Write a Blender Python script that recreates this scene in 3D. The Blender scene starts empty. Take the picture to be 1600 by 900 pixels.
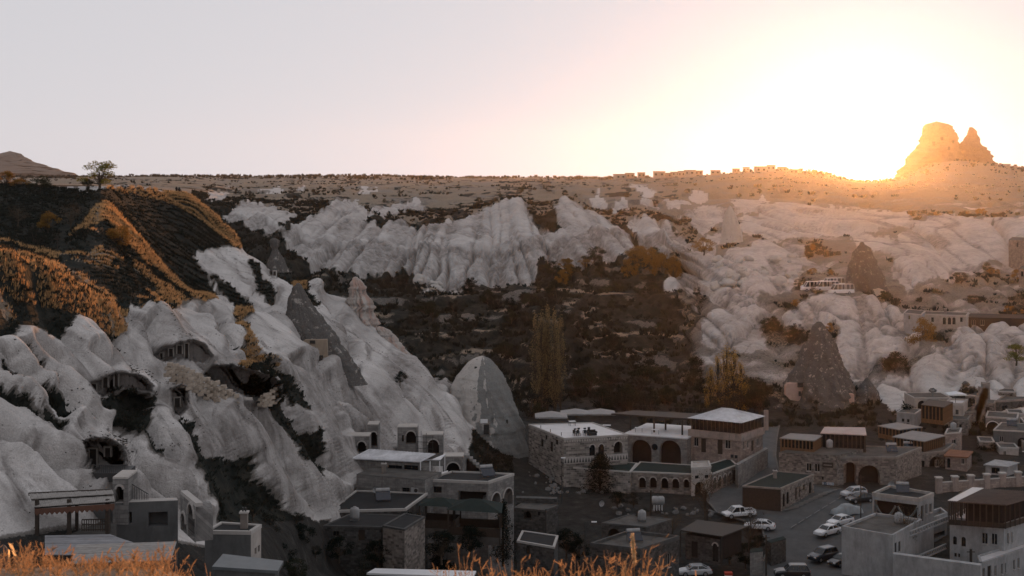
import bpy, math, random
import numpy as np
from mathutils import Vector, Matrix
random.seed(7); RNG = np.random.default_rng(11)
SC = bpy.context.scene
COL = SC.collection
F = 2200.0            # focal length in photograph pixels (1600 wide)
HZ = 285.0            # row of the eye level
EYE = 60.0            # camera height over the village square datum

# ------------------------------------------------------------------ camera
cam_d = bpy.data.cameras.new('camera'); cam = bpy.data.objects.new('camera', cam_d); COL.objects.link(cam)
cam.location = (0, 0, EYE); cam.rotation_euler = (math.radians(90), 0, 0)
cam_d.sensor_width = 36; cam_d.lens = 36 * F / 1600
cam_d.shift_y = -(450 - HZ) / 1600
cam_d.clip_start = 0.1; cam_d.clip_end = 60000
cam_d.dof.use_dof = True; cam_d.dof.focus_distance = 210; cam_d.dof.aperture_fstop = 9.0
SC.camera = cam

# ------------------------------------------------------------------ light
SUN_AZ = math.atan((1345 - 800) / F)          # to the right of the view axis
SUN_EL = math.radians(0.85)
sun_vec = Vector((math.sin(SUN_AZ) * math.cos(SUN_EL), math.cos(SUN_AZ) * math.cos(SUN_EL), math.sin(SUN_EL)))
w = bpy.data.worlds.new('World'); SC.world = w; w.use_nodes = True
nt = w.node_tree; nt.nodes.clear()
def wn(t, **k):
    n = nt.nodes.new(t)
    for a, b in k.items(): setattr(n, a, b)
    return n
sky = wn('ShaderNodeTexSky', sky_type='NISHITA', sun_disc=False, sun_elevation=math.radians(3.0),
         sun_rotation=SUN_AZ, air_density=1.0, dust_density=1.6, ozone_density=1.0, altitude=1100)
hs = wn('ShaderNodeHueSaturation'); hs.inputs['Saturation'].default_value = 0.30
nt.links.new(sky.outputs[0], hs.inputs['Color'])
gm = wn('ShaderNodeGamma'); gm.inputs[1].default_value = 0.09      # the evening sky is veiled and even
nt.links.new(hs.outputs[0], gm.inputs[0])
tn = wn('ShaderNodeMix', data_type='RGBA', blend_type='MULTIPLY'); tn.inputs[0].default_value = 1.0
tn.inputs[7].default_value = (5.25, 5.18, 5.5, 1); nt.links.new(gm.outputs[0], tn.inputs[6])
bg = wn('ShaderNodeBackground'); bg.inputs[1].default_value = 0.10
nt.links.new(tn.outputs[2], bg.inputs[0])
# aureole: the bright forward-scattered ring of sky around the low sun, and its disc
geo = wn('ShaderNodeNewGeometry')
dot = wn('ShaderNodeVectorMath', operation='DOT_PRODUCT'); dot.inputs[1].default_value = -sun_vec
nt.links.new(geo.outputs['Incoming'], dot.inputs[0])
def m(op, a, b=None):
    n = wn('ShaderNodeMath', operation=op)
    for i, v in enumerate((a, b)):
        if v is None: continue
        if isinstance(v, (int, float)): n.inputs[i].default_value = v
        else: nt.links.new(v, n.inputs[i])
    return n.outputs[0]
ang = m('ARCCOSINE', m('MINIMUM', dot.outputs['Value'], 0.9999999))
g1 = m('MULTIPLY', m('EXPONENT', m('MULTIPLY', ang, -1 / 0.032)), 1.6)
g2 = m('MULTIPLY', m('EXPONENT', m('MULTIPLY', ang, -1 / 0.16)), 0.02)
disc = m('MULTIPLY', m('LESS_THAN', ang, math.radians(0.33)), 60.0)
bg2 = wn('ShaderNodeBackground'); bg2.inputs[0].default_value = (1.0, 0.90, 0.78, 1)
nt.links.new(m('ADD', m('ADD', g1, g2), disc), bg2.inputs[1])
ad = wn('ShaderNodeAddShader'); nt.links.new(bg.outputs[0], ad.inputs[0]); nt.links.new(bg2.outputs[0], ad.inputs[1])
wo = wn('ShaderNodeOutputWorld'); nt.links.new(ad.outputs[0], wo.inputs[0])

sl = bpy.data.lights.new('sun', 'SUN'); sl.energy = 5.0; sl.angle = math.radians(0.5); sl.color = (1.0, 0.39, 0.11)
so = bpy.data.objects.new('sun', sl); COL.objects.link(so)
so.rotation_euler = sun_vec.to_track_quat('Z', 'Y').to_euler(); so.location = (200, 800, 200)
SC.view_settings.view_transform = 'Standard'; SC.view_settings.look = 'None'
SC.view_settings.exposure = 0.13; SC.view_settings.gamma = 1.0
SC.render.engine = 'CYCLES'
SC.cycles.use_denoising = True
SC.cycles.max_bounces = 6; SC.cycles.diffuse_bounces = 3; SC.cycles.glossy_bounces = 2
SC.cycles.transparent_max_bounces = 8; SC.cycles.volume_bounces = 1

# ------------------------------------------------------------------ pixel to place
def P(px, py, Y):
    return Vector(((px - 800) / F * Y, Y, EYE - (py - HZ) / F * Y))
def PZ(px, py, z):            # the point seen at a pixel that lies at height z
    Y = (EYE - z) * F / (py - HZ)
    return Vector(((px - 800) / F * Y, Y, z))
def Zat(py, Y): return EYE - (py - HZ) / F * Y

# ------------------------------------------------------------------ noise
def _hash(ix, iy, seed):
    h = (ix.astype(np.int64) * 374761393 + iy.astype(np.int64) * 668265263 + seed * 974634777) & 0x7fffffff
    h = ((h ^ (h >> 13)) * 1274126177) & 0x7fffffff
    return ((h ^ (h >> 16)) & 0xffff) / 65535.0
def vnoise(x, y, seed=0):
    ix = np.floor(x); iy = np.floor(y); fx = x - ix; fy = y - iy
    fx = fx * fx * fx * (fx * (fx * 6 - 15) + 10); fy = fy * fy * fy * (fy * (fy * 6 - 15) + 10)
    ix = ix.astype(np.int64); iy = iy.astype(np.int64)
    a = _hash(ix, iy, seed); b = _hash(ix + 1, iy, seed); c = _hash(ix, iy + 1, seed); d = _hash(ix + 1, iy + 1, seed)
    return (a + (b - a) * fx) * (1 - fy) + (c + (d - c) * fx) * fy
def fbm(x, y, oct=4, seed=0, gain=0.5):
    s = 0; a = 1; t = 0
    for o in range(oct):
        s = s + a * vnoise(x + 17.3 * o, y - 9.1 * o, seed + o); t += a; a *= gain; x = x * 2.03; y = y * 2.03
    return s / t
def worley(x, y, seed=0):      # distance to the nearest feature point, and the cell's own random number
    ix = np.floor(x).astype(np.int64); iy = np.floor(y).astype(np.int64)
    best = np.full(x.shape, 9.0); second = np.full(x.shape, 9.0)
    for dx in (-1, 0, 1):
        for dy in (-1, 0, 1):
            cx = ix + dx; cy = iy + dy
            qx = cx + _hash(cx, cy, seed); qy = cy + _hash(cx, cy, seed + 5)
            d = np.hypot(x - qx, y - qy)
            second = np.minimum(second, np.maximum(best, d)); best = np.minimum(best, d)
    return best, second
def sstep(a, b, x):
    t = np.clip((x - a) / (b - a), 0, 1); return t * t * (3 - 2 * t)

# ------------------------------------------------------------------ object helpers
def link(o, parent=None):
    COL.objects.link(o)
    if parent is not None: o.parent = parent
    return o
def tag(o, label, cat, group=None):
    o['label'] = label; o['category'] = cat
    if group: o['group'] = group
    return o
def empty(name, loc=(0, 0, 0), rz=0.0):
    o = bpy.data.objects.new(name, None); o.location = loc; o.rotation_euler = (0, 0, rz); o.empty_display_size = 0.3
    COL.objects.link(o); return o
def mesh_np(name, co, quads=None, tris=None, mat=None, smooth=False, mats=None, mi=None):
    me = bpy.data.meshes.new(name)
    co = np.asarray(co, dtype=np.float32)
    nq = 0 if quads is None else len(quads); ntr = 0 if tris is None else len(tris)
    me.vertices.add(len(co)); me.vertices.foreach_set('co', co.ravel())
    loops = []
    if nq: loops.append(np.asarray(quads, dtype=np.int32).ravel())
    if ntr: loops.append(np.asarray(tris, dtype=np.int32).ravel())
    li = np.concatenate(loops)
    me.loops.add(len(li)); me.loops.foreach_set('vertex_index', li)
    st = np.concatenate([np.arange(nq) * 4, nq * 4 + np.arange(ntr) * 3]).astype(np.int32)
    me.polygons.add(nq + ntr); me.polygons.foreach_set('loop_start', st)
    if mi is not None: me.polygons.foreach_set('material_index', np.asarray(mi, dtype=np.int32))
    if smooth: me.polygons.foreach_set('use_smooth', np.ones(nq + ntr, dtype=bool))
    for x in (mats or ([mat] if mat else [])): me.materials.append(x)
    me.update(calc_edges=True); return me
class MB:                      # collects faces, then links them as one mesh object
    def __init__(s): s.v = []; s.f = []
    def add(s, vs, fs):
        b = len(s.v); s.v += [tuple(p) for p in vs]; s.f += [tuple(b + i for i in f) for f in fs]; return s
    def box(s, x0, x1, y0, y1, z0, z1):
        return s.add([(x0, y0, z0), (x1, y0, z0), (x1, y1, z0), (x0, y1, z0), (x0, y0, z1), (x1, y0, z1), (x1, y1, z1), (x0, y1, z1)],
                     [(0, 3, 2, 1), (4, 5, 6, 7), (0, 1, 5, 4), (1, 2, 6, 5), (2, 3, 7, 6), (3, 0, 4, 7)])
    def bar(s, a, b, w, h=None):            # a square bar from a to b
        a = Vector(a); b = Vector(b); h = h or w; d = (b - a).normalized()
        u = d.cross(Vector((0, 0, 1)));
        if u.length < 1e-3: u = Vector((1, 0, 0))
        u.normalize(); n = u.cross(d)
        q = [u * w / 2 + n * h / 2, -u * w / 2 + n * h / 2, -u * w / 2 - n * h / 2, u * w / 2 - n * h / 2]
        return s.add([a + k for k in q] + [b + k for k in q], [(0, 1, 2, 3), (7, 6, 5, 4), (0, 4, 5, 1), (1, 5, 6, 2), (2, 6, 7, 3), (3, 7, 4, 0)])
    def tube(s, pts, rad, n=6, cap=True):
        pts = [Vector(p) for p in pts]; b = len(s.v)
        for i, p in enumerate(pts):
            d = (pts[min(i + 1, len(pts) - 1)] - pts[max(i - 1, 0)]).normalized()
            u = d.cross(Vector((0.3, 0.1, 1)))
            if u.length < 1e-3: u = Vector((1, 0, 0))
            u.normalize(); v = d.cross(u); r = rad[i] if isinstance(rad, (list, tuple)) else rad
            for k in range(n):
                t = 2 * math.pi * k / n; s.v.append(tuple(p + u * math.cos(t) * r + v * math.sin(t) * r))
        for i in range(len(pts) - 1):
            for k in range(n):
                s.f.append((b + i * n + k, b + i * n + (k + 1) % n, b + (i + 1) * n + (k + 1) % n, b + (i + 1) * n + k))
        if cap:
            s.f.append(tuple(b + k for k in range(n))[::-1]); s.f.append(tuple(b + (len(pts) - 1) * n + k for k in range(n)))
        return s
    def prism(s, poly, z0, z1):
        n = len(poly); return s.add([(x, y, z0) for x, y in poly] + [(x, y, z1) for x, y in poly],
            [tuple(range(n))[::-1], tuple(range(n, 2 * n))] + [(i, (i + 1) % n, n + (i + 1) % n, n + i) for i in range(n)])
    def lathe(s, prof, n=12, c=(0, 0)):      # profile of (r, z)
        b = len(s.v)
        for r, z in prof:
            for k in range(n):
                t = 2 * math.pi * k / n; s.v.append((c[0] + r * math.cos(t), c[1] + r * math.sin(t), z))
        for i in range(len(prof) - 1):
            for k in range(n): s.f.append((b + i * n + k, b + i * n + (k + 1) % n, b + (i + 1) * n + (k + 1) % n, b + (i + 1) * n + k))
        return s
    def build(s, name, mat, parent=None, smooth=False, loc=None):
        me = bpy.data.meshes.new(name); me.from_pydata(s.v, [], s.f); me.materials.append(mat)
        if smooth: me.polygons.foreach_set('use_smooth', [True] * len(me.polygons))
        o = bpy.data.objects.new(name, me); link(o, parent)
        if loc is not None: o.location = loc
        return o
def copy_tree(o, parent=None):
    c = o.copy(); COL.objects.link(c); c.parent = parent
    for ch in list(o.children): copy_tree(ch, c)
    return c

# ------------------------------------------------------------------ materials
MATS = {}
class NT:
    def __init__(s, name):
        s.mat = bpy.data.materials.new(name); s.mat.use_nodes = True; s.t = s.mat.node_tree; s.t.nodes.clear()
        s.out = s.t.nodes.new('ShaderNodeOutputMaterial')
    def n(s, typ, ins=None, **k):
        nd = s.t.nodes.new(typ)
        for a, b in k.items(): setattr(nd, a, b)
        for a, b in (ins or {}).items():
            if isinstance(b, bpy.types.NodeSocket): s.t.links.new(b, nd.inputs[a])
            else: nd.inputs[a].default_value = b
        return nd
    def coord(s, scale=1.0, kind='Object', vec=None):
        tc = s.n('ShaderNodeTexCoord'); sc = vec or (scale, scale, scale)
        mp = s.n('ShaderNodeMapping', {'Vector': tc.outputs[kind], 'Scale': sc}); return mp.outputs[0]
    def pos(s, vec):
        g = s.n('ShaderNodeNewGeometry'); return s.n('ShaderNodeMapping', {'Vector': g.outputs['Position'], 'Scale': vec}).outputs[0]
    def noise(s, vec, scale, detail=3.0, rough=0.55):
        return s.n('ShaderNodeTexNoise', {'Vector': vec, 'Scale': scale, 'Detail': detail, 'Roughness': rough}).outputs['Fac']
    def ramp(s, fac, stops, interp='LINEAR'):
        r = s.n('ShaderNodeValToRGB', {'Fac': fac}); r.color_ramp.interpolation = interp; e = r.color_ramp.elements
        while len(e) < len(stops): e.new(0.5)
        for q, (p, c) in zip(e, stops):
            q.position = p; q.color = (c, c, c, 1) if isinstance(c, (int, float)) else (*c, 1)
        return r.outputs['Color']
    def mix(s, fac, a, b, blend='MIX'):
        nd = s.n('ShaderNodeMix', data_type='RGBA', blend_type=blend)
        for i, v in ((0, fac), (6, a), (7, b)):
            if isinstance(v, bpy.types.NodeSocket): s.t.links.new(v, nd.inputs[i])
            elif i == 0: nd.inputs[0].default_value = v
            else: nd.inputs[i].default_value = (*v, 1)
        return nd.outputs[2]
    def attr(s, name): return s.n('ShaderNodeAttribute', attribute_name=name).outputs['Fac']
    def math(s, op, a, b=0.0):
        return s.n('ShaderNodeMath', {0: a, 1: b}, operation=op).outputs[0]
    def bump(s, h, strength=0.4, dist=0.1, normal=None):
        ins = {'Height': h, 'Strength': strength, 'Distance': dist}
        if normal is not None: ins['Normal'] = normal
        return s.n('ShaderNodeBump', ins).outputs[0]
    def bsdf(s, color, rough=0.9, normal=None, spec=0.2, metal=0.0, **extra):
        ins = {'Base Color': color if isinstance(color, bpy.types.NodeSocket) else (*color, 1), 'Roughness': rough, 'Metallic': metal, 'Specular IOR Level': spec}
        if normal is not None: ins['Normal'] = normal
        ins.update(extra); b = s.n('ShaderNodeBsdfPrincipled', ins); s.t.links.new(b.outputs[0], s.out.inputs[0]); return b
def plain(name, col, rough=0.7, var=0.25, scale=3.0, spec=0.3, metal=0.0, bump=0.0, grime=0.0):
    if name in MATS: return MATS[name]
    t = NT(name); v = t.coord(1.0)
    n1 = t.noise(v, scale, 5.0, 0.65)
    lo = tuple(c * (1 - var) for c in col); hi = tuple(min(1, c * (1 + var)) for c in col)
    c = t.ramp(n1, [(0.25, lo), (0.75, hi)])
    if grime:
        st = t.noise(t.coord(vec=(0.6, 0.6, 0.2)), 1.3, 6.0, 0.75)
        c = t.mix(t.ramp(st, [(0.45, 0.0), (0.72, grime)]), c, tuple(x * 0.32 for x in col))
    nb = t.bump(t.noise(v, scale * 6, 4.0), bump, 0.05) if bump else None
    t.bsdf(c, rough, nb, spec, metal); MATS[name] = t.mat; return t.mat
# ================================================================== TERRAIN
# Control net: for a set of bearings (column = photo px) the same 21 features from near to far, each (distance, row).
NET = {
 0:   [(60,1080),(92,900),(98,820),(106,690),(113,590),(119,500),(126,386),(134,404),(160,372),(172,362),(208,297),(240,292),(300,292),(360,291),(450,290),(500,289),(600,288),(900,286),(1500,282),(3000,277),(4200,281)],
 100: [(60,1080),(95,900),(102,800),(112,680),(122,585),(130,505),(138,427),(145,432),(172,387),(185,362),(218,293),(240,291),(300,293),(360,293),(450,292),(500,290),(600,289),(900,286),(1500,282),(3000,276),(4200,281)],
 160: [(60,1080),(98,900),(105,805),(115,690),(126,598),(135,522),(144,463),(152,450),(202,305),(206,301),(214,290),(245,291),(300,296),(380,297),(470,294),(520,292),(620,290),(900,286),(1500,282),(3000,275),(4200,281)],
 200: [(60,1080),(100,900),(108,810),(118,700),(130,612),(140,545),(150,488),(158,462),(196,346),(207,352),(252,290),(275,292),(320,300),(400,302),(500,298),(540,296),(640,292),(950,287),(1500,283),(3000,274),(4200,281)],
 260: [(62,1080),(103,900),(111,825),(121,715),(134,625),(148,548),(160,482),(166,468),(192,416),(207,428),(274,293),(292,300),(330,318),(420,315),(510,305),(550,302),(640,296),(980,289),(1600,284),(3000,274),(4200,281)],
 300: [(64,1080),(106,900),(113,835),(123,725),(136,635),(150,560),(168,492),(172,482),(188,452),(208,464),(277,300),(296,330),(335,345),(420,340),(515,318),(555,310),(640,302),(1000,290),(1600,284),(3000,274),(4200,281)],
 350: [(66,1080),(110,900),(118,845),(128,745),(142,655),(156,580),(172,512),(177,500),(190,472),(210,480),(263,344),(290,385),(335,410),(405,390),(518,352),(560,335),(640,316),(1000,296),(1700,285),(3000,274),(4200,281)],
 400: [(72,1080),(118,900),(135,805),(146,725),(157,645),(168,572),(178,522),(184,508),(196,487),(214,490),(250,392),(285,440),(335,465),(405,435),(500,390),(545,350),(620,322),(1000,299),(1700,286),(3000,275),(4200,281)],
 450: [(80,1080),(133,900),(146,812),(156,742),(166,662),(179,592),(191,532),(201,515),(216,495),(226,488),(250,440),(280,480),(335,490),(420,442),(480,412),(530,362),(600,328),(1000,300),(1700,286),(3000,275),(4200,281)],
 500: [(88,1080),(150,900),(160,803),(169,740),(179,680),(191,610),(203,566),(215,540),(230,500),(238,482),(256,438),(275,500),(320,525),(420,462),(470,436),(520,372),(580,326),(950,301),(1700,287),(3000,275),(4200,281)],
 560: [(95,1080),(165,900),(178,792),(187,740),(196,690),(206,632),(216,590),(226,562),(236,540),(245,520),(258,500),(275,560),(320,565),(420,464),(470,438),(515,388),(570,334),(900,304),(1700,287),(3000,276),(4200,281)],
 620: [(100,1080),(172,900),(190,782),(199,738),(207,692),(216,642),(223,612),(231,586),(239,566),(245,557),(253,548),(266,600),(320,565),(420,464),(465,445),(505,392),(556,341),(880,306),(1700,288),(3000,276),(4200,281)],
 700: [(105,1080),(180,900),(201,772),(211,736),(218,701),(225,671),(231,646),(236,630),(240,618),(243,610),(247,603),(262,645),(330,565),(420,463),(463,448),(488,394),(548,346),(850,306),(1700,288),(3000,277),(4200,281)],
 760: [(108,1080),(184,900),(207,800),(226,740),(231,718),(235,703),(239,692),(243,684),(247,677),(251,670),(256,662),(272,650),(330,575),(420,466),(465,447),(487,392),(558,328),(850,302),(1700,288),(3000,277),(4200,281)],
 810: [(110,1080),(187,900),(210,802),(228,742),(236,726),(243,711),(250,697),(256,685),(262,674),(268,664),(278,650),(300,630),(345,530),(420,466),(470,446),(492,390),(572,311),(850,302),(1700,287),(3000,278),(4200,281)],
 850: [(110,1080),(188,900),(211,801),(230,744),(238,727),(246,712),(253,698),(260,686),(266,675),(272,665),(281,651),(315,620),(345,482),(420,466),(475,443),(498,385),(560,336),(840,304),(1700,286),(3000,278),(4200,281)],
 885: [(110,1080),(188,900),(212,800),(231,745),(239,728),(247,712),(255,698),(262,686),(268,675),(275,665),(284,652),(320,612),(348,490),(420,464),(478,436),(506,378),(578,312),(840,302),(1700,285),(3000,279),(4200,281)],
 930: [(110,1080),(188,900),(212,800),(232,745),(240,728),(248,712),(256,698),(263,686),(270,675),(277,665),(286,652),(325,605),(370,545),(425,462),(488,416),(514,372),(555,350),(820,306),(1700,285),(3000,280),(4200,281)],
 1000:[(110,1080),(188,900),(212,800),(232,745),(240,728),(248,712),(256,698),(263,686),(270,675),(277,665),(286,652),(325,600),(375,545),(430,455),(490,405),(516,366),(546,341),(820,304),(1700,284),(3000,280),(4200,281)],
 1050:[(110,1080),(188,900),(212,800),(232,745),(240,728),(248,712),(256,698),(263,686),(270,675),(277,665),(286,652),(322,598),(372,545),(425,458),(485,420),(512,384),(540,352),(800,304),(1700,282),(3000,278),(4200,282)],
 1100:[(110,1080),(188,900),(212,800),(232,745),(240,728),(248,712),(256,698),(263,686),(270,675),(277,665),(286,650),(312,600),(332,550),(352,500),(390,452),(440,404),(520,362),(760,306),(1700,279),(3000,275),(4200,282)],
 1150:[(110,1080),(188,900),(212,800),(232,745),(240,728),(248,712),(256,698),(263,686),(270,675),(277,665),(286,650),(308,602),(328,558),(345,478),(372,452),(420,412),(500,362),(720,308),(1700,276),(3000,272),(4200,283)],
 1220:[(110,1080),(188,900),(212,800),(232,745),(240,728),(248,712),(256,698),(263,686),(270,675),(277,665),(288,650),(310,602),(330,560),(350,500),(372,458),(410,420),(490,362),(720,309),(1800,273),(3000,265),(4200,283)],
 1280:[(110,1080),(187,900),(211,802),(231,747),(239,730),(247,714),(255,700),(262,688),(269,677),(276,667),(287,652),(312,600),(334,530),(362,456),(390,446),(425,412),(505,358),(760,310),(2000,276),(3000,268),(4200,284)],
 1340:[(110,1080),(187,900),(211,802),(231,748),(239,731),(247,715),(255,701),(262,689),(269,678),(276,668),(289,645),(312,590),(335,525),(364,465),(390,449),(432,402),(525,350),(820,312),(2000,288),(3000,286),(4200,286)],
 1400:[(110,1080),(186,900),(210,804),(229,752),(237,737),(245,722),(253,708),(260,697),(267,687),(275,675),(289,640),(307,588),(328,532),(346,502),(372,468),(432,400),(545,345),(900,308),(2000,287),(3000,280),(4200,286)],
 1450:[(110,1080),(186,900),(209,805),(227,757),(235,745),(243,731),(251,717),(258,705),(266,692),(275,676),(290,636),(304,586),(318,540),(342,508),(368,478),(432,400),(540,345),(900,306),(2000,284),(3000,252),(4200,286)],
 1500:[(110,1080),(185,900),(208,806),(226,760),(234,749),(242,736),(250,722),(258,708),(266,694),(275,676),(290,635),(304,585),(318,533),(340,512),(366,486),(430,412),(525,350),(900,306),(2000,284),(3000,244),(4200,286)],
 1560:[(110,1080),(185,900),(207,807),(225,762),(233,752),(241,740),(249,726),(257,712),(266,695),(275,676),(290,632),(304,584),(318,533),(338,514),(364,490),(432,416),(520,345),(900,306),(2000,286),(3000,252),(4200,286)],
 1620:[(110,1080),(185,900),(207,807),(225,762),(233,752),(241,740),(249,726),(257,712),(266,695),(275,676),(290,630),(304,582),(318,532),(338,514),(364,490),(432,420),(520,345),(900,306),(2000,288),(3000,262),(4200,286)],
}
CELLS = [16, 46, 46, 46, 46, 46, 46, 26, 60, 24, 90, 22, 42, 60, 42, 58, 66, 50, 26, 18, 8][:20]
NCOL = 880
pxs = np.linspace(-260, 1860, NCOL)
keys = sorted(NET); arr = np.array([NET[k] for k in keys], dtype=float)          # (ncol, 21, 2)
nY = np.empty((NCOL, 21)); nR = np.empty((NCOL, 21))
for k in range(21):
    nY[:, k] = np.interp(pxs, keys, arr[:, k, 0]); nR[:, k] = np.interp(pxs, keys, arr[:, k, 1])
def gsm(a, sig, axis):
    r = int(sig * 3) + 1; ker = np.exp(-0.5 * (np.arange(-r, r + 1) / sig) ** 2); ker /= ker.sum()
    pad = [(0, 0)] * a.ndim; pad[axis] = (r, r); b = np.pad(a, pad, mode='edge'); out = 0
    for i, kk in enumerate(ker):
        sl_ = [slice(None)] * a.ndim; sl_[axis] = slice(i, i + a.shape[axis]); out = out + kk * b[tuple(sl_)]
    return out
nY = gsm(nY, 5, 0); nR = gsm(nR, 5, 0)
nZ = EYE - (nR - HZ) / F * nY
Ys, Zs, ROWK = [], [], []
for k in range(20):
    t = np.linspace(0, 1, CELLS[k], endpoint=False)[None, :]
    Ys.append(nY[:, k:k+1] * (1 - t) + nY[:, k+1:k+2] * t); Zs.append(nZ[:, k:k+1] * (1 - t) + nZ[:, k+1:k+2] * t); ROWK.append(k + t[0])
Ys.append(nY[:, 20:21]); Zs.append(nZ[:, 20:21]); ROWK.append(np.array([20.0]))
TY = np.concatenate(Ys, 1); TZ = np.concatenate(Zs, 1); RK = np.concatenate(ROWK)
TZ = gsm(TZ, 3.0, 1); TY = gsm(TY, 3.0, 1)
NR = TY.shape[1]
TX = (pxs[:, None] - 800) / F * TY
PXg = np.repeat(pxs[:, None], NR, 1); RKg = np.repeat(RK[None, :], NCOL, 0)
PYg = HZ + (EYE - TZ) * F / TY

# --- polygons in picture coordinates -> soft masks on the ground (where rock is bare, where scrub or straw grows)
def polymask(polys, px, py, soft=4.0, warp=6.0, seed=3, kmin=0, kmax=20, scale=0.06):
    wx = (fbm(px * scale, py * scale, 5, seed, 0.65) - 0.5) * 2 * warp; wy = (fbm(px * scale + 50, py * scale, 5, seed + 9, 0.65) - 0.5) * 2 * warp
    X = px + wx; Yq = py + wy; out = np.zeros(px.shape)
    ok = (RKg >= kmin) & (RKg <= kmax)
    for pl in polys:
        pl = np.array(pl, float); mg = soft + 3
        bb = ok & (X > pl[:, 0].min() - mg) & (X < pl[:, 0].max() + mg) & (Yq > pl[:, 1].min() - mg) & (Yq < pl[:, 1].max() + mg)
        if not bb.any(): continue
        x = X[bb]; y = Yq[bb]; d = np.full(x.shape, 1e9); ins = np.zeros(x.shape, bool)
        for (x0, y0), (x1, y1) in zip(pl, np.roll(pl, -1, 0)):
            ex, ey = x1 - x0, y1 - y0; L = ex * ex + ey * ey + 1e-9
            t = np.clip(((x - x0) * ex + (y - y0) * ey) / L, 0, 1)
            d = np.minimum(d, np.hypot(x - x0 - t * ex, y - y0 - t * ey))
            c = ((y0 <= y) & (y1 > y)) | ((y1 <= y) & (y0 > y))
            xi = x0 + (y - y0) / (ey if abs(ey) > 1e-9 else 1e-9) * ex; ins ^= c & (x < xi)
        sd = np.where(ins, d, -d); out[bb] = np.maximum(out[bb], sstep(-soft, soft, sd))
    return out
SCRUB = [  # left hillside
 [(-300,280),(300,296),(345,340),(385,378),(330,384),(306,392),(303,402),(318,425),(345,470),(330,470),(300,468),(280,474),(268,486),(235,478),(222,482),(206,470),(202,488),(207,500),(196,520),(188,548),(178,546),(172,520),(160,502),(140,488),(126,488),(112,512),(98,528),(70,508),(44,500),(22,528),(-300,520)],
 [(318,426),(345,436),(372,456),(398,486),(384,490),(352,462)], [(386,410),(400,414),(412,440),(430,468),(424,480),(404,450)], [(452,400),(470,420),(480,444),(500,480),(488,490),(462,452)],
 [(22,530),(45,540),(75,570),(92,600),(88,606),(60,585),(35,560)], [(0,577),(30,598),(28,605),(0,590)], [(-40,590),(30,620),(55,640),(78,668),(60,668),(35,642),(-40,612)],
 [(62,605),(90,620),(122,640),(120,650),(95,655),(75,635)], [(62,640),(80,650),(100,668),(90,690),(70,660)],
 [(160,622),(188,604),(236,606),(252,612),(250,628),(228,632),(240,642),(238,664),(215,668),(196,652),(172,634)],
 [(280,650),(310,645),(330,690),(352,705),(392,712),(402,745),(430,770),(452,800),(492,812),(520,815),(560,830),(600,860),(600,960),(330,960),(352,880),(356,830),(345,795),(325,755),(300,700)],
 [(200,655),(235,664),(262,690),(250,720),(232,690)],
 [(365,478),(392,505),(398,540),(420,560),(470,600),(495,640),(480,640),(440,595),(400,560),(372,520)], [(330,510),(352,520),(380,545),(360,540)],
 [(455,668),(492,672),(512,690),(514,722),(500,745),(478,720),(460,700)], [(410,615),(440,612),(455,640),(480,690),(470,700),(430,660)],
 [(734,672),(768,676),(800,690),(830,700),(845,735),(800,738),(756,722),(736,704)], [(630,545),(680,550),(720,590),(700,606),(660,580)],
]
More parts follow.
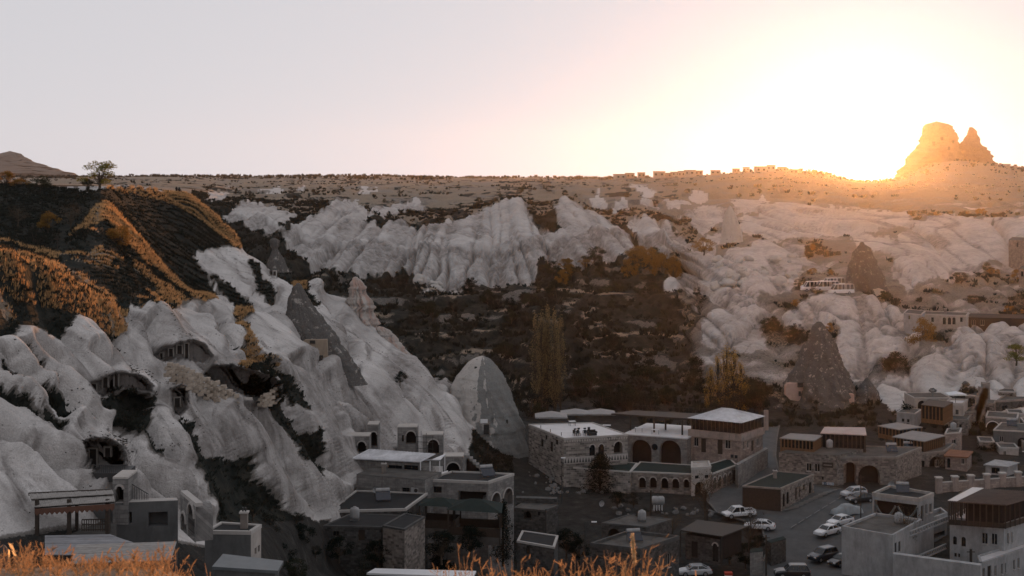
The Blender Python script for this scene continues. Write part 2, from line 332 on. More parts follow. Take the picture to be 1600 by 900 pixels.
TUFF = [   # bare pale rock beyond the first hill
 [(330,300),(362,296),(350,312),(312,318)], [(345,345),(378,318),(425,322),(452,338),(430,346),(438,362),(448,372),(420,362),(380,362)], [(372,362),(410,335),(440,358),(445,372),(400,372)],
 [(432,345),(460,330),(466,335),(440,352)], [(440,374),(480,345),(505,322),(535,315),(562,318),(575,332),(625,320),(655,314),(662,330),(630,336),(560,345),(600,350),(640,350),(672,355),(690,352),(740,335),(795,313),(815,314),(842,345),(872,368),(868,330),(872,314),(900,318),(952,348),(985,365),(992,372),(1000,395),(985,408),(960,412),(900,420),(838,416),(838,440),(800,446),(740,446),(650,448),(640,430),(600,425),(560,432),(520,425),(480,408)],
 [(975,346),(1003,338),(1045,352),(1080,378),(1084,392),(1060,412),(1010,400),(1000,370)], [(565,297),(588,296),(580,303),(560,304)], [(400,300),(440,296),(432,308),(404,306)], [(470,296),(480,292),(476,302),(462,304)],
 [(920,310),(935,304),(945,318),(930,326)], [(958,322),(975,314),(984,328),(962,332)], [(980,292),(1010,290),(1030,302),(1012,308)],
 [(1000,315),(1022,318),(1030,326),(1008,322)], [(1035,315),(1070,310),(1080,318),(1045,322)],
 [(1062,342),(1100,320),(1128,328),(1134,340),(1100,362),(1085,350)], [(1075,305),(1095,294),(1110,312),(1090,316)], [(1140,318),(1165,305),(1175,312),(1190,305),(1205,315),(1165,338)],
 [(1090,370),(1112,362),(1150,366),(1140,380),(1100,392)], [(1145,350),(1220,318),(1300,322),(1330,345),(1320,362),(1240,372),(1170,368)],
 [(1035,450),(1048,428),(1085,400),(1120,405),(1150,395),(1190,380),(1240,375),(1262,385),(1250,410),(1250,440),(1230,452),(1180,460),(1195,475),(1198,545),(1165,552),(1102,540),(1102,500),(1130,470),(1090,458)],
 [(1255,470),(1290,455),(1345,470),(1380,470),(1420,495),(1440,515),(1430,545),(1380,560),(1350,520),(1320,545),(1305,500),(1290,520),(1260,500),(1230,520),(1222,500)],
 [(1340,390),(1330,360),(1400,372),(1430,350),(1490,332),(1530,345),(1640,340),(1640,470),(1590,440),(1560,400),(1530,405),(1520,440),(1500,420),(1490,445),(1450,430),(1420,450),(1395,430),(1400,400)],
 [(1400,620),(1410,590),(1440,560),(1480,535),(1500,508),(1640,505),(1640,640),(1560,640),(1520,600),(1440,640)], [(1300,545),(1340,470),(1400,480),(1420,510),(1330,600),(1310,580)],
 [(660,455),(690,455),(690,462),(660,462)], [(1240,330),(1300,318),(1420,330),(1420,350),(1300,368)], [(1500,540),(1640,600),(1640,700),(1560,650)],
 [(1345,600),(1400,580),(1440,620),(1400,650)],
]
scrub = polymask(SCRUB, PXg, PYg, 5.0, 9.0, 3, 0, 11, 0.11)
tuffm = polymask(TUFF, PXg, PYg, 4.0, 8.0, 21, 9.0, 18.2, 0.12)
left = sstep(760, 700, PXg) * (RKg < 10.6)                      # the near hillside
base_tuff = np.where(RKg < 10.7, 1.0, 0.0) * sstep(752, 728, PXg + (fbm(TX / 4, TZ / 4, 4, 27) - 0.5) * 60) * sstep(1.55, 1.95, RKg)
veg = 1 - np.maximum(base_tuff * (1 - scrub), tuffm)

rr_ = sstep(1050, 1110, PXg) * sstep(10.5, 11.0, RKg) * sstep(17.3, 16.6, RKg)
veg = veg * (1 - rr_) + rr_ * np.clip(veg * 0.52 + (fbm(TX / 9, (TY + TZ) / 9, 5, 29) - 0.5) * 0.9, 0, 1)
pp_ = sstep(15.6, 16.2, RKg) * (1 - rr_); veg = np.clip(veg - pp_ * 0.42 * sstep(0.5, 0.62, fbm(TX / 25, TY / 40, 4, 28)), 0, 1)
rock = 1 - veg
# --- relief
dXu = np.gradient(TX, axis=0); dYu = np.gradient(TY, axis=0); dZu = np.gradient(TZ, axis=0)
dXv = np.gradient(TX, axis=1); dYv = np.gradient(TY, axis=1); dZv = np.gradient(TZ, axis=1)
NX = dYu * dZv - dZu * dYv; NYv = dZu * dXv - dXu * dZv; NZ = dXu * dYv - dYu * dXv
L = np.sqrt(NX**2 + NYv**2 + NZ**2) + 1e-12; NX /= L; NYv /= L; NZ /= L
NX = gsm(gsm(NX, 4, 0), 4, 1); NYv = gsm(gsm(NYv, 4, 0), 4, 1); NZ = gsm(gsm(NZ, 4, 0), 4, 1)
D = np.zeros_like(TZ)
# near hillside: tongues and runnels that run down to the right
wob = (fbm(TX / 18, TY / 18, 2, 31) - 0.5) * 5
s = TX * 0.62 + TY * 0.78 + wob; dn = TX * 0.78 - TY * 0.62
rid = 1 - np.abs(2 * vnoise(s / 9.0, dn / 55, 41) - 1); rid2 = 1 - np.abs(2 * vnoise(s / 3.7, dn / 26, 43) - 1)
Lw = left * sstep(1.7, 2.4, RKg)
D += Lw * ((1 - rid ** 1.5) * 2.2 - 1.1 + (rid2 - 0.5) * -0.7) * (0.35 + 0.65 * rock)
D += Lw * (fbm(s / 4, dn / 14, 4, 51) - 0.5) * (0.55 + 0.9 * veg)
rl_ = np.abs(2 * vnoise(s / 1.5 + fbm(TX / 3, TY / 3, 2, 53) * 1.5, dn / 11, 55) - 1); rl2 = np.abs(2 * vnoise(s / 0.7, dn / 6, 57) - 1); act = sstep(0.40, 0.62, fbm(TX / 11, TY / 11, 3, 59))
D += Lw * rock * act * (np.sqrt(rl_) * 0.75 + np.sqrt(rl2) * 0.28 - 0.65)
D -= Lw * gsm(gsm(scrub, 3, 0), 3, 1) * sstep(5.9, 5.0, RKg) * 1.3
GROOVES = [([(-60,660),(30,702),(75,736),(125,768)],7,1.3),([(40,705),(105,735),(150,752),(178,778)],6,1.2),([(92,606),(130,640),(162,655),(195,692),(215,722),(262,762),(292,778)],7,1.5),
 ([(190,655),(215,700),(240,740),(275,775),(300,792)],7,1.5),([(240,665),(270,700),(300,740),(322,782)],7,1.4),([(335,492),(347,522),(400,560),(430,592)],6,1.6),([(428,580),(460,640),(490,690),(540,742)],7,1.8),
 ([(500,572),(560,640),(612,682)],7,1.6),([(470,562),(520,622),(540,672)],6,1.4),([(580,560),(640,622),(702,684)],8,1.6),([(150,545),(178,575),(190,602)],6,1.2),([(238,500),(250,520),(255,545)],6,1.2),([(60,522),(120,582),(150,602)],6,1.1),
 ([(380,640),(420,690),(480,770),(505,805)],8,1.6),([(320,480),(345,500),(362,545)],6,1.2),([(660,570),(690,610),(735,660)],5,1.0),([(0,560),(60,610),(100,650)],6,1.0),([(440,470),(480,520),(500,560)],7,1.4),([(510,450),(535,500),(548,560)],5,1.0)]
def polydist(pl, x, y):
    d = np.full(x.shape, 1e9)
    for (x0, y0), (x1, y1) in zip(pl[:-1], pl[1:]):
        ex, ey = x1 - x0, y1 - y0; t = np.clip(((x - x0) * ex + (y - y0) * ey) / (ex * ex + ey * ey), 0, 1)
        d = np.minimum(d, np.hypot(x - x0 - t * ex, y - y0 - t * ey))
    return d
gx_ = PXg + (fbm(PXg * 0.03, PYg * 0.03, 3, 33) - 0.5) * 10; gy_ = PYg + (fbm(PXg * 0.03 + 9, PYg * 0.03, 3, 35) - 0.5) * 10
for pl_, wd, dp in GROOVES:
    q = polydist(pl_, gx_, gy_); D -= Lw * dp * (np.exp(-(q / wd) ** 2) * 1.25 - 0.45 * np.exp(-((q - wd * 2.8) / (wd * 1.6)) ** 2))
# the fluted cliffs across the valley
mas = sstep(13.4, 13.9, RKg) * sstep(16.9, 16.2, RKg) * sstep(310, 360, PXg) * sstep(1120, 1060, PXg)
kk = np.interp(PXg, [450, 640, 700, 780, 860, 1050], [1.1, 0.8, 0.1, -0.1, -0.7, -0.9])
c = TX - kk * (TZ - 30) + (fbm(TX / 22, TZ / 15, 3, 61) - 0.5) * 8
amp = 0.45 + 1.1 * fbm(TX / 30, TZ / 20, 3, 63); upper = sstep(14.92, 15.12, RKg)
c = c * (0.8 + 0.4 * np.interp(PXg, [450, 700, 760, 1050], [1.0, 0.55, 0.6, 1.1]))
fl = np.abs(2 * vnoise(c / 10.5 + fbm(TX / 25, TZ / 25, 2, 64) * 2, TZ / 40, 71) - 1); fl2 = np.abs(2 * vnoise(c / 4.2, TZ / 16, 73) - 1); fl3 = np.abs(2 * vnoise(c / 1.8, TZ / 7, 77) - 1)
D += mas * amp * (np.sqrt(fl) * (7.5 - 3.2 * upper) + np.sqrt(fl2) * (3.4 - 1.9 * upper) + np.sqrt(fl3) * (1.2 - 0.6 * upper) - (7.2 - 3.4 * upper)) * (0.25 + 0.75 * np.maximum(rock, sstep(15.4, 14.8, RKg)))
D += mas * (fbm(TX / 12, (TY + TZ) / 12, 5, 79, 0.6) - 0.5) * 5.0
ledge = np.exp(-((RKg - 15.02) / 0.07) ** 2) + 0.6 * np.exp(-((RKg - 14.55) / 0.05) ** 2) * sstep(0.45, 0.6, fbm(TX / 20, TZ / 30, 3, 83))
D += mas * ledge * 2.6 * (fbm(TX / 6, TY / 9, 3, 81) + 0.25)
# the boulder heaps and cone field on the right
rgt = sstep(1030, 1110, PXg) * np.where(PXg > 1375, sstep(10.15, 10.8, RKg), sstep(10.0, 10.7, RKg)) * sstep(17.0, 16.0, RKg)
ug = TX * 0.8 + (TY * 0.55 + TZ) * 0.6 + (fbm(TX / 9, TZ / 9, 3, 93) - 0.5) * 5; vg = -TX * 0.6 + (TY * 0.55 + TZ) * 0.8
b1, b2 = worley(ug / 15.0, vg / 6.5, 91); b3, b4 = worley(ug / 6.0, vg / 3.0, 97)
lump = np.clip((b2 - b1) * 2.6, 0, 1) ** 0.6; lump2 = np.clip((b4 - b3) * 2.6, 0, 1) ** 0.6
lowr = sstep(15.3, 14.6, RKg)
k2 = np.interp(PXg, [1060, 1250, 1330, 1420, 1600], [-0.9, -0.8, 0.2, 0.9, 0.8]); c2 = TX - k2 * (TZ - 30) + (fbm(TX / 20, TZ / 12, 3, 98) - 0.5) * 9
cf = np.abs(2 * vnoise(c2 / 13, TY / 90, 99) - 1); cf2 = np.abs(2 * vnoise(c2 / 5, TY / 45, 96) - 1)
bil = np.abs(2 * fbm(ug / 17, vg / 7.5, 3, 94, 0.4) - 1)
D += rgt * (np.sqrt(cf) * 6 * (0.45 + 0.55 * sstep(14.4, 15.2, RKg)) + np.sqrt(cf2) * (2.4 - 1.2 * sstep(14.4, 15.2, RKg)) + np.sqrt(np.clip(bil * 2.5, 0, 1)) * 2.4 * lowr + lump * 1.0 * lowr - 6.0 + 1.4 * sstep(14.4, 15.2, RKg) + (fbm(TX / 2.0, (TY + TZ) / 2.0, 4, 95) - 0.5) * 0.8) * (0.25 + 0.75 * rock)
# terraces in the valley, open plateau, town ground
val = sstep(10.6, 11.4, RKg) * sstep(14.1, 13.6, RKg) * sstep(1110, 1050, PXg) * sstep(380, 480, PXg)
D += val * ((fbm(TX / 16, TY / 16, 5, 101) - 0.5) * 7.0)
hq = TZ + D * 0.6; stp = 2.6; fr = hq / stp - np.floor(hq / stp)
terr = val * 0.75
D += terr * ((sstep(0.62, 1.0, fr) - fr) * stp)
veg = np.where(terr > 0.3, np.clip(veg - 0.42 * sstep(0.58, 0.75, fr) * sstep(0.40, 0.62, fbm(TX / 12, TY / 12, 4, 103)), 0, 1), veg)
pl = sstep(16.0, 16.8, RKg) * sstep(19.0, 17.6, RKg)
D += pl * (fbm(TX / 60, TY / 90, 5, 111) - 0.5) * 9.0
gul = np.abs(2 * fbm(TX / 70, TY / 110, 4, 113) - 1)
D -= sstep(16.1, 16.6, RKg) * sstep(18.0, 17.2, RKg) * sstep(0.10, 0.0, gul) * 7
D += sstep(17.5, 18.5, RKg) * (fbm(TX / 300, TY / 500, 4, 117) - 0.5) * 12
town = (RKg < 10.6) * sstep(760, 830, PXg) + (RKg < 2.0) * sstep(760, 700, PXg)
D += town * (fbm(TX / 8, TY / 8, 4, 121) - 0.5) * 0.5
shelf = sstep(1243, 1258, PXg) * sstep(1345, 1330, PXg) * sstep(12.8, 13.0, RKg) * sstep(14.15, 13.95, RKg); D = D * (1 - shelf)     # levelled ground where the minibuses park
GX = TX + NX * D; GY = TY + NYv * D; GZ = TZ + NZ * D
ridge_dry = np.clip(1.3 * sstep(0.45, 0.62, fbm(TX / 7, TY / 7, 4, 131)), 0, 1)
dry = np.where(RKg > 15.9, 0.75, 0.25) * ridge_dry + np.where(RKg > 16.2, 0.25, 0.0)
clumpy = sstep(0.46, 0.60, fbm(TX / 4.5, TY / 4.5, 4, 137))
dry = np.where((PXg < 520) & (RKg < 10.6), 0.25 * ridge_dry + 0.75 * clumpy * sstep(4.9, 5.5, RKg) * sstep(8.25, 8.0, RKg), dry)
dry = np.where((RKg > 15.9), np.clip(0.62 + 0.5 * ridge_dry - 0.5 * sstep(0.55, 0.65, fbm(TX / 30, TY / 45, 4, 139)), 0, 1), dry)
stain = fbm(s / 2.2, dn / 18, 5, 155, 0.6)
patina_shade = Lw * sstep(0.54, 0.70, stain) * 0.75 + mas * sstep(14.99, 14.9, RKg) * sstep(14.75, 14.85, RKg) * 0.9 + mas * sstep(15.05, 14.85, RKg) * 0.45 + mas * (0.18 + 0.5 * sstep(0.50, 0.66, fbm(TX / 14, (TY + TZ) / 10, 5, 159, 0.6))) + mas * sstep(0.45, 0.15, fl2) * 0.5 + 1.0 * sstep(0.16, 0.02, bil) * rgt * lowr + 0.9 * sstep(0.20, 0.02, cf2) * rgt + 0.7 * sstep(0.25, 0.05, lump) * rgt * lowr + Lw * sstep(0.55, 0.75, fbm(TX / 9, TZ / 9, 4, 151)) * 0.8  # stains and grey strata, plus shade painted into cracks and the steep lower cliff
fX = gsm(gsm(GX, 1.5, 0), 1.5, 1); fY = gsm(gsm(GY, 1.5, 0), 1.5, 1); fZ = gsm(gsm(GZ, 1.5, 0), 1.5, 1)
ax, ay, az_ = np.gradient(fX, axis=0), np.gradient(fY, axis=0), np.gradient(fZ, axis=0); bx_, by_, bz_ = np.gradient(fX, axis=1), np.gradient(fY, axis=1), np.gradient(fZ, axis=1)
mx, my, mz_ = ay * bz_ - az_ * by_, az_ * bx_ - ax * bz_, ax * by_ - ay * bx_; ml = np.sqrt(mx**2 + my**2 + mz_**2) + 1e-12
flank = (mx * 0.97 - my * 0.12) / ml                              # flanks turned to the right, painted darker as shade to bring out the form
patina_shade = patina_shade + Lw * 0.75 * sstep(0.50, 0.78, flank + (fbm(TX / 3, TY / 3, 4, 157) - 0.5) * 0.5)
patina_shade = np.clip(patina_shade + 0.35 * rr_ * sstep(0.42, 0.6, fbm(TX / 6, (TY + TZ) / 6, 4, 153)), 0, 1)
dry = np.clip(dry + terr * sstep(0.6, 0.2, fr) * 0.62 * sstep(0.40, 0.52, fbm(TX / 20, TY / 20, 3, 141)), 0, 1)
dry = np.where((PXg > 1060) & (RKg > 10.4), np.clip(dry * 0.6 + 0.35 + 0.35 * sstep(14.0, 15.5, RKg), 0, 1), dry)
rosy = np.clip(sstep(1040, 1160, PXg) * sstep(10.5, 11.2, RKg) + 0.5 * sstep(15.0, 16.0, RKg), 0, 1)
earth = np.clip(town, 0, 1)
def ground_z(x, y):            # height of the ground under a point (nearest grid vertex along its bearing)
    px = 800 + x / y * F; i = int(np.clip(round((px + 260) / 2120 * (NCOL - 1)), 0, NCOL - 1))
    return float(np.interp(y, GY[i], GZ[i]))
def G(px, Y, dz=0.0):
    x = (px - 800) / F * Y; return Vector((x, Y, ground_z(x, Y) + dz))

def terrain_material():
    t = NT('hillside_ground'); v = t.pos((1, 1, 1))
    n1 = t.noise(v, 0.11, 5.0, 0.6); n2 = t.noise(v, 0.7, 5.0, 0.65); n3 = t.noise(v, 4.0, 4.0, 0.7)
    tuff = t.ramp(n1, [(0.30, (0.44, 0.42, 0.405)), (0.5, (0.58, 0.555, 0.535)), (0.72, (0.68, 0.655, 0.635))])
    tuff = t.mix(t.ramp(n2, [(0.55, 0.0), (0.80, 0.40)]), tuff, (0.30, 0.28, 0.265))
    tuff = t.mix(t.ramp(n3, [(0.60, 0.0), (0.78, 0.5)]), tuff, (0.22, 0.20, 0.185))
    rot = t.n('ShaderNodeMapping', {'Vector': t.pos((1, 1, 1)), 'Rotation': (0, 0, math.radians(38)), 'Scale': (0.07, 0.8, 0.15)}).outputs[0]; strk = t.noise(rot, 1.0, 6.0, 0.65)
    tuff = t.mix(t.ramp(strk, [(0.50, 0.0), (0.72, 0.45)]), tuff, (0.30, 0.265, 0.24))
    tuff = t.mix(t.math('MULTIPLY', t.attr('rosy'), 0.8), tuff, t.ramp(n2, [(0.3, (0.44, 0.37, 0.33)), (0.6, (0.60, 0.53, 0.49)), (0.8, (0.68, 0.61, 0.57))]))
    fg_ = t.noise(v, 9.0, 3.0, 0.8); tuff = t.mix(1.0, tuff, t.ramp(fg_, [(0.3, 0.72), (0.7, 1.12)]), 'MULTIPLY')
    g1 = t.noise(v, 0.35, 5.0, 0.7); g2 = t.noise(v, 2.2, 4.0, 0.75)
    scr = t.ramp(g1, [(0.3, (0.010, 0.0135, 0.0125)), (0.5, (0.022, 0.025, 0.022)), (0.7, (0.050, 0.047, 0.039))])
    straw = t.ramp(g2, [(0.3, (0.18, 0.145, 0.11)), (0.6, (0.30, 0.245, 0.19)), (0.8, (0.40, 0.335, 0.265))])
    fine = t.math('MULTIPLY', t.math('SUBTRACT', g2, 0.5), 0.9)
    dm = t.ramp(t.math('ADD', t.attr('dry'), fine), [(0.42, 0.0), (0.62, 1.0)])
    vegc = t.mix(dm, scr, straw)
    earthc = t.ramp(t.noise(v, 0.5, 6.0, 0.7), [(0.3, (0.022, 0.022, 0.021)), (0.6, (0.045, 0.043, 0.04)), (0.8, (0.12, 0.115, 0.105))])
    vegc = t.mix(t.attr('earth'), vegc, earthc)
    vm = t.ramp(t.math('ADD', t.attr('veg'), t.math('MULTIPLY', t.math('SUBTRACT', n3, 0.5), 0.5)), [(0.30, 0.0), (0.66, 1.0)])
    mid = t.ramp(g2, [(0.3, (0.11, 0.10, 0.088)), (0.7, (0.26, 0.235, 0.21))])
    edge = t.math('MULTIPLY', t.math('MULTIPLY', vm, t.math('SUBTRACT', 1.0, vm)), 3.0)
    tuff = t.mix(t.math('MULTIPLY', t.attr('patina_shade'), t.ramp(t.noise(t.pos((0.5, 0.5, 0.12)), 1.0, 5.0, 0.7), [(0.3, 0.25), (0.65, 1.0)])), tuff, (0.17, 0.155, 0.145))
    col = t.mix(edge, t.mix(vm, tuff, vegc), mid)
    spk = t.n('ShaderNodeTexVoronoi', {'Vector': v, 'Scale': 1.1, 'Randomness': 1.0}).outputs['Distance']
    col = t.mix(t.math('MULTIPLY', t.ramp(spk, [(0.05, 1.0), (0.13, 0.0)]), t.ramp(n2, [(0.45, 0.0), (0.6, 0.8)])), col, (0.05, 0.048, 0.04))
    crk = t.n('ShaderNodeTexVoronoi', {'Vector': t.pos((0.10, 0.10, 0.05)), 'Scale': 1.0}, feature='DISTANCE_TO_EDGE').outputs['Distance']
    b = t.bump(t.math('ADD', t.math('MULTIPLY', n2, 1.6), t.math('ADD', t.math('ADD', t.math('MULTIPLY', fg_, 0.18), t.math('MULTIPLY', n3, 0.4)), t.math('MULTIPLY', t.math('MULTIPLY', g2, vm), 1.2))), 0.8, 0.5)
    b = t.bump(t.ramp(crk, [(0.0, 0.0), (0.035, 1.0)]), 0.5, 0.4, b)
    ck2 = t.n('ShaderNodeTexVoronoi', {'Vector': t.n('ShaderNodeMapping', {'Vector': t.pos((1, 1, 1)), 'Rotation': (0.4, 0.5, 0.6), 'Scale': (0.16, 0.34, 0.30)}).outputs[0], 'Scale': 1.0}, feature='DISTANCE_TO_EDGE').outputs['Distance']
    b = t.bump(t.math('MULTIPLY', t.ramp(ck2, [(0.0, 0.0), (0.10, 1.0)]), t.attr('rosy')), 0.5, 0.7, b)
    t.bsdf(col, 0.95, b, 0.08); return t.mat
TERR = terrain_material()
def build_terrain():
    ii, jj = np.meshgrid(np.arange(NCOL - 1), np.arange(NR - 1), indexing='ij')
    a = ii * NR + jj; quads = np.stack([a, a + NR, a + NR + 1, a + 1], -1).reshape(-1, 4)
    cpx = PXg[:-1, :-1].ravel(); ck = RKg[:-1, :-1].ravel()
    GPY = HZ + (EYE - GZ) * F / GY; GPX = 800 + GX / GY * F
    cpy = (0.5 * (GPY[:-1, :-1] + GPY[1:, 1:])).ravel(); cgx = (0.5 * (GPX[:-1, :-1] + GPX[1:, 1:])).ravel(); cy = GY[:-1, :-1].ravel()
    keep = np.ones(len(quads), bool)
    for pl, y0, y1 in []:
        pl = np.array(pl, float); ins = np.zeros(len(quads), bool)
        for (x0, q0), (x1, q1) in zip(pl, np.roll(pl, -1, 0)):
            cc = ((q0 <= cpy) & (q1 > cpy)) | ((q1 <= cpy) & (q0 > cpy))
            xi = x0 + (cpy - q0) / (q1 - q0 if abs(q1 - q0) > 1e-9 else 1e-9) * (x1 - x0); ins ^= cc & (cgx < xi)
        keep &= ~(ins & (cy > y0) & (cy < y1))
    reg = np.full(len(quads), 2)
    reg[(ck < 10.85) & (cpx < 770)] = 0                       # near hillside
    reg[(ck >= 16.45)] = 3                                    # plateau
    reg[(ck >= 13.55) & (ck < 16.45) & (cpx < 1085)] = 1      # cliffs
    reg[(ck >= 10.1) & (ck < 16.45) & (cpx >= 1085)] = 4      # rocks on the right
    co = np.stack([GX, GY, GZ], -1).reshape(-1, 3)
    names = {0: ('hill', 'pale eroded rock hillside with scrub and dry grass on top'), 1: ('cliff', 'fluted pale rock cliffs across the valley'),
             2: ('valley_ground', 'dark terraced valley floor and village ground'), 3: ('plateau', 'wide dry plateau reaching to the skyline'),
             4: ('rocky_hillside', 'heaped pale boulders and eroded slopes above the village')}
    for r, (nm, lab) in names.items():
        q = quads[(reg == r) & keep]; used = np.unique(q); mp = np.full(len(co), -1); mp[used] = np.arange(len(used))
        me = mesh_np(nm, co[used], quads=mp[q], mat=TERR, smooth=True)
        for an, av in (('veg', veg), ('dry', dry), ('earth', earth), ('patina_shade', patina_shade), ('rosy', rosy)):
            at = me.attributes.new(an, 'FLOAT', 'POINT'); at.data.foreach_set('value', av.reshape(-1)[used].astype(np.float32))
        o = bpy.data.objects.new(nm, me); link(o); o['kind'] = 'structure'; o['label'] = lab
# ================================================================== ROCK FORMS
def rock_mat(name, pale, dark, amount, side=None, pink=None):
    t = NT(name); v = t.pos((1, 1, 1)); n1 = t.noise(v, 0.25, 5.0, 0.6); n2 = t.noise(v, 1.1, 6.0, 0.7); n3 = t.noise(v, 5.0, 4.0, 0.7)
    base = t.ramp(n1, [(0.3, tuple(c * 0.8 for c in pale)), (0.7, pale)])
    if pink: base = t.mix(t.ramp(t.noise(t.pos((0.8, 0.8, 0.08)), 1.0, 3.0), [(0.48, 0.0), (0.6, 0.8)]), base, pink)
    f = t.ramp(t.math('ADD', n2, t.math('MULTIPLY', n3, 0.25)), [(0.80 - amount * 0.5, 0.0), (0.86 - amount * 0.5, 1.0)])
    if side is not None:      # darker on the flank whose normals turn towards the given side
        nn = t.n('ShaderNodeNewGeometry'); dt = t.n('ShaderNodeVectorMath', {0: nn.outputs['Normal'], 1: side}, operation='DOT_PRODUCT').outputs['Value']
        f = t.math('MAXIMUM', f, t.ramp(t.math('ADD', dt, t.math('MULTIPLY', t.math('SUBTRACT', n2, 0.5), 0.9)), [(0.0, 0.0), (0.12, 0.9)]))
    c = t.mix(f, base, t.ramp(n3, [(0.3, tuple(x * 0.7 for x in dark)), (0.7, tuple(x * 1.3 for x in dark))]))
    b = t.bump(t.math('ADD', n2, t.math('MULTIPLY', n3, 0.35)), 0.7, 0.5)
    t.bsdf(c, 0.95, b, 0.08); return t.mat
M_PALE = rock_mat('pale_tuff', (0.50, 0.465, 0.43), (0.20, 0.19, 0.18), 0.12)
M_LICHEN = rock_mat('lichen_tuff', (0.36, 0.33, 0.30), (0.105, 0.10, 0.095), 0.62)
M_HALF = rock_mat('half_grey_tuff', (0.50, 0.47, 0.44), (0.15, 0.155, 0.15), 0.14, side=(0.97, -0.12, -0.1))
M_CASTLE = rock_mat('fortress_rock', (0.22, 0.15, 0.115), (0.10, 0.075, 0.06), 0.35)
M_FIN = rock_mat('streaked_tuff', (0.46, 0.42, 0.385), (0.22, 0.20, 0.19), 0.25, pink=(0.40, 0.27, 0.225))
M_PLASTER = plain('rosy_cave_plaster', (0.44, 0.31, 0.26), 0.9, 0.12, 1.5, 0.1, grime=0.25)
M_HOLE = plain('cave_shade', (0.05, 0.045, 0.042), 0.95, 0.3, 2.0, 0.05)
def rock_cone(name, label, Y, prof, mat, cat='rock cone', rough=0.10, seed=1, squash=0.9, nseg=112, nlev=90, group=None, lean=0.0, jag=1.2):
    ys = [p[0] for p in prof]; lv = np.linspace(ys[0], ys[-1], nlev)
    cl = np.interp(lv, ys, [p[1] for p in prof]); cr = np.interp(lv, ys, [p[2] for p in prof])
    jn = lambda q: (fbm(lv / 9.0 + q, lv * 0 + seed * 3.1, 4, 390 + seed, 0.6) - 0.5) * 2 * jag * np.minimum(1, (cr - cl) / 12)
    cl = cl + jn(0); cr = cr + jn(50)
    cx = (cl + cr) / 2; rad = (cr - cl) / 2 * Y / F
    cx0 = (cx[-1] - 800) / F * Y; zb = Zat(lv[-1], Y)
    th = np.linspace(0, 2 * np.pi, nseg, endpoint=False)
    zz = EYE - (lv - HZ) / F * Y
    T, Z = np.meshgrid(th, zz); R = np.repeat(rad[:, None], nseg, 1)
    nz = fbm(np.cos(T) * 2.2 + seed * 7, np.sin(T) * 2.2 + Z * 0.16, 5, 300 + seed) - 0.5
    nz2 = np.abs(2 * vnoise(np.cos(T) * 3 + 40 + seed, np.sin(T) * 3 + Z * 0.03, 330 + seed) - 1) - 0.5
    cr_ = np.abs(2 * vnoise(np.cos(T) * 2.6 + 80 + seed + nz, np.sin(T) * 2.6 + Z * 0.012 + nz, 350 + seed) - 1)
    hf = fbm(np.cos(T) * 9 + seed, np.sin(T) * 9 + Z * 0.7, 4, 370 + seed) - 0.5
    R = R * (1 + nz * rough * 4.5 + nz2 * rough * 1.8 - sstep(0.16, 0.0, cr_) * min(0.22, rough * 2.2) + hf * min(0.22, rough * 2.4))
    X = (cx[:, None] - 800) / F * Y - cx0 + np.cos(T) * R; Yy = np.sin(T) * R * squash + lean * (Z - zb)
    co = np.stack([X, Yy, Z - zb], -1).reshape(-1, 3)
    a = np.arange(nlev - 1)[:, None] * nseg + np.arange(nseg)[None, :]; b = np.arange(nlev - 1)[:, None] * nseg + (np.arange(nseg)[None, :] + 1) % nseg
    q = np.stack([a, a + nseg, b + nseg, b], -1).reshape(-1, 4)
    co = np.concatenate([co, [[X[0].mean(), Yy[0].mean(), zz[0] - zb + rad[0] * 0.25]]]); top = len(co) - 1
    tr = np.array([[top, k, (k + 1) % nseg] for k in range(nseg)])
    me = mesh_np(name + '_body', co, quads=q, tris=tr, mat=mat, smooth=True)
    root = empty(name, (cx0, Y, zb)); tag(root, label, cat, group)
    bo = bpy.data.objects.new('rock_body', me); link(bo, root)
    def front(px, py, out=0.0):      # point on the body seen at a pixel, in the cone's own frame
        c0 = np.interp(py, lv, cx); r0 = np.interp(py, lv, rad); dx = (px - c0) / F * Y
        dy = -math.sqrt(max(r0 * r0 - dx * dx, 0.01)) * squash
        z = Zat(py, Y) - zb
        return Vector(((px - 800) / F * Y - cx0, dy * 1.0 - out + lean * z, z))
    return root, front
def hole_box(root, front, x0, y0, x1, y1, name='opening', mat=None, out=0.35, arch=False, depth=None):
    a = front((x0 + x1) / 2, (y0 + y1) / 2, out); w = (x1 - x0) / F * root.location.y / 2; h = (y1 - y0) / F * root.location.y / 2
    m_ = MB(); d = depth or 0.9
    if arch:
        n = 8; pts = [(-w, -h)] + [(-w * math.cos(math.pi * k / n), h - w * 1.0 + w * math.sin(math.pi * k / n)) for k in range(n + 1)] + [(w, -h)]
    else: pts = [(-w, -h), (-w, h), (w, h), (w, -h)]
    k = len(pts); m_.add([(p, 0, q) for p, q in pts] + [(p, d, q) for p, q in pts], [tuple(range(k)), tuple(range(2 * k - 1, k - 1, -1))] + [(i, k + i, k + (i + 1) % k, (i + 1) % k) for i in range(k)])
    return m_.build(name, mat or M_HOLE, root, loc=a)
def plaster_patch(root, front, poly, name='plaster_wall', mat=None, out=0.2, thick=1.6):
    cx = sum(p[0] for p in poly) / len(poly); cy = sum(p[1] for p in poly) / len(poly); a = front(cx, cy, out); Yr = root.location.y
    pts = [((p[0] - cx) / F * Yr, -(p[1] - cy) / F * Yr) for p in poly]; k = len(pts)
    m_ = MB().add([(x, 0, z) for x, z in pts] + [(x, thick, z) for x, z in pts], [tuple(range(k)), tuple(range(2 * k - 1, k - 1, -1))] + [(i, k + i, k + (i + 1) % k, (i + 1) % k) for i in range(k)])
    return m_.build(name, mat or M_PLASTER, root, loc=a), a
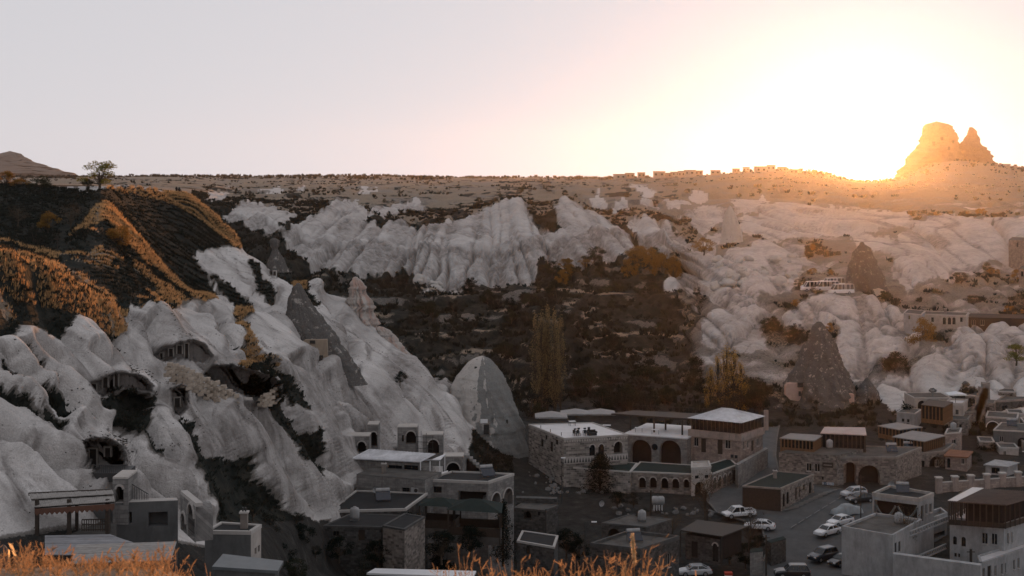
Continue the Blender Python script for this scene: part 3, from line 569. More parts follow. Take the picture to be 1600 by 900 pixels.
# the pale rounded cone at the end of the hillside
r, f = rock_cone('fairy_chimney', 'rounded pale rock cone with grey flank and small doorway at the hill end', 245,
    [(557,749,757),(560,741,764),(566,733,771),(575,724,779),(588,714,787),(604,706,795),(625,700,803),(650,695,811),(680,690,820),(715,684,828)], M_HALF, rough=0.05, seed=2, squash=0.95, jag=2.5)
hole_box(r, f, 757, 654, 765, 668, 'doorway', out=0.15); hole_box(r, f, 791, 649, 794, 655, 'window', out=0.1); hole_box(r, f, 742, 570, 746, 574, 'window', out=0.1)
sg = hole_box(r, f, 752, 645, 763, 651, 'sign_board', plain('white_board', (0.7, 0.7, 0.7), 0.5, 0.05), out=0.55, depth=0.1)
# the big dark chimney over the village
r, f = rock_cone('fairy_chimney', 'tall dark pointed rock cone with two rosy plastered cave fronts', 298,
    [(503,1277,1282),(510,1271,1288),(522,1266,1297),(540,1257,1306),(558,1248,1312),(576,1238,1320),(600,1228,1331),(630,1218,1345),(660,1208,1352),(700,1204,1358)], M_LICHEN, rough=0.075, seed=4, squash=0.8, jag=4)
pw, a = plaster_patch(r, f, [(1223,600),(1226,596),(1240,595),(1257,596),(1257,610),(1252,618),(1242,623),(1230,621),(1223,614)], out=-0.6)
for q in ((1242,607,1245,614),(1241,594,1249,601)): hole_box(r, f, *q, name='window', out=-0.25, depth=0.6)
pw, a = plaster_patch(r, f, [(1296,612),(1300,609),(1314,610),(1326,611),(1326,626),(1318,632),(1308,633),(1299,629),(1296,622)], out=-0.6)
for q in ((1293,617,1298,625),(1322,617,1325,625),(1295,611,1298,614)): hole_box(r, f, *q, name='window', out=-0.1, depth=0.6)
hole_box(r, f, 1237, 631, 1242, 646, 'doorway', out=0.0)
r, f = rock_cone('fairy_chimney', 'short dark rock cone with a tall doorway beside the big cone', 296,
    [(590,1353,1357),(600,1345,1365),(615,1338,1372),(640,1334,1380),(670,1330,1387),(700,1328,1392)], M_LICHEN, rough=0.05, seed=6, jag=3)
hole_box(r, f, 1348, 629, 1353, 643, 'doorway', out=0.1)
r, f = rock_cone('fairy_chimney', 'pointed rock cone with pale doorway front behind the parked minibuses', 384,
    [(378,1344,1350),(390,1335,1359),(408,1328,1369),(430,1322,1378),(452,1319,1386),(490,1316,1394)], M_LICHEN, rough=0.06, seed=8, jag=4)
pw, a = plaster_patch(r, f, [(1351,476),(1352,456),(1356,450),(1366,448),(1376,452),(1379,462),(1379,477)], mat=M_PALE, out=0.1)
hole_box(r, f, 1361, 467, 1365, 475, 'doorway', out=0.35)
rock_cone('fairy_chimney', 'slender pale rock spire on the far slope beyond the autumn trees', 470, [(322,1139,1142),(335,1133,1149),(355,1129,1156),(375,1126,1161),(405,1122,1168)], M_PALE, rough=0.05, seed=10)
# the dark pyramid with a cave house in the near hillside
r, f = rock_cone('rock_pyramid', 'dark pyramid shaped rock with a walled cave house in its foot', 209,
    [(444,461,466),(456,454,474),(475,446,487),(500,441,507),(520,443,522),(545,452,540),(575,466,562),(600,470,575)], M_LICHEN, rough=0.035, seed=12, squash=0.62, lean=0.12, jag=4)
pw, a = plaster_patch(r, f, [(476,566),(473,545),(475,532),(480,528),(514,528),(516,566)], mat=plain('tan_cave_wall', (0.30, 0.24, 0.185), 0.9, 0.15, 2.0, 0.1, grime=0.3), out=0.5)
hole_box(r, f, 499, 552, 508, 563, 'doorway', out=0.95); hole_box(r, f, 488, 529, 496, 534, 'window', out=0.95)
rock_cone('rock_fin', 'upright cracked rock fin with rosy streaks at the top of the hill shoulder', 254, [(433,553,559),(440,548,567),(452,545,575),(470,542,583),(500,536,588),(540,531,592),(590,528,602)], M_FIN, 'rock', 0.13, 14, 0.9, jag=9)
rock_cone('rock_buttress', 'low blocky rock buttress stepping down beside the upright fin', 249, [(511,590,600),(520,586,612),(535,582,625),(552,580,640),(570,578,655),(600,576,668)], M_FIN, 'rock', 0.12, 16, 0.7, jag=9)
rock_cone('perched_boulder', 'small dark rock knob perched on the sunlit ridge', 250, [(373,424,433),(376,421,437),(384,422,436),(389,425,434),(398,422,440),(425,412,452)], M_LICHEN, 'rock', 0.08, 18, 1.0, 32, 24)
# distant rock fortress on the skyline and its town hill
r, f = rock_cone('rock_castle', 'tall flat topped rock fortress on the skyline', 2950, [(194,1446,1482),(197,1443,1488),(206,1441,1491),(216,1440,1496),(224,1436,1499),(236,1428,1504),(250,1418,1512),(270,1405,1525),(290,1390,1540)], M_CASTLE, 'rock fortress', 0.05, 20, 0.9, jag=5)
for q in ((1450,222,1453,227),(1462,215,1465,220),(1471,230,1474,235),(1480,220,1482,225)): hole_box(r, f, *q, name='window', out=6, depth=12)
rock_cone('rock_spire', 'jagged rock spire beside the flat topped fortress', 2930, [(199,1514,1519),(204,1510,1524),(214,1507,1528),(226,1504,1534),(236,1498,1544),(252,1490,1556),(275,1485,1565)], M_CASTLE, 'rock fortress', 0.06, 22, 0.9, jag=6)
rock_cone('mesa', 'long flat topped mesa on the far skyline', 3900, [(240,0,32),(243,-60,36),(252,-120,50),(262,-200,78),(270,-260,112),(282,-300,140)], rock_mat('mesa_rock', (0.20, 0.16, 0.135), (0.12, 0.10, 0.085), 0.3), 'mesa', 0.02, 24, 0.5, jag=3)

# ------------------------------------------------------------------ caves cut into the near hillside
GPY_ = HZ + (EYE - GZ) * F / GY; GPX_ = 800 + GX / GY * F
def surfY(px, py, k0=1.0, k1=10.6):
    msk = (RKg > k0) & (RKg < k1); d = np.where(msk, (GPX_ - px) ** 2 + (GPY_ - py) ** 2, 1e12); i = np.argsort(d, axis=None)[:6]
    return float(GY.ravel()[i].min())
def cave(name, label, poly, depth, openings=(), group=None):
    # hollow the hillside itself, then set the dark window and door holes into the back of the hollow
    global GX, GY, GZ
    ys = [surfY(*p) for p in poly]; y0 = min(ys); y1 = max(ys); pl_ = np.array(poly, float)
    bb = (RKg > 1) & (RKg < 10.6) & (GPX_ > pl_[:, 0].min() - 17) & (GPX_ < pl_[:, 0].max() + 17) & (GPY_ > pl_[:, 1].min() - 17) & (GPY_ < pl_[:, 1].max() + 17) & (GY > y0 - 8) & (GY < y1 + 10)
    x = GPX_[bb]; y = GPY_[bb]; d = np.full(x.shape, 1e9); ins = np.zeros(x.shape, bool)
    for (xa, ya_), (xb, yb_) in zip(pl_, np.roll(pl_, -1, 0)):
        ex, ey = xb - xa, yb_ - ya_; t_ = np.clip(((x - xa) * ex + (y - ya_) * ey) / (ex * ex + ey * ey), 0, 1); d = np.minimum(d, np.hypot(x - xa - t_ * ex, y - ya_ - t_ * ey))
        c_ = ((ya_ <= y) & (yb_ > y)) | ((yb_ <= y) & (ya_ > y)); ins ^= c_ & (x < xa + (y - ya_) / (ey if abs(ey) > 1e-9 else 1e-9) * ex)
    sd_ = np.where(ins, d, -d); mk_ = sstep(-0.5, 2.0, sd_); hood = sstep(-15.0, -1.0, sd_); yf = y0 + (y1 - y0) * 0.35; Yb = yf + depth
    cxp, cyp = pl_[:, 0].mean(), pl_[:, 1].mean(); vx = (cxp - 800) / F; vz = -(cyp - HZ) / F       # the gallery runs into the hill and slightly down
    dY = -np.clip(GY[bb] - yf, 0, None) * hood + np.clip(yf - GY[bb], 0, None) * mk_ + depth * mk_
    GY[bb] += dY; GX[bb] += vx * dY; GZ[bb] += vz * dY
    patina_shade[bb] = np.maximum(patina_shade[bb], 0.95 * mk_)          # cave walls painted darker for the shade under the overhang
    base = P(pl_[:, 0].mean(), pl_[:, 1].max(), y0); root = empty(name, base); tag(root, label, 'cave', group)
    for kind, xa, ya_, xb, yb_ in openings:
        Yo = Yb + 0.25; w_ = (xb - xa) / F * Yo / 2; h = (yb_ - ya_) / F * Yo / 2
        fr_ = MB(); fr_.box(-w_ - .12, -w_, 0, .5, -h, h).box(w_, w_ + .12, 0, .5, -h, h).box(-w_ - .12, w_ + .12, 0, .5, h, h + .12)
        o_ = fr_.build(kind, M_PALE, root, loc=P((xa + xb) / 2, (ya_ + yb_) / 2, Yo - 0.6) - base); MB().box(-w_, w_, 0.06, 0.6, -h, h).build('dark_interior', M_HOLE, o_)
    if not openings:
        MB().box(-0.6, 0.6, 0, 0.3, 0, 0.25).build('fallen_stone', M_PALE, root, loc=(0, depth * 0.4, -0.1))
    return root, base, Yb
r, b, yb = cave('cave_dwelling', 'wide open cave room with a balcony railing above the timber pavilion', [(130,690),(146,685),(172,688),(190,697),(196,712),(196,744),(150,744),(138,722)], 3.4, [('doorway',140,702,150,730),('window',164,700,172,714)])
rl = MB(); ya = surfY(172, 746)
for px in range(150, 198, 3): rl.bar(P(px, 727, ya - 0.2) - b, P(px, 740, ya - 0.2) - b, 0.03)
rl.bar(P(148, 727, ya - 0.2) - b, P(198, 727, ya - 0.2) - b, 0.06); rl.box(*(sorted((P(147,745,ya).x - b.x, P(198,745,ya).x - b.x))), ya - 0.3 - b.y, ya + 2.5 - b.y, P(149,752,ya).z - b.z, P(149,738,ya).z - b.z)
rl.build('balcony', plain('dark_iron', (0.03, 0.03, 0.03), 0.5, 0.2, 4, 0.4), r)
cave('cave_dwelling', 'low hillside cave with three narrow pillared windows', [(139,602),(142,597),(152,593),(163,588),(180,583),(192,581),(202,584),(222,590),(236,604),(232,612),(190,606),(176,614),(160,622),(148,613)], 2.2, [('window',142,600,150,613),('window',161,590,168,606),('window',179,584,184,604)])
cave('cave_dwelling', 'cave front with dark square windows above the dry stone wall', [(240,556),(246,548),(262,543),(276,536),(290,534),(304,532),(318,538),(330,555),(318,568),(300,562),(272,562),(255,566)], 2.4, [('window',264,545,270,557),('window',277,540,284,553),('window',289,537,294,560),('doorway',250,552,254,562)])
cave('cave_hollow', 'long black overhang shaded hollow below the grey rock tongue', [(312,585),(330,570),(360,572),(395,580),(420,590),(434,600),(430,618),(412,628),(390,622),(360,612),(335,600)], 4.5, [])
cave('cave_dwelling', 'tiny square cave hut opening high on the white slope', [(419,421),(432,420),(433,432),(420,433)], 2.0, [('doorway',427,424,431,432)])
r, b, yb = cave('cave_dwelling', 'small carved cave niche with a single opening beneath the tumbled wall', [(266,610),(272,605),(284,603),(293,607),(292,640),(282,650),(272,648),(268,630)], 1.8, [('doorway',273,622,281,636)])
# tumbled dry stone walls on the hillside
M_DRYSTONE = None
def stone_run(name, label, pts, Yo, rows_, size, mat):
    root = empty(name, P(pts[0][0], pts[0][2], Yo(pts[0][0]))); tag(root, label, 'stone wall'); rnd = random.Random(5); base = root.location
    proto = []
    for q in range(5):
        mb = MB().box(-.5, .5, -.5, .5, -.5, .5)
        mb.v = [(x * (1 + rnd.uniform(-.15, .15)), y * (1 + rnd.uniform(-.15, .15)), z * (1 + rnd.uniform(-.2, .2))) for x, y, z in mb.v]
        me = bpy.data.meshes.new('stone'); me.from_pydata(mb.v, [], mb.f); me.materials.append(mat); proto.append(me)
    n = 0
    for (xa, ta, ba), (xb, tb, bb) in zip(pts[:-1], pts[1:]):
        cols = max(1, int((xb - xa) / (size * 1.02)))
        for c_ in range(cols):
            u = (c_ + 0.5) / cols; px = xa + (xb - xa) * u; t_ = ta + (tb - ta) * u; bt = ba + (bb - ba) * u
            nr = max(1, int((bt - t_) / (size * 0.60)))
            for r_ in range(nr):
                if n >= 280: break
                py = bt - (r_ + 0.5) * (bt - t_) / nr; Y = Yo(px) + r_ * 0.10; s_ = size / F * Y
                o = bpy.data.objects.new('stone', proto[rnd.randrange(5)]); link(o, root); n += 1
                o.location = P(px + (size * 0.55 if r_ % 2 else 0) + rnd.uniform(-.6, .6), py + rnd.uniform(-.4, .4), Y) - base
                o.scale = (s_ * rnd.uniform(1.05, 1.3), s_ * 1.6, s_ * rnd.uniform(0.62, 0.78)); o.rotation_euler = (0, rnd.uniform(-.12, .12), rnd.uniform(-.3, .3))
M_STONE1 = plain('dry_stone', (0.33, 0.28, 0.23), 0.95, 0.35, 1.2, 0.1, bump=0.4)
stone_run('retaining_wall', 'tumbled dry stone retaining wall stepping down below the cave windows', [(258,566,585),(275,570,600),(300,580,610),(318,588,620),(340,598,636),(362,612,645),(378,628,652)], lambda px: surfY(px, 612) - 0.9, 0, 7.5, M_STONE1)
stone_run('retaining_wall', 'short ruined stone stump wall at the mouth of the dark hollow', [(404,620,634),(418,612,636),(432,602,630)], lambda px: surfY(px, 625) - 0.6, 0, 6.5, M_STONE1)
# ================================================================== VEGETATION
def leaf_mat(name, col, trans=0.45, var=0.5, sc=1.7):
    t = NT(name); v = t.pos((1, 1, 1)); n = t.noise(v, sc, 4.0, 0.7)
    c = t.ramp(n, [(0.25, tuple(x * (1 - var) for x in col)), (0.75, tuple(x * (1 + var) for x in col))])
    d = t.n('ShaderNodeBsdfDiffuse', {'Color': c}); tr = t.n('ShaderNodeBsdfTranslucent', {'Color': c})
    mx = t.n('ShaderNodeMixShader', {0: trans, 1: d.outputs[0], 2: tr.outputs[0]}); t.t.links.new(mx.outputs[0], t.out.inputs[0]); return t.mat
L_STRAW = leaf_mat('straw_blades', (0.50, 0.315, 0.155), 0.5, 0.65); L_SCRUB = leaf_mat('scrub_twigs', (0.028, 0.031, 0.026), 0.25)
L_DARK = leaf_mat('dark_evergreen', (0.012, 0.018, 0.015), 0.2); L_BUSH = leaf_mat('olive_bush_leaves', (0.030, 0.036, 0.024), 0.3)
L_AUT = leaf_mat('autumn_leaves', (0.20, 0.115, 0.035), 0.45); L_GREEN = leaf_mat('olive_green_leaves', (0.15, 0.145, 0.04), 0.55)
L_BROWN = leaf_mat('bare_twigs', (0.085, 0.06, 0.04), 0.2); L_POP = leaf_mat('poplar_leaves', (0.25, 0.19, 0.10), 0.5); L_GOLD = leaf_mat('golden_poplar_leaves', (0.36, 0.22, 0.06), 0.5)
M_BARK = plain('bark', (0.07, 0.055, 0.042), 0.95, 0.35, 4.0, 0.1, bump=0.5)
def tufts(name, label, pos, h, mat, nb=7, spread=0.5, wid=0.09, seed=1, lean=(0, 0)):
    rg = np.random.default_rng(seed); n = len(pos); pos = np.repeat(pos, nb, 0); hh = np.repeat(h, nb) * rg.uniform(0.5, 1.15, n * nb)
    a = rg.uniform(0, 2 * np.pi, n * nb); rr = rg.uniform(0, 0.35, n * nb) * hh * spread * 2; tl = rg.uniform(0.1, 0.9, n * nb) * spread
    b = pos + np.stack([np.cos(a) * rr, np.sin(a) * rr, np.zeros(n * nb) - 0.05], -1)
    tip = b + np.stack([np.cos(a) * tl * hh + lean[0] * hh, np.sin(a) * tl * hh + lean[1] * hh, hh], -1)
    a2 = rg.uniform(0, 2 * np.pi, n * nb); s_ = np.stack([np.cos(a2), np.sin(a2), np.zeros(n * nb)], -1) * (hh * wid)[:, None]
    mid = (b * 0.45 + tip * 0.55); co = np.stack([b - s_ * 0.6, b + s_ * 0.6, mid + s_, tip, mid - s_], 1).reshape(-1, 3)
    i = np.arange(n * nb) * 5
    q = np.stack([i, i + 1, i + 2, i + 4], -1); t_ = np.stack([i + 4, i + 2, i + 3], -1)
    o = bpy.data.objects.new(name, mesh_np(name, co, quads=q, tris=t_, mat=mat)); link(o); o['kind'] = 'stuff'; o['label'] = label; return o
area = (np.abs(np.gradient(GX, axis=0)) * np.sqrt(np.gradient(GY, axis=1) ** 2 + np.gradient(GZ, axis=1) ** 2)).ravel()
GV = np.stack([GX, GY, GZ], -1).reshape(-1, 3); vflat = veg.ravel(); dflat = dry.ravel(); kf = RKg.ravel(); pf = PXg.ravel(); nvis = (NYv.ravel() < 0.35)
rough_n = fbm(TX / 3.0, TY / 3.0, 3, 211).ravel()
def pick(wt, n, seed):
    rg = np.random.default_rng(seed); wt = np.clip(wt, 0, None); p_ = wt / wt.sum(); ix = rg.choice(len(p_), n, p=p_)
    return GV[ix] + np.stack([rg.uniform(-.2, .2, n), rg.uniform(-.2, .2, n), np.zeros(n)], -1), ix, rg
hillm = (kf < 10.7) & (kf > 2.2) & (pf < 800) & (pf > -120) & (vflat > 0.6)
p_, ix, rg = pick(hillm * (kf > 4.6) * (kf < 8.3) * area * (dflat > 0.5), 15000, 1)
tufts('dry_grass', 'dry straw grass tufts covering the upper hillside', p_, rg.uniform(0.18, 0.5, len(p_)) , L_STRAW, 10, 0.6, 0.045, 2)
p_, ix, rg = pick(hillm * area * (0.25 + rough_n), 34000, 3)
tufts('hill_scrub', 'low dark scrub growing over the hillside', p_, rg.uniform(0.15, 0.42, len(p_)), L_SCRUB, 9, 0.9, 0.2, 4)
rimm = (kf > 9.75) & (kf < 10.15) & (pf > 165) & (pf < 480); spur = (kf > 7.75) & (kf < 8.2) & (pf > 150) & (pf < 450); crest = (kf > 5.35) & (kf < 6.2) & (pf < 330) & (pf > -100)
p_, ix, rg = pick((rimm * 1.0 + spur * 1.2 + crest * 1.0) * (vflat > 0.55) * area, 16000, 5)
tufts('ridge_grass', 'tall straw grass on the ridge crests catching the low sun', p_, rg.uniform(0.22, 0.6, len(p_)), L_STRAW, 10, 0.5, 0.045, 6)
valm = ((kf > 10.6) | ((kf > 8.4) & (pf > 1000))) & (kf < 16.3) & (vflat > 0.6) & (pf > 300) & (pf < 1700)
p_, ix, rg = pick(valm * area * (rough_n > 0.5), 10000, 7)
tufts('valley_scrub', 'dark scrub scattered over the valley terraces and rock slopes', p_, rg.uniform(0.4, 1.4, len(p_)), L_SCRUB, 12, 0.8, 0.2, 8)
platm = (kf > 16.3) & (kf < 18.4) & (vflat > 0.6)
big = fbm(TX / 45, TY / 45, 4, 215).ravel()
p_, ix, rg = pick(platm * area * (big > 0.57), 2200, 9)
tufts('plateau_scrub', 'far low bushes dotted over the dry plateau', p_, rg.uniform(0.8, 2.2, len(p_)), L_SCRUB, 12, 0.8, 0.24, 10)
skm = (kf > 18.3) & (kf < 19.2)
p_, ix, rg = pick(skm * area * (big > 0.52), 2600, 11)
tufts('far_treeline', 'tiny far trees along the skyline of the plateau', p_, rg.uniform(1.5, 5.5, len(p_)) , L_SCRUB, 16, 0.55, 0.2, 12)

rk = Lw.ravel() * (vflat < 0.35); gro = fbm(s / 2.2, dn / 18, 5, 155, 0.6).ravel()
p_, ix, rg = pick(rk * area * ((rough_n > 0.62) * 1.0 + (gro > 0.62) * 0.6), 3800, 13)
tufts('rock_plants', 'tiny dark plants and pebbles speckling the pale rock', p_, rg.uniform(0.03, 0.13, len(p_)), leaf_mat('grey_rock_plants', (0.09, 0.085, 0.075), 0.2), 8, 1.0, 0.3, 14)
def leaf_cloud(centers, per, spread, leaf, seed, up=1.0):
    rg = np.random.default_rng(seed); c_ = np.repeat(np.asarray(centers, float), per, 0); n = len(c_)
    d = rg.normal(size=(n, 3)); d /= np.linalg.norm(d, axis=1)[:, None] + 1e-9
    p_ = c_ + d * (rg.uniform(0.15, 1, n) ** 0.6)[:, None] * spread * np.array([1, 1, up])
    u = rg.normal(size=(n, 3)); u /= np.linalg.norm(u, axis=1)[:, None]; v_ = np.cross(u, rg.normal(size=(n, 3))); v_ /= np.linalg.norm(v_, axis=1)[:, None] + 1e-9
    s_ = (leaf * rg.uniform(0.5, 1.3, n))[:, None]
    co = np.stack([p_ - u * s_, p_ - v_ * s_ * 0.5, p_ + u * s_, p_ + v_ * s_ * 0.5], 1).reshape(-1, 3)
    return co, (np.arange(n) * 4)[:, None] + np.arange(4)[None, :]
TREE_CACHE = {}
def tree_mesh(kind, seed):
    if (kind, seed) in TREE_CACHE: return TREE_CACHE[(kind, seed)]
    rnd = random.Random(seed * 31 + len(kind)); tr = MB(); cen = []
    if kind in ('round', 'bush', 'autumn', 'green', 'dark', 'lowgreen'):        # unit height 1
        low = kind in ('bush', 'lowgreen'); st = 0.06 if low else 0.22
        tr.tube([(0, 0, -0.05), (rnd.uniform(-.02, .02), rnd.uniform(-.02, .02), st), (rnd.uniform(-.05, .05), rnd.uniform(-.05, .05), 0.55)], [0.035, 0.028, 0.012], 6)
        for k in range(16 if low else 20):
            a = rnd.uniform(0, 6.28); e = rnd.uniform(0.05, 1.0); rr = rnd.uniform(0.18, 0.46) * (1.15 if low else 1)
            z = st + 0.05 + (0.92 - st) * e; wz = math.sin(math.pi * min(1, 0.18 + 0.75 * e)); tip = (math.cos(a) * rr * wz, math.sin(a) * rr * wz, z)
            tr.tube([(0, 0, st * 0.9 + 0.1 * e), (tip[0] * 0.5, tip[1] * 0.5, (st + z) / 2), tip], [0.014, 0.009, 0.003], 4, False); cen.append(tip)
        co, q = leaf_cloud(cen, 130, 0.16, 0.026, seed, 0.75)
    elif kind == 'bare':
        tr.tube([(0, 0, -0.05), (0.02, 0, 0.3), (0.0, 0.03, 0.6)], [0.03, 0.022, 0.010], 6)
        for k in range(34):
            a = rnd.uniform(0, 6.28); z0 = rnd.uniform(0.15, 0.55); rr = rnd.uniform(0.15, 0.45); z = z0 + rnd.uniform(0.2, 0.45)
            t_ = (math.cos(a) * rr, math.sin(a) * rr, z); tr.tube([(0.01, 0, z0), (t_[0] * .5, t_[1] * .5, z0 + (z - z0) * .6), t_], [0.009, 0.006, 0.002], 3, False); cen.append(t_)
        co, q = leaf_cloud(cen, 28, 0.12, 0.016, seed)
    elif kind in ('poplar', 'golden'):
        tr.tube([(0, 0, -0.03), (0, 0, 0.5), (0, 0, 0.97)], [0.014, 0.010, 0.002], 6)
        for k in range(70):
            z = rnd.uniform(0.10, 0.97); rr = 0.075 * math.sin(math.pi * min(1, (z * 0.86 + 0.10))) * rnd.uniform(0.3, 1.2); a = rnd.uniform(0, 6.28)
            t_ = (math.cos(a) * rr, math.sin(a) * rr, z); tr.tube([(0, 0, max(0.02, z - 0.22)), (t_[0] * .9, t_[1] * .9, z - .08), t_], [0.004, 0.003, 0.001], 3, False); cen.append(t_)
        co, q = leaf_cloud(cen, 34, 0.034, 0.0075, seed, 2.4)
    elif kind == 'conifer':
        tr.tube([(0, 0, -0.05), (0, 0, 0.5), (0, 0, 0.97)], [0.03, 0.02, 0.003], 6)
        for k in range(75):
            z = 0.06 + 0.9 * (k / 75); rr = (0.30 * (1 - z) ** 0.75 + 0.02) * rnd.uniform(0.55, 1.1); a = k * 2.4
            t_ = (math.cos(a) * rr, math.sin(a) * rr, z - 0.02); tr.tube([(0, 0, z + 0.02), t_], [0.006, 0.002], 3, False); cen.append(t_); cen.append((t_[0] * .5, t_[1] * .5, z))
        co, q = leaf_cloud(cen, 38, 0.06, 0.014, seed)
    me1 = bpy.data.meshes.new('trunk'); me1.from_pydata(tr.v, [], tr.f); me1.materials.append(M_BARK)
    lm = {'round': L_BUSH, 'bush': L_SCRUB, 'autumn': L_AUT, 'green': L_GREEN, 'lowgreen': L_GREEN, 'dark': L_DARK, 'bare': L_BROWN, 'poplar': L_POP, 'golden': L_GOLD, 'conifer': L_DARK}[kind]
    me2 = mesh_np('crown', co, quads=q, mat=lm); TREE_CACHE[(kind, seed)] = (me1, me2); return me1, me2
def tree(name, label, cat, kind, loc, h, wscale=1.0, seed=1, group=None, rz=0.0):
    me1, me2 = tree_mesh(kind, seed); r_ = empty(name, loc, rz); r_.scale = (h * wscale, h * wscale, h); tag(r_, label, cat, group)
    a = bpy.data.objects.new('trunk', me1); link(a, r_); b = bpy.data.objects.new('crown', me2); link(b, r_); return r_
def tree_px(name, label, cat, kind, px, pt, pb, Y, wpx=None, seed=1, group=None):      # crown top and foot rows in the photograph
    h = (pb - pt) / F * Y; base = P(px, pb, Y); nat = {'poplar': 0.17, 'golden': 0.17, 'conifer': 0.6, 'bush': 1.05}.get(kind, 0.95)
    ws = 1.0 if wpx is None else (wpx / F * Y) / (h * nat); return tree(name, label, cat, kind, base, h, ws, seed, group, seed * 1.3)
tree_px('hilltop_tree', 'broad round tree standing alone on the hilltop edge', 'tree', 'lowgreen', 156, 250, 292, 212, 62, 1)
for i, (px, pt, pb, Y, wp, kd, lab) in enumerate([
    (8,268,298,215,34,'autumn','orange bush cut by the photo edge on the hilltop'), (30,278,300,214,30,'autumn','low orange bush between the two hilltop edge shrubs'), (62,276,304,216,46,'round','dark wide shrub on the hilltop skyline'),
    (138,280,300,212,24,'round','small dark shrub at the foot of the hilltop tree'), (28,322,352,178,34,'bare','leafless shrub at the far end of the dark slope'), (110,320,362,186,32,'bare','leafless dark shrub with upright twigs on the slope'),
    (75,330,368,180,36,'autumn','rusty leaved shrub in the middle of the dark slope'), (55,352,388,172,34,'bush','dusty low shrub beneath the rusty shrub'), (188,352,392,180,44,'autumn','brown shrub tucked against the sunlit spur'), (145,345,370,190,26,'bush','low shrub just uphill of the spur bushes'),
    (625,580,603,227,22,'dark','single dark bush alone on the smooth pale slope'), (196,288,296,236,16,'bush','little bush on the bare hilltop edge right of the tree')]):
    tree_px('hill_shrub', lab, 'shrub', kd, px, pt, pb, Y, wp, 20 + i % 5)
for i, (px, pt, wp) in enumerate([(836,488,17),(846,482,18),(856,476,18),(866,482,18),(876,490,17),(851,500,18),(868,505,18)]):
    tree_px('poplar', 'tall bare brownish poplar in the clump behind the stone hotel', 'tree', 'poplar', px, pt, 640, 288 + i % 3, wp, 40 + i % 3, 'poplars in the clump behind the hotel')
for i, (px, pt, wp) in enumerate([(1110,572,18),(1122,556,20),(1135,540,22),(1146,545,22),(1158,566,20)]):
    tree_px('autumn_poplar', 'yellow brown poplar in the row behind the hip roofed hotel wing', 'tree', 'golden', px, pt, 652, 290 + i % 3, wp * 1.25, 50 + i % 3, 'yellowing poplars behind the hotel wing')
tree_px('spruce', 'dense black green spruce in front of the stone hotel', 'tree', 'conifer', 938, 706, 790, 224, 74, 3)
tree_px('spruce', 'narrow dark conifer standing among the low roofs', 'tree', 'conifer', 786, 780, 880, 176, 44, 4)
tree_px('village_tree', 'round dark tree growing beside the sunken yard wall', 'tree', 'dark', 642, 800, 855, 168, 52, 5)
tree_px('courtyard_tree', 'brown bushy tree in the hotel courtyard between arches and doors', 'tree', 'bare', 1070, 690, 732, 244, 56, 6)
tree_px('village_tree', 'wide brownish green willow beside the dark stone arch', 'tree', 'round', 1388, 718, 768, 240, 66, 7)
tree_px('village_tree', 'leafless tree with pale fruit beside the arcade gate', 'tree', 'bare', 1102, 735, 815, 208, 50, 8)
tree_px('village_tree', 'leafless street tree in front of the white pickup', 'tree', 'bare', 1172, 790, 862, 196, 44, 9)
tree_px('village_tree', 'leafless creeper covered tree in the white hotel courtyard', 'tree', 'bare', 1417, 780, 880, 186, 44, 10)
tree_px('village_tree', 'dark round tree below the stone houses at the right edge', 'tree', 'dark', 1580, 672, 712, 268, 44, 11)
tree_px('village_tree', 'dusky tree growing before the pale cave houses', 'tree', 'dark', 1420, 632, 662, 282, 44, 12)
tree_px('village_tree', 'small rusty leaved tree beside the lamp post', 'tree', 'autumn', 1582, 722, 752, 246, 30, 13)
tree_px('village_tree', 'green brown tree in the hollow behind the twin rock cones', 'tree', 'round', 1400, 552, 592, 312, 46, 14)
tree_px('village_tree', 'tall orange tinted tree below the terrace hotel', 'tree', 'autumn', 1443, 500, 556, 322, 52, 15)
tree_px('village_tree', 'dark round bush on the bare slope above the terrace hotel', 'tree', 'dark', 1520, 462, 480, 372, 30, 16)
tree_px('village_tree', 'orange brown round tree below the far white dome', 'tree', 'autumn', 1100, 372, 400, 436, 36, 17)
tree_px('village_tree', 'pale green tree at the right edge beneath the terrace', 'tree', 'green', 1588, 540, 570, 306, 46, 18)
for i, (px, pt, wp) in enumerate([(1000,392,34),(1018,388,36),(1036,396,34),(985,402,30),(1052,402,30)]):
    tree_px('autumn_tree', 'brown gold tree in the grove under the right end of the cliffs', 'tree', 'autumn', px, pt, 446, 462, wp, 60 + i % 4, 'brown gold trees in the grove under the cliffs')
rnd = random.Random(9)
def scatter_bushes(n, label, group, region, kinds, hr, name='scrub_bush', cat='bush'):
    (x0, x1), (k0, k1) = region; wt = (kf > k0) & (kf < k1) & (pf > x0) & (pf < x1) & (vflat > 0.7)
    p_, ix, rg = pick(wt * area ** 0.5, n, len(label) + n)
    for i, q in enumerate(p_): tree(name, label, cat, rnd.choice(kinds), (q[0], q[1], q[2] - 0.15), rnd.uniform(*hr), rnd.uniform(0.9, 1.5), 70 + i % 5, group, rnd.uniform(0, 6))
scatter_bushes(48, 'dark bush in the thicket on the valley terraces', 'bushes on the valley terraces', ((600, 1120), (11.0, 14.0)), ['round', 'dark', 'bush', 'bush'], (1.8, 5.0))
scatter_bushes(26, 'bushy thicket along the foot of the fluted cliffs', 'bushes along the cliff foot', ((860, 1100), (13.5, 14.25)), ['round', 'autumn', 'bush'], (3.0, 6.5))
scatter_bushes(50, 'dusty bush among the boulders of the rocky hillside', 'bushes among the boulders', ((1100, 1640), (11.5, 16.3)), ['round', 'bush', 'autumn'], (1.4, 3.6))
scatter_bushes(60, 'lone dark bush dotted on the dry plateau above the cliffs', 'bushes on the plateau', ((330, 1250), (15.9, 17.1)), ['round', 'bush', 'dark'], (1.8, 4.2))
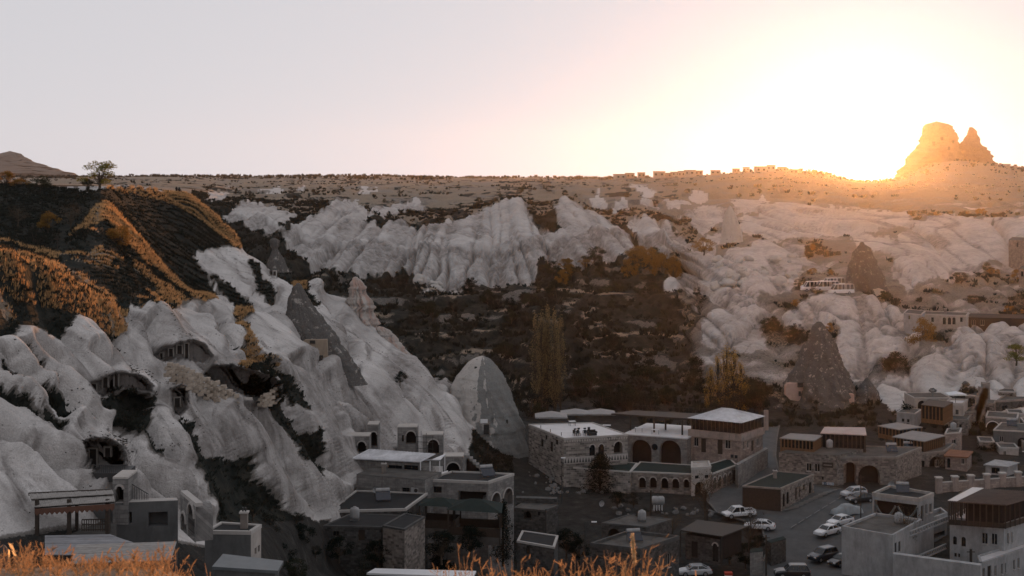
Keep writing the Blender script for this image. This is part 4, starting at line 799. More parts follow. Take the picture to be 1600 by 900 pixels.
scatter_bushes(20, 'dark bush in the gully at the foot of the pale hillside', 'bushes in the dark gully', ((380, 700), (0.6, 1.95)), ['dark', 'bush', 'round'], (1.2, 3.2))
scatter_bushes(46, 'tangled bush on the valley floor behind the stone hotel', 'bushes behind the hotel', ((820, 1200), (9.6, 11.3)), ['dark', 'round', 'bush'], (3.0, 6.0))

for i, (px, pt, pb, wp, kd) in enumerate([(470,820,862,48,'dark'),(530,838,878,50,'dark'),(590,846,886,52,'dark'),(690,832,880,56,'dark'),(735,822,872,50,'dark'),(885,828,872,46,'dark'),(905,842,880,40,'dark'),(1050,800,840,40,'bare'),(1005,795,812,26,'bush'),(965,768,792,34,'dark'),(990,770,792,30,'bush'),(1140,842,880,44,'dark'),(1165,850,890,36,'dark'),(1185,838,862,34,'dark'),(420,800,840,50,'bush'),(395,770,812,44,'bush'),(440,850,890,50,'dark')]):
    tree_px('village_tree', 'dark tangled tree in the gaps between the low roofs along the bottom', 'tree', kd, px, pt, pb, {470:148,530:156,590:158,690:164,735:166,420:140,395:130,440:138}.get(px, 190 if px > 860 else 170) if pb > 800 else 212, wp, 80 + i % 5, 'dark trees between the low roofs')
for i, (px, pt, pb, Y, wp, kd, lab) in enumerate([(1545,690,716,262,40,'dark','dark shrub mass below the white arch house'),(1520,706,730,250,34,'round','brown shrub beside the rusty roofed shed'),(1556,655,676,276,26,'bush','thorny bush by the round white arch'),(1385,668,694,262,30,'dark','dark bush between the big cone and the awning terrace'),(1500,742,760,232,34,'bush','low bush in front of the pillared wall'),(1440,745,764,236,30,'dark','dark bush under the willow terrace wall'),(1215,655,672,276,36,'bush','dusty bush at the left foot of the big dark cone'),(1340,655,676,284,34,'round','bush squeezed between the big and the short cone')]):
    tree_px('village_shrub', lab, 'shrub', kd, px, pt, pb, Y, wp, 85 + i % 5)

scatter_bushes(34, 'small dusty bush on the bare ground around the big dark cone', 'bushes around the big dark cone', ((1190, 1560), (8.6, 10.9)), ['bush', 'round', 'bush'], (0.9, 2.4))
bl = []
for k in range(5):
    rq = np.random.default_rng(500 + k); nu, nv = 18, 12; U, V2 = np.meshgrid(np.linspace(0, 2 * np.pi, nu, endpoint=False), np.linspace(0.02, np.pi - 0.02, nv)); r3 = 0.5 * (1 + (fbm(np.cos(U) * np.sin(V2) * 1.7 + k * 9, np.sin(U) * np.sin(V2) * 1.7 + np.cos(V2) * 1.9, 4, 510 + k) - 0.5) * 1.1)
    co = np.stack([r3 * np.cos(U) * np.sin(V2) * 1.3, r3 * np.sin(U) * np.sin(V2), r3 * np.cos(V2) * 0.8], -1).reshape(-1, 3); a0 = (np.arange(nv - 1)[:, None] * nu + np.arange(nu)[None, :]); b0_ = (np.arange(nv - 1)[:, None] * nu + (np.arange(nu)[None, :] + 1) % nu)
    bl.append(mesh_np('boulder', co, quads=np.stack([a0, a0 + nu, b0_ + nu, b0_], -1).reshape(-1, 4), mat=M_PALE, smooth=True))
rb_ = random.Random(3)
for k in range(64):
    if k < 12: px, Y, s_, lab, gp = rb_.uniform(1195, 1560), rb_.uniform(276, 300), rb_.uniform(.5, 1.4), 'weathered boulder on the bare ground around the big dark cone', 'boulders around the big cone'
    elif k < 48: px, Y, s_, lab, gp = rb_.uniform(1115, 1262), rb_.uniform(385, 430), rb_.uniform(1.2, 3.6), 'rounded pale boulder in the heap below the parked minibuses', 'boulders in the heap below the minibuses'
    else: px, Y, s_, lab, gp = rb_.uniform(640, 720), rb_.uniform(452, 466), rb_.uniform(1.5, 4.0), 'pale pointed boulder at the foot of the fluted cliffs', 'boulders at the cliff foot'
    o = bpy.data.objects.new('boulder', bl[k % 5]); link(o); o.material_slots[0].link = 'OBJECT'; o.material_slots[0].material = M_LICHEN if k < 12 else M_PALE; o.location = G(px, Y, s_ * 0.12); o.scale = (s_, s_, s_ * rb_.uniform(.8, 1.3)); o.rotation_euler = (rb_.uniform(-.3, .3), rb_.uniform(-.3, .3), rb_.uniform(0, 6)); tag(o, lab, 'boulder', gp)
# ================================================================== BUILDINGS
def stone_mat(name, cols, mortar, bw=0.5, bh=0.25, rough=0.9, dark=0.0):
    t = NT(name); uv = t.coord(1.0, 'UV')
    wob_ = t.n('ShaderNodeMix', data_type='VECTOR'); nz = t.n('ShaderNodeTexNoise', {'Vector': uv, 'Scale': 3.0}); wob_.inputs[0].default_value = 0.035
    t.t.links.new(uv, wob_.inputs[4]); t.t.links.new(nz.outputs['Color'], wob_.inputs[5])
    br = t.n('ShaderNodeTexBrick', {'Vector': wob_.outputs[1], 'Scale': 1.0, 'Brick Width': bw, 'Row Height': bh, 'Mortar Size': 0.014, 'Mortar Smooth': 0.2, 'Bias': dark, 'Color1': (*cols[0], 1), 'Color2': (*cols[1], 1), 'Mortar': (*mortar, 1)})
    v = t.pos((1, 1, 1)); n2 = t.noise(v, 0.9, 5.0, 0.7); n3 = t.noise(v, 7.0, 3.0)
    c = t.mix(t.ramp(n2, [(0.45, 0.0), (0.75, 0.55)]), br.outputs['Color'], tuple(x * 0.35 for x in mortar))
    st = t.noise(t.pos((1.5, 1.5, 0.2)), 1.5, 5.0, 0.7); c = t.mix(t.ramp(st, [(0.5, 0.0), (0.75, 0.5)]), c, tuple(x * 0.4 for x in mortar))
    b = t.bump(t.math('SUBTRACT', t.math('MULTIPLY', n3, 0.3), br.outputs['Fac']), 0.7, 0.03)
    t.bsdf(c, rough, b, 0.15); MATS[name] = t.mat; return t.mat
S_HOTEL = stone_mat('hotel_banded_stone', ((0.34, 0.31, 0.285), (0.07, 0.065, 0.06)), (0.36, 0.34, 0.31), 0.75, 0.32)
S_WARM = stone_mat('warm_rubble_stone', ((0.27, 0.235, 0.21), (0.085, 0.075, 0.068)), (0.19, 0.17, 0.155), 0.45, 0.26)
S_PALE = stone_mat('pale_cut_stone', ((0.25, 0.24, 0.23), (0.16, 0.155, 0.15)), (0.13, 0.125, 0.12), 0.6, 0.3)
S_PINK = stone_mat('rosy_cut_stone', ((0.33, 0.265, 0.235), (0.22, 0.175, 0.155)), (0.16, 0.135, 0.12), 0.55, 0.28)
S_DARK = stone_mat('dark_rubble_stone', ((0.10, 0.098, 0.095), (0.04, 0.04, 0.039)), (0.065, 0.064, 0.062), 0.4, 0.24)
W_WHITE = plain('whitewash', (0.30, 0.30, 0.30), 0.85, 0.2, 0.8, 0.15, grime=0.55)
W_CREAM = plain('cream_plaster', (0.34, 0.31, 0.285), 0.85, 0.2, 0.8, 0.15, grime=0.5)
W_GREY = plain('grey_render', (0.11, 0.112, 0.112), 0.9, 0.2, 0.8, 0.1, grime=0.5)
R_CONC = plain('pale_concrete_roof', (0.52, 0.50, 0.50), 0.45, 0.14, 0.5, 0.4, grime=0.2)
R_DARK = plain('dark_felt_roof', (0.018, 0.019, 0.02), 0.9, 0.4, 0.7, 0.2)
R_GREEN = plain('green_carpet_roof', (0.022, 0.030, 0.028), 0.95, 0.25, 1.0, 0.1)
R_EARTH = plain('earthen_roof', (0.085, 0.08, 0.075), 0.95, 0.45, 0.6, 0.1)
R_TARP = plain('grey_awning_cloth', (0.22, 0.20, 0.19), 0.8, 0.15, 0.8, 0.2)
R_RUST = plain('terracotta_roof', (0.20, 0.095, 0.06), 0.9, 0.3, 1.5, 0.1)
WOOD = plain('brown_timber', (0.13, 0.075, 0.042), 0.75, 0.3, 3.0, 0.2); WOOD_D = plain('dark_timber', (0.035, 0.026, 0.02), 0.7, 0.3, 3.0, 0.3)
IRON = plain('dark_iron', (0.03, 0.03, 0.03), 0.5, 0.2, 4, 0.4); WHITE = plain('white_paint', (0.62, 0.62, 0.63), 0.5, 0.06, 2.0, 0.4)
TRIM = plain('pale_stone_trim', (0.36, 0.34, 0.32), 0.85, 0.12, 2.0, 0.15)
def glass_mat():
    t = NT('dark_glass'); t.bsdf(t.ramp(t.noise(t.coord(1.0), 1.5), [(0.3, (0.006, 0.007, 0.008)), (0.7, (0.02, 0.022, 0.024))]), 0.12, None, 0.5); return t.mat
GLASS = glass_mat()
def metal_roof_mat():
    t = NT('ribbed_metal_roof'); n = t.noise(t.coord(1.0), 0.8, 5.0, 0.7)
    t.bsdf(t.ramp(n, [(0.3, (0.36, 0.36, 0.37)), (0.7, (0.62, 0.62, 0.64))]), 0.42, None, 0.5, 0.35); return t.mat
R_METAL = metal_roof_mat()
VOIDM = plain('unlit_interior', (0.025, 0.023, 0.022), 0.9, 0.3, 1.0, 0.1)
def uvmesh(name, v, f, uv, mat, parent):
    me = bpy.data.meshes.new(name); me.from_pydata(v, [], f); me.materials.append(mat); ul = me.uv_layers.new(name='UVMap')
    li = np.empty(len(me.loops), np.int32); me.loops.foreach_get('vertex_index', li); ul.data.foreach_set('uv', np.asarray(uv, np.float32)[li].ravel())
    o = bpy.data.objects.new(name, me); link(o, parent); return o
def wall(root, A, B, z0, z1, ops, mat, out_left=False, reveal=0.22, name='wall', trim=None, detail=True):
    """Wall from A to B (world xy), openings (kind, s0, s1, b, t) in metres along and up; its outside is on the right of A->B seen from above."""
    base = root.location; d = Vector((B[0] - A[0], B[1] - A[1], 0)); Ln = d.length; d.normalize(); n = Vector((d.y, -d.x, 0))
    def W(s_, z, k=0.0): return Vector((A[0], A[1], 0)) + d * s_ - n * k + Vector((0, 0, z)) - base
    V = []; Fc = []; UV = []
    def vert(s_, z, k=0.0): V.append(tuple(W(s_, z, k))); UV.append((s_ + A[0] * 0.37, z + k)); return len(V) - 1
    ops = [o for o in ops if o[2] - o[1] > 0.05 and o[4] - o[3] > 0.05]
    ss = sorted({0.0, Ln, *[min(max(o[1], 0), Ln) for o in ops], *[min(max(o[2], 0), Ln) for o in ops]}); zs = sorted({z0, z1, *[min(max(o[3], z0), z1) for o in ops], *[min(max(o[4], z0), z1) for o in ops]})
    for i in range(len(ss) - 1):
        for j in range(len(zs) - 1):
            cs = (ss[i] + ss[i+1]) / 2; cz = (zs[j] + zs[j+1]) / 2
            if any(o[1] < cs < o[2] and o[3] < cz < o[4] for o in ops): continue
            Fc.append((vert(ss[i], zs[j]), vert(ss[i+1], zs[j]), vert(ss[i+1], zs[j+1]), vert(ss[i], zs[j+1])))
    parts = []
    for kind, s0, s1, b, t_ in ops:
        s0 = max(s0, 0); s1 = min(s1, Ln); b = max(b, z0); t_ = min(t_, z1); arch = kind in ('a', 'A'); w_ = s1 - s0
        if arch:
            N_ = 10; r_ = w_ / 2; sp = max(t_ - r_, b + 0.2); ry = t_ - sp
            arc = [(s0 + r_ - r_ * math.cos(math.pi * k / N_), sp + ry * math.sin(math.pi * k / N_)) for k in range(N_ + 1)]
            for k in range(N_):
                (a1, c1), (a2, c2) = arc[k], arc[k+1]; Fc.append((vert(a1, c1), vert(a2, c2), vert(a2, t_), vert(a1, t_)))
            edge = [(s0, b)] + arc + [(s1, b)]
        else: edge = [(s0, b), (s0, t_), (s1, t_), (s1, b)]
        rv = reveal if kind in ('w', 'd', 'a', 's') else 1.3
        for k in range(len(edge)):
            (a1, c1), (a2, c2) = edge[k], edge[(k + 1) % len(edge)]; Fc.append((vert(a1, c1), vert(a1, c1, rv), vert(a2, c2, rv), vert(a2, c2)))
        parts.append((kind, edge, s0, s1, b, t_, rv))
    wo_ = uvmesh(name, V, Fc, UV, mat, root)
    for kind, edge, s0, s1, b, t_, rv in parts:
        k = len(edge)
        pm = MB().add([W(a, c_, rv - 0.03) for a, c_ in edge], [tuple(range(k))])
        if kind in ('A', 'v'): pm.build('recess', VOIDM, wo_); continue
        if kind == 'd':
            o_ = MB().add([W(a, c_, rv - 0.03) for a, c_ in edge], [tuple(range(k))]).build('door', WOOD_D, wo_); continue
        fr_ = MB(); fw = 0.07
        for (a1, c1), (a2, c2) in zip(edge, edge[1:] + edge[:1]): fr_.bar(W(a1, c1, rv - 0.06), W(a2, c2, rv - 0.06), fw, fw)
        fr_.bar(W((s0 + s1) / 2, b, rv - 0.06), W((s0 + s1) / 2, t_, rv - 0.06), 0.05, 0.05)
        if kind == 's': fr_.bar(W(s0, b - 0.05, -0.05), W(s1, b - 0.05, -0.05), 0.2, 0.08)
        o_ = fr_.build('window_frame', WOOD_D if kind != 's' else TRIM, wo_)
        pm.build('pane', GLASS, wo_)
    if trim:                               # raised arch surrounds
        for kind, edge, s0, s1, b, t_, rv in parts:
            tm = MB()
            if kind in ('a', 'A'):
                for (a1, c1), (a2, c2) in zip(edge[1:-1], edge[2:-1]): tm.bar(W(a1, c1, -0.03), W(a2, c2, -0.03), 0.14, 0.16)
            if tm.v: tm.build('arch_surround', trim, wo_)
    return wo_
def hitwall(A, B, px, py):                # where a pixel's ray meets the upright wall through A, B
    k = (px - 800) / F; dx, dy = B[0] - A[0], B[1] - A[1]; den = dx - k * dy
    t_ = (k * A[1] - A[0]) / den; Y = A[1] + dy * t_; return t_ * math.hypot(dx, dy), EYE - (py - HZ) / F * Y
def pxops(A, B, ops):
    out = []
    for kind, x0, y0, x1, y1 in ops:
        if x0 > x1: x0, x1 = x1, x0
        sa, _ = hitwall(A, B, x0, y0); sb, _ = hitwall(A, B, x1, y0); _, zt = hitwall(A, B, (x0 + x1) / 2, y0); _, zb_ = hitwall(A, B, (x0 + x1) / 2, y1)
        out.append((kind, min(sa, sb), max(sa, sb), zb_, zt))
    return out
def quad_px(Y, pts):
    """Roof corners: first at distance Y, the others on the same level; three corners are completed to a parallelogram (front-left, front-right, back-right order free)."""
    z = Zat(pts[0][1], Y); c_ = [PZ(x, y, z) for x, y in pts]
    return c_, z
def order_ccw(c_):
    a = sum(c_[i].x * c_[(i + 1) % len(c_)].y - c_[(i + 1) % len(c_)].x * c_[i].y for i in range(len(c_))); return a > 0
def house(name, label, cat, Y, pts, height, wmat, rmat, walls=None, parapet=0.0, pmat=None, overhang=0.0, para=None, group=None, roof='flat', rise=1.0, trim=None, depth=None, cornice=True, zbot=None, reveal=0.22):
    """pts: roof corners in the photograph, counter-clockwise from above (front-left, front-right, back-right[, back-left]); wall i runs from corner i to i+1."""
    c_, z = quad_px(Y, pts)
    if len(c_) == 3: c_.append(c_[0] + c_[2] - c_[1])
    if len(c_) == 2:
        d = c_[1] - c_[0]; n = Vector((-d.y, d.x, 0)).normalized() * (depth or 6.0); c_ += [c_[1] + n, c_[0] + n]
    z0 = zbot if zbot is not None else z - height
    cx = sum(c_, Vector()) / len(c_); root = empty(name, (cx.x, cx.y, z0)); tag(root, label, cat, group); base = root.location
    walls = walls or {}; zlow = min([z0 - 1.0] + [ground_z(p.x, p.y) - 0.4 for p in c_])
    for i in range(len(c_)):
        A = c_[i]; B = c_[(i + 1) % len(c_)]
        wall(root, A, B, zlow, z, pxops(A, B, walls.get(i, [])), wmat if not isinstance(wmat, dict) else wmat.get(i, wmat['d']), trim=trim, reveal=reveal)
    k = len(c_); out = [(p - cx) for p in c_]; ov = []
    for p in out: q = Vector((p.x, p.y, 0)); ov.append(q + q.normalized() * overhang * 1.414)
    zr = z - z0; th = 0.14
    if roof == 'flat':
        m_ = MB().prism([(p.x, p.y) for p in ov], zr - (th if overhang else 0.02), zr + (0.03 if not overhang else 0.06)); ro = m_.build('roof', rmat, root)
    elif roof == 'hip':
        m_ = MB(); ap = Vector((sum(p.x for p in ov) / k, sum(p.y for p in ov) / k, 0)); V_ = [(p.x, p.y, zr) for p in ov]
        if k == 4:
            la = (ov[1] - ov[0]).length; lb = (ov[2] - ov[1]).length
            if la >= lb: r1 = (ov[0] + ov[3]) / 2; r2 = (ov[1] + ov[2]) / 2
            else: r1 = (ov[0] + ov[1]) / 2; r2 = (ov[3] + ov[2]) / 2
            ins = min(la, lb) / 2 / max(la, lb) if max(la, lb) else 0.5; e1 = r1.lerp(r2, min(ins, 0.49)); e2 = r2.lerp(r1, min(ins, 0.49))
            V_ += [(e1.x, e1.y, zr + rise), (e2.x, e2.y, zr + rise)]
            Fq = [(0, 1, 5, 4), (1, 2, 5), (2, 3, 4, 5), (3, 0, 4)] if la >= lb else [(0, 1, 4), (1, 2, 5, 4), (2, 3, 5), (3, 0, 4, 5)]
            m_.add(V_, Fq + [(3, 2, 1, 0)])
        ro = m_.build('roof', rmat, root)
        rb = MB()                                  # standing ribs
        for a, b, e, g in ((0, 1, 4, 5 if la >= lb else 4), (1, 2, 5 if la < lb else 5, 5 if la >= lb else 4)):
            for q in range(1, 12):
                u = q / 12; lo = Vector(V_[a]).lerp(Vector(V_[b]), u); hi = Vector(V_[e]).lerp(Vector(V_[g]), u); rb.bar(lo + Vector((0, 0, 0.03)), hi + Vector((0, 0, 0.03)), 0.06, 0.05)
        rb.build('roof_rib', rmat, ro)
    if parapet:
        for i in range(k):
            a = out[i]; b = out[(i + 1) % k]; d = (b - a).normalized(); n = Vector((d.y, -d.x, 0)); pw_ = 0.28
            q = [a + n * 0.04 - d * 0.04, b + n * 0.04 + d * 0.04, b - n * (pw_ - 0.04) - d * pw_, a - n * (pw_ - 0.04) + d * pw_]
            MB().prism([(p.x, p.y) for p in q], zr - 0.12, zr + parapet).build('parapet', pmat or TRIM, root)
    HOUSES[label] = (c_, z); return root, c_, z
HOUSES = {}
def pmx(root, p): return Vector(p) - root.location
def posts(root, pts_world, z0, z1, mat, w_=0.14, name='post'):
    for p in pts_world:
        b = root.location; MB().box(-w_/2, w_/2, -w_/2, w_/2, 0, z1 - z0).build(name, mat, root, loc=(p[0] - b.x, p[1] - b.y, z0 - b.z))
def slab(root, poly, z0, z1, mat, name):
    b = root.location; return MB().prism([(p[0] - b.x, p[1] - b.y) for p in poly], z0 - b.z, z1 - b.z).build(name, mat, root)
# --- stone hotel
HT, hc, hz = house('stone_hotel', 'banded stone hotel block with arched windows and pale flat roof terrace', 'hotel', 225, [(881,686),(981,680),(926,661),(826,664)], 6.0, S_HOTEL, R_CONC,
  {0: [('a',921,694,930,714),('a',935,693,944,716),('A',959,689,973,709)], 3: [('w',845,686,849,698),('w',860,690,864,706),('w',868,687,872,695),('w',852,680,855,687)]}, 0.16, TRIM, trim=TRIM)
A_, B_ = hc[0], hc[1]; dd = (B_ - A_).normalized(); nn_ = Vector((dd.y, -dd.x, 0)); LL = (B_ - A_).length
fz = MB(); zb_ = hz - 4.0; zt_ = hz - 2.95
def onw(s_, z, k=0.0): return A_ + dd * s_ + nn_ * k + Vector((0, 0, z - A_.z)) - HT.location
fz.add([onw(0, zb_, .05), onw(LL, zb_, .05), onw(LL, zt_, .05), onw(0, zt_, .05), onw(0, zb_, 0), onw(LL, zb_, 0), onw(LL, zt_, 0), onw(0, zt_, 0)], [(0,1,2,3),(4,7,6,5),(3,2,6,7),(0,4,5,1),(1,5,6,2),(0,3,7,4)])
fz.build('frieze', TRIM, HT)
zgm = MB()
for k in range(22):
    s0 = LL * k / 22; s1 = LL * (k + 1) / 22
    zgm.add([onw(s0 + .06, zb_ + .12, .07), onw(s1 - .06, zb_ + .12, .07), onw((s0 + s1) / 2, zt_ - .12, .07)], [(0, 1, 2)])
zgm.build('zigzag_carving', S_DARK, HT)
dnt = MB()
for k in range(26): s0 = LL * (k + .2) / 26; dnt.add([onw(s0, hz - .55, .1), onw(s0 + .2, hz - .55, .1), onw(s0 + .2, hz - .25, .1), onw(s0, hz - .25, .1), onw(s0, hz - .55, 0), onw(s0 + .2, hz - .55, 0), onw(s0 + .2, hz - .25, 0), onw(s0, hz - .25, 0)], [(0,1,2,3),(4,7,6,5),(3,2,6,7),(0,4,5,1),(1,5,6,2),(0,3,7,4)])
dnt.build('dentil', TRIM, HT)
for px, py in ((845,670),(860,676),(877,681)): posts(HT, [PZ(px, py, hz)], hz, hz + 0.6, IRON, 0.1)
# --- terrace hall with two great arches and a dark canopy
TH, tc, tz = house('terrace_hall', 'hotel hall with two great dark arches and a dark canopy over its terrace', 'hotel', 238, [(975,678),(1073,685),(1106,668)], 6.5, S_PALE, R_CONC,
  {0: [('A',985,687,1018,728),('A',1030,688,1064,728)]}, 0.0, overhang=0.15)
rz = Zat(690, 239)
for k in range(1):
    c0, _ = hitwall(tc[0], tc[1], 1023, 694); d_ = (tc[1] - tc[0]).normalized(); q = tc[0] + d_ * c0; m_ = MB(); n_ = Vector((d_.y, -d_.x, 0))
    for k2 in range(14):
        t1 = 2 * math.pi * k2 / 14; m_.v.append(tuple(q + d_ * math.cos(t1) * 0.55 + n_ * 0.05 + Vector((0, 0, Zat(694, 238.5) - q.z + math.sin(t1) * 0.55)) - TH.location))
    m_.f.append(tuple(range(14))); m_.build('round_window', GLASS, TH)
czf, czb = Zat(651, 239), Zat(651, 239)
cpts = [PZ(955, 646, czf), PZ(1078, 654, czf), PZ(1112, 647, czf), PZ(990, 641, czf)]
slab(TH, cpts, czf - 0.25, czf, WOOD_D, 'canopy')
posts(TH, [PZ(1022, 676, tz), PZ(1066, 680, tz), PZ(985, 673, tz), PZ(1040, 672, tz)], tz, czf - 0.2, WOOD_D, 0.28)
fm = MB()
for i in range(18):
    a = cpts[3].lerp(cpts[2], i / 17); fm.bar(a - TH.location, a + Vector((0, 0, 0.9)) - TH.location, 0.05)
fm.bar(cpts[3] + Vector((0, 0, 0.9)) - TH.location, cpts[2] + Vector((0, 0, 0.9)) - TH.location, 0.05); fm.build('roof_railing', IRON, TH)
# --- hip roofed wing
HW, wc, wz = house('hotel_wing', 'two storey rosy stone hotel wing under a ribbed metal hip roof', 'hotel', 236, [(1078,680),(1157,688),(1192,677)], 6.0, S_PINK, S_PINK,
  {0: [('s',1084,684,1091,697),('d',1095,685,1103,707),('d',1121,687,1129,710),('s',1133,688,1141,701)], 1: [('s',1161,690,1164,702),('s',1167,689,1170,700),('d',1174,688,1178,705),('s',1182,686,1185,697)]}, cornice=False)
zp = wz + 1.0; slab(HW, [c + (c - sum(wc, Vector()) / 4).normalized() * 0.35 for c in wc], wz - 0.15, zp, S_PINK, 'parapet_band')
zt_ = zp + 1.9; ctr = sum(wc, Vector()) / 4
gl = MB().prism([((c.x - ctr.x) * 0.94, (c.y - ctr.y) * 0.94) for c in wc], zp - HW.location.z, zt_ - HW.location.z); gl.build('glazed_storey', GLASS, HW)
for i in range(2):
    a, b = wc[i], wc[i + 1]
    for k in range(13 if i == 0 else 7):
        q = a.lerp(b, k / (12 if i == 0 else 6)); q = ctr + (q - ctr) * 0.955; posts(HW, [q], zp, zt_, WOOD_D, 0.13, 'mullion')
hp = MB(); ov = [ctr + (c - ctr) * 1.08 for c in wc]; V_ = [Vector((c.x, c.y, zt_)) - HW.location for c in ov]; e1 = (V_[0] + V_[3]) / 2; e2 = (V_[1] + V_[2]) / 2
V_ += [e1.lerp(e2, 0.40) + Vector((0, 0, 1.5)), e1.lerp(e2, 0.60) + Vector((0, 0, 1.5))]
hp.add(V_, [(0,1,5,4),(1,2,5),(2,3,4,5),(3,0,4),(3,2,1,0)]); ro = hp.build('roof', R_METAL, HW); rb = MB()
for q in range(1, 26): u = q / 26; rb.bar(V_[0].lerp(V_[1], u), V_[4].lerp(V_[5], u), 0.06)
for q in range(1, 14): u = q / 14; rb.bar(V_[1].lerp(V_[2], u), V_[5], 0.06)
rb.build('roof_rib', R_METAL, ro)
MB().box(-0.35, 0.35, -0.35, 0.35, 0, 3.4).build('chimney', S_PINK, HW, loc=PZ(1197, 672, wz) - HW.location)
# --- arcade and gate
AR, ac, az = house('arcade', 'long stone arcade of round arches carrying a green terrace', 'arcade', 223, [(985,737),(1080,741),(1112,729),(1000,722)], 4.6, S_WARM, R_GREEN,
  {0: [('A',998,745,1009,764),('A',1015,745,1026,764),('A',1033,746,1044,765),('A',1050,747,1061,765),('A',1068,748,1077,764)]}, 0.1, TRIM, trim=TRIM)
house('arcade', 'low stone garden wall curving from the spruce to the hotel corner', 'arcade', 226, [(884,730),(985,738),(996,724),(905,718)], 4.0, S_HOTEL, R_GREEN, {}, 0.1, TRIM)
house('arcade', 'short arcade of four arches along the climbing street', 'arcade', 221, [(1112,741),(1152,727),(1140,716),(1100,728)], 4.8, S_WARM, R_GREEN,
  {0: [('A',1114,745,1119,765),('A',1122,743,1127,761),('A',1130,740,1135,757),('A',1138,737,1143,754),('d',1146,734,1150,752)]}, 0.1, TRIM, trim=TRIM)
GT, gc_, gz = house('gatehouse', 'pale stone gate block with a tall dark doorway in the arcade', 'gate', 220.5, [(1080,733),(1111,731),(1108,722),(1080,723)], 5.6, W_CREAM, W_CREAM, {0: [('A',1086,753,1100,792),('w',1086,743,1092,748),('w',1101,742,1107,747)]}, 0.25, TRIM)
house('street_wall', 'pale stone street wall rising beside the climbing lane', 'wall', 224, [(1153,727),(1200,701),(1196,699),(1149,725)], 3.2, S_PALE, S_PALE, {}, 0.0)
# --- metal roofed house at the foot of the pale hillside
def gable_px(name, label, cat, Y, eave, ridge, height, wmat, rmat, walls):
    z = Zat(eave[0][1], Y); a, b = PZ(*eave[0], z), PZ(*eave[1], z); zr = Zat(ridge[0][1], (a.y + 5)); zr = z + 0.9
    c, d = PZ(*ridge[0], zr), PZ(*ridge[1], zr); back = (c - a); c0 = Vector((c.x, c.y, z)); d0 = Vector((d.x, d.y, z))
    cc = [a, b, d0, c0]; ctr = sum(cc, Vector()) / 4; root = empty(name, (ctr.x, ctr.y, z - height)); tag(root, label, cat)
    for i in range(4):
        A, B = cc[i], cc[(i + 1) % 4]; wall(root, A, B, z - height - 1, z if i != 2 else zr, pxops(A, B, walls.get(i, [])), wmat)
    ex = (b - a).normalized() * 0.4; bk = Vector((c0.x - a.x, c0.y - a.y, 0)).normalized() * 0.4; L_ = root.location
    q = [a - ex - bk, b + ex - bk, d + ex, c - ex]; q[0].z = z - 0.02; q[1].z = z - 0.02
    m_ = MB().add([p - L_ for p in q] + [p - L_ + Vector((0, 0, 0.12)) for p in q], [(3,2,1,0),(4,5,6,7),(0,1,5,4),(1,2,6,5),(2,3,7,6),(3,0,4,7)]); ro = m_.build('roof', rmat, root)
    rb = MB()
    for k in range(1, 22): u = k / 22; rb.bar(q[0].lerp(q[1], u) - L_ + Vector((0, 0, .14)), q[3].lerp(q[2], u) - L_ + Vector((0, 0, .14)), 0.07)
    rb.build('roof_rib', rmat, ro); return root, cc, z, q
MR, mc, mz, mq = gable_px('metal_roofed_house', 'stone house with pale ribbed metal lean-to roof and window band', 'house', 186, [(557,717),(656,722)], [(581,703),(676,710)], 5.5, S_PALE, R_METAL, {0: [('w',606,727,628,736),('w',631,727,653,737)]})
vr = slab(MR, [mc[1], PZ(694, 722, mz), PZ(700, 713, mz), mc[2]], mz - 2.0, mz - 1.85, R_CONC, 'veranda_floor'); vz = mz + 0.2
slab(MR, [mc[1], PZ(688, 722, mz), PZ(697, 712, mz), mc[2]], vz, vz + 0.1, R_METAL, 'veranda_roof')
posts(MR, [PZ(657, 723, mz), PZ(687, 723, mz), PZ(695, 714, mz), PZ(672, 723, mz)], mz - 1.9, vz, WHITE, 0.12)
house('stone_house', 'pale stone house with two open end arches and parapet roof', 'house', 180, [(663,751),(763,755),(803,742)], 5.2, S_PALE, R_DARK, {0: [('v',716,768,760,785),('w',672,760,690,770)], 1: [('A',767,769,782,788),('A',786,762,801,790)]}, 0.22, TRIM, trim=TRIM)
house('stone_house', 'plain stone annex wall below the metal roofed house', 'house', 181, [(557,741),(664,750),(690,738)], 4.6, S_PALE, R_EARTH, {0: [('w',628,762,640,770)]}, 0.0)
house('flat_roofed_house', 'black flat roofed house under the tip of the pale rock', 'house', 168, [(512,800),(634,797),(668,772),(556,768)], 3.2, S_DARK, R_DARK, {}, 0.18, TRIM)
house('flat_roofed_house', 'low dark roofed shed in front of the black flat roof', 'house', 160, [(505,822),(596,824),(640,806),(548,803)], 2.6, S_DARK, R_DARK, {0: [('w',520,830,530,838),('d',560,828,570,845)]}, 0.08, S_DARK)
house('flat_roofed_house', 'dim rubble store with a pale stone gable end wall', 'house', 158, [(598,822),(632,828),(664,808),(632,803)], 2.8, S_WARM, R_DARK, {}, 0.1, S_DARK)
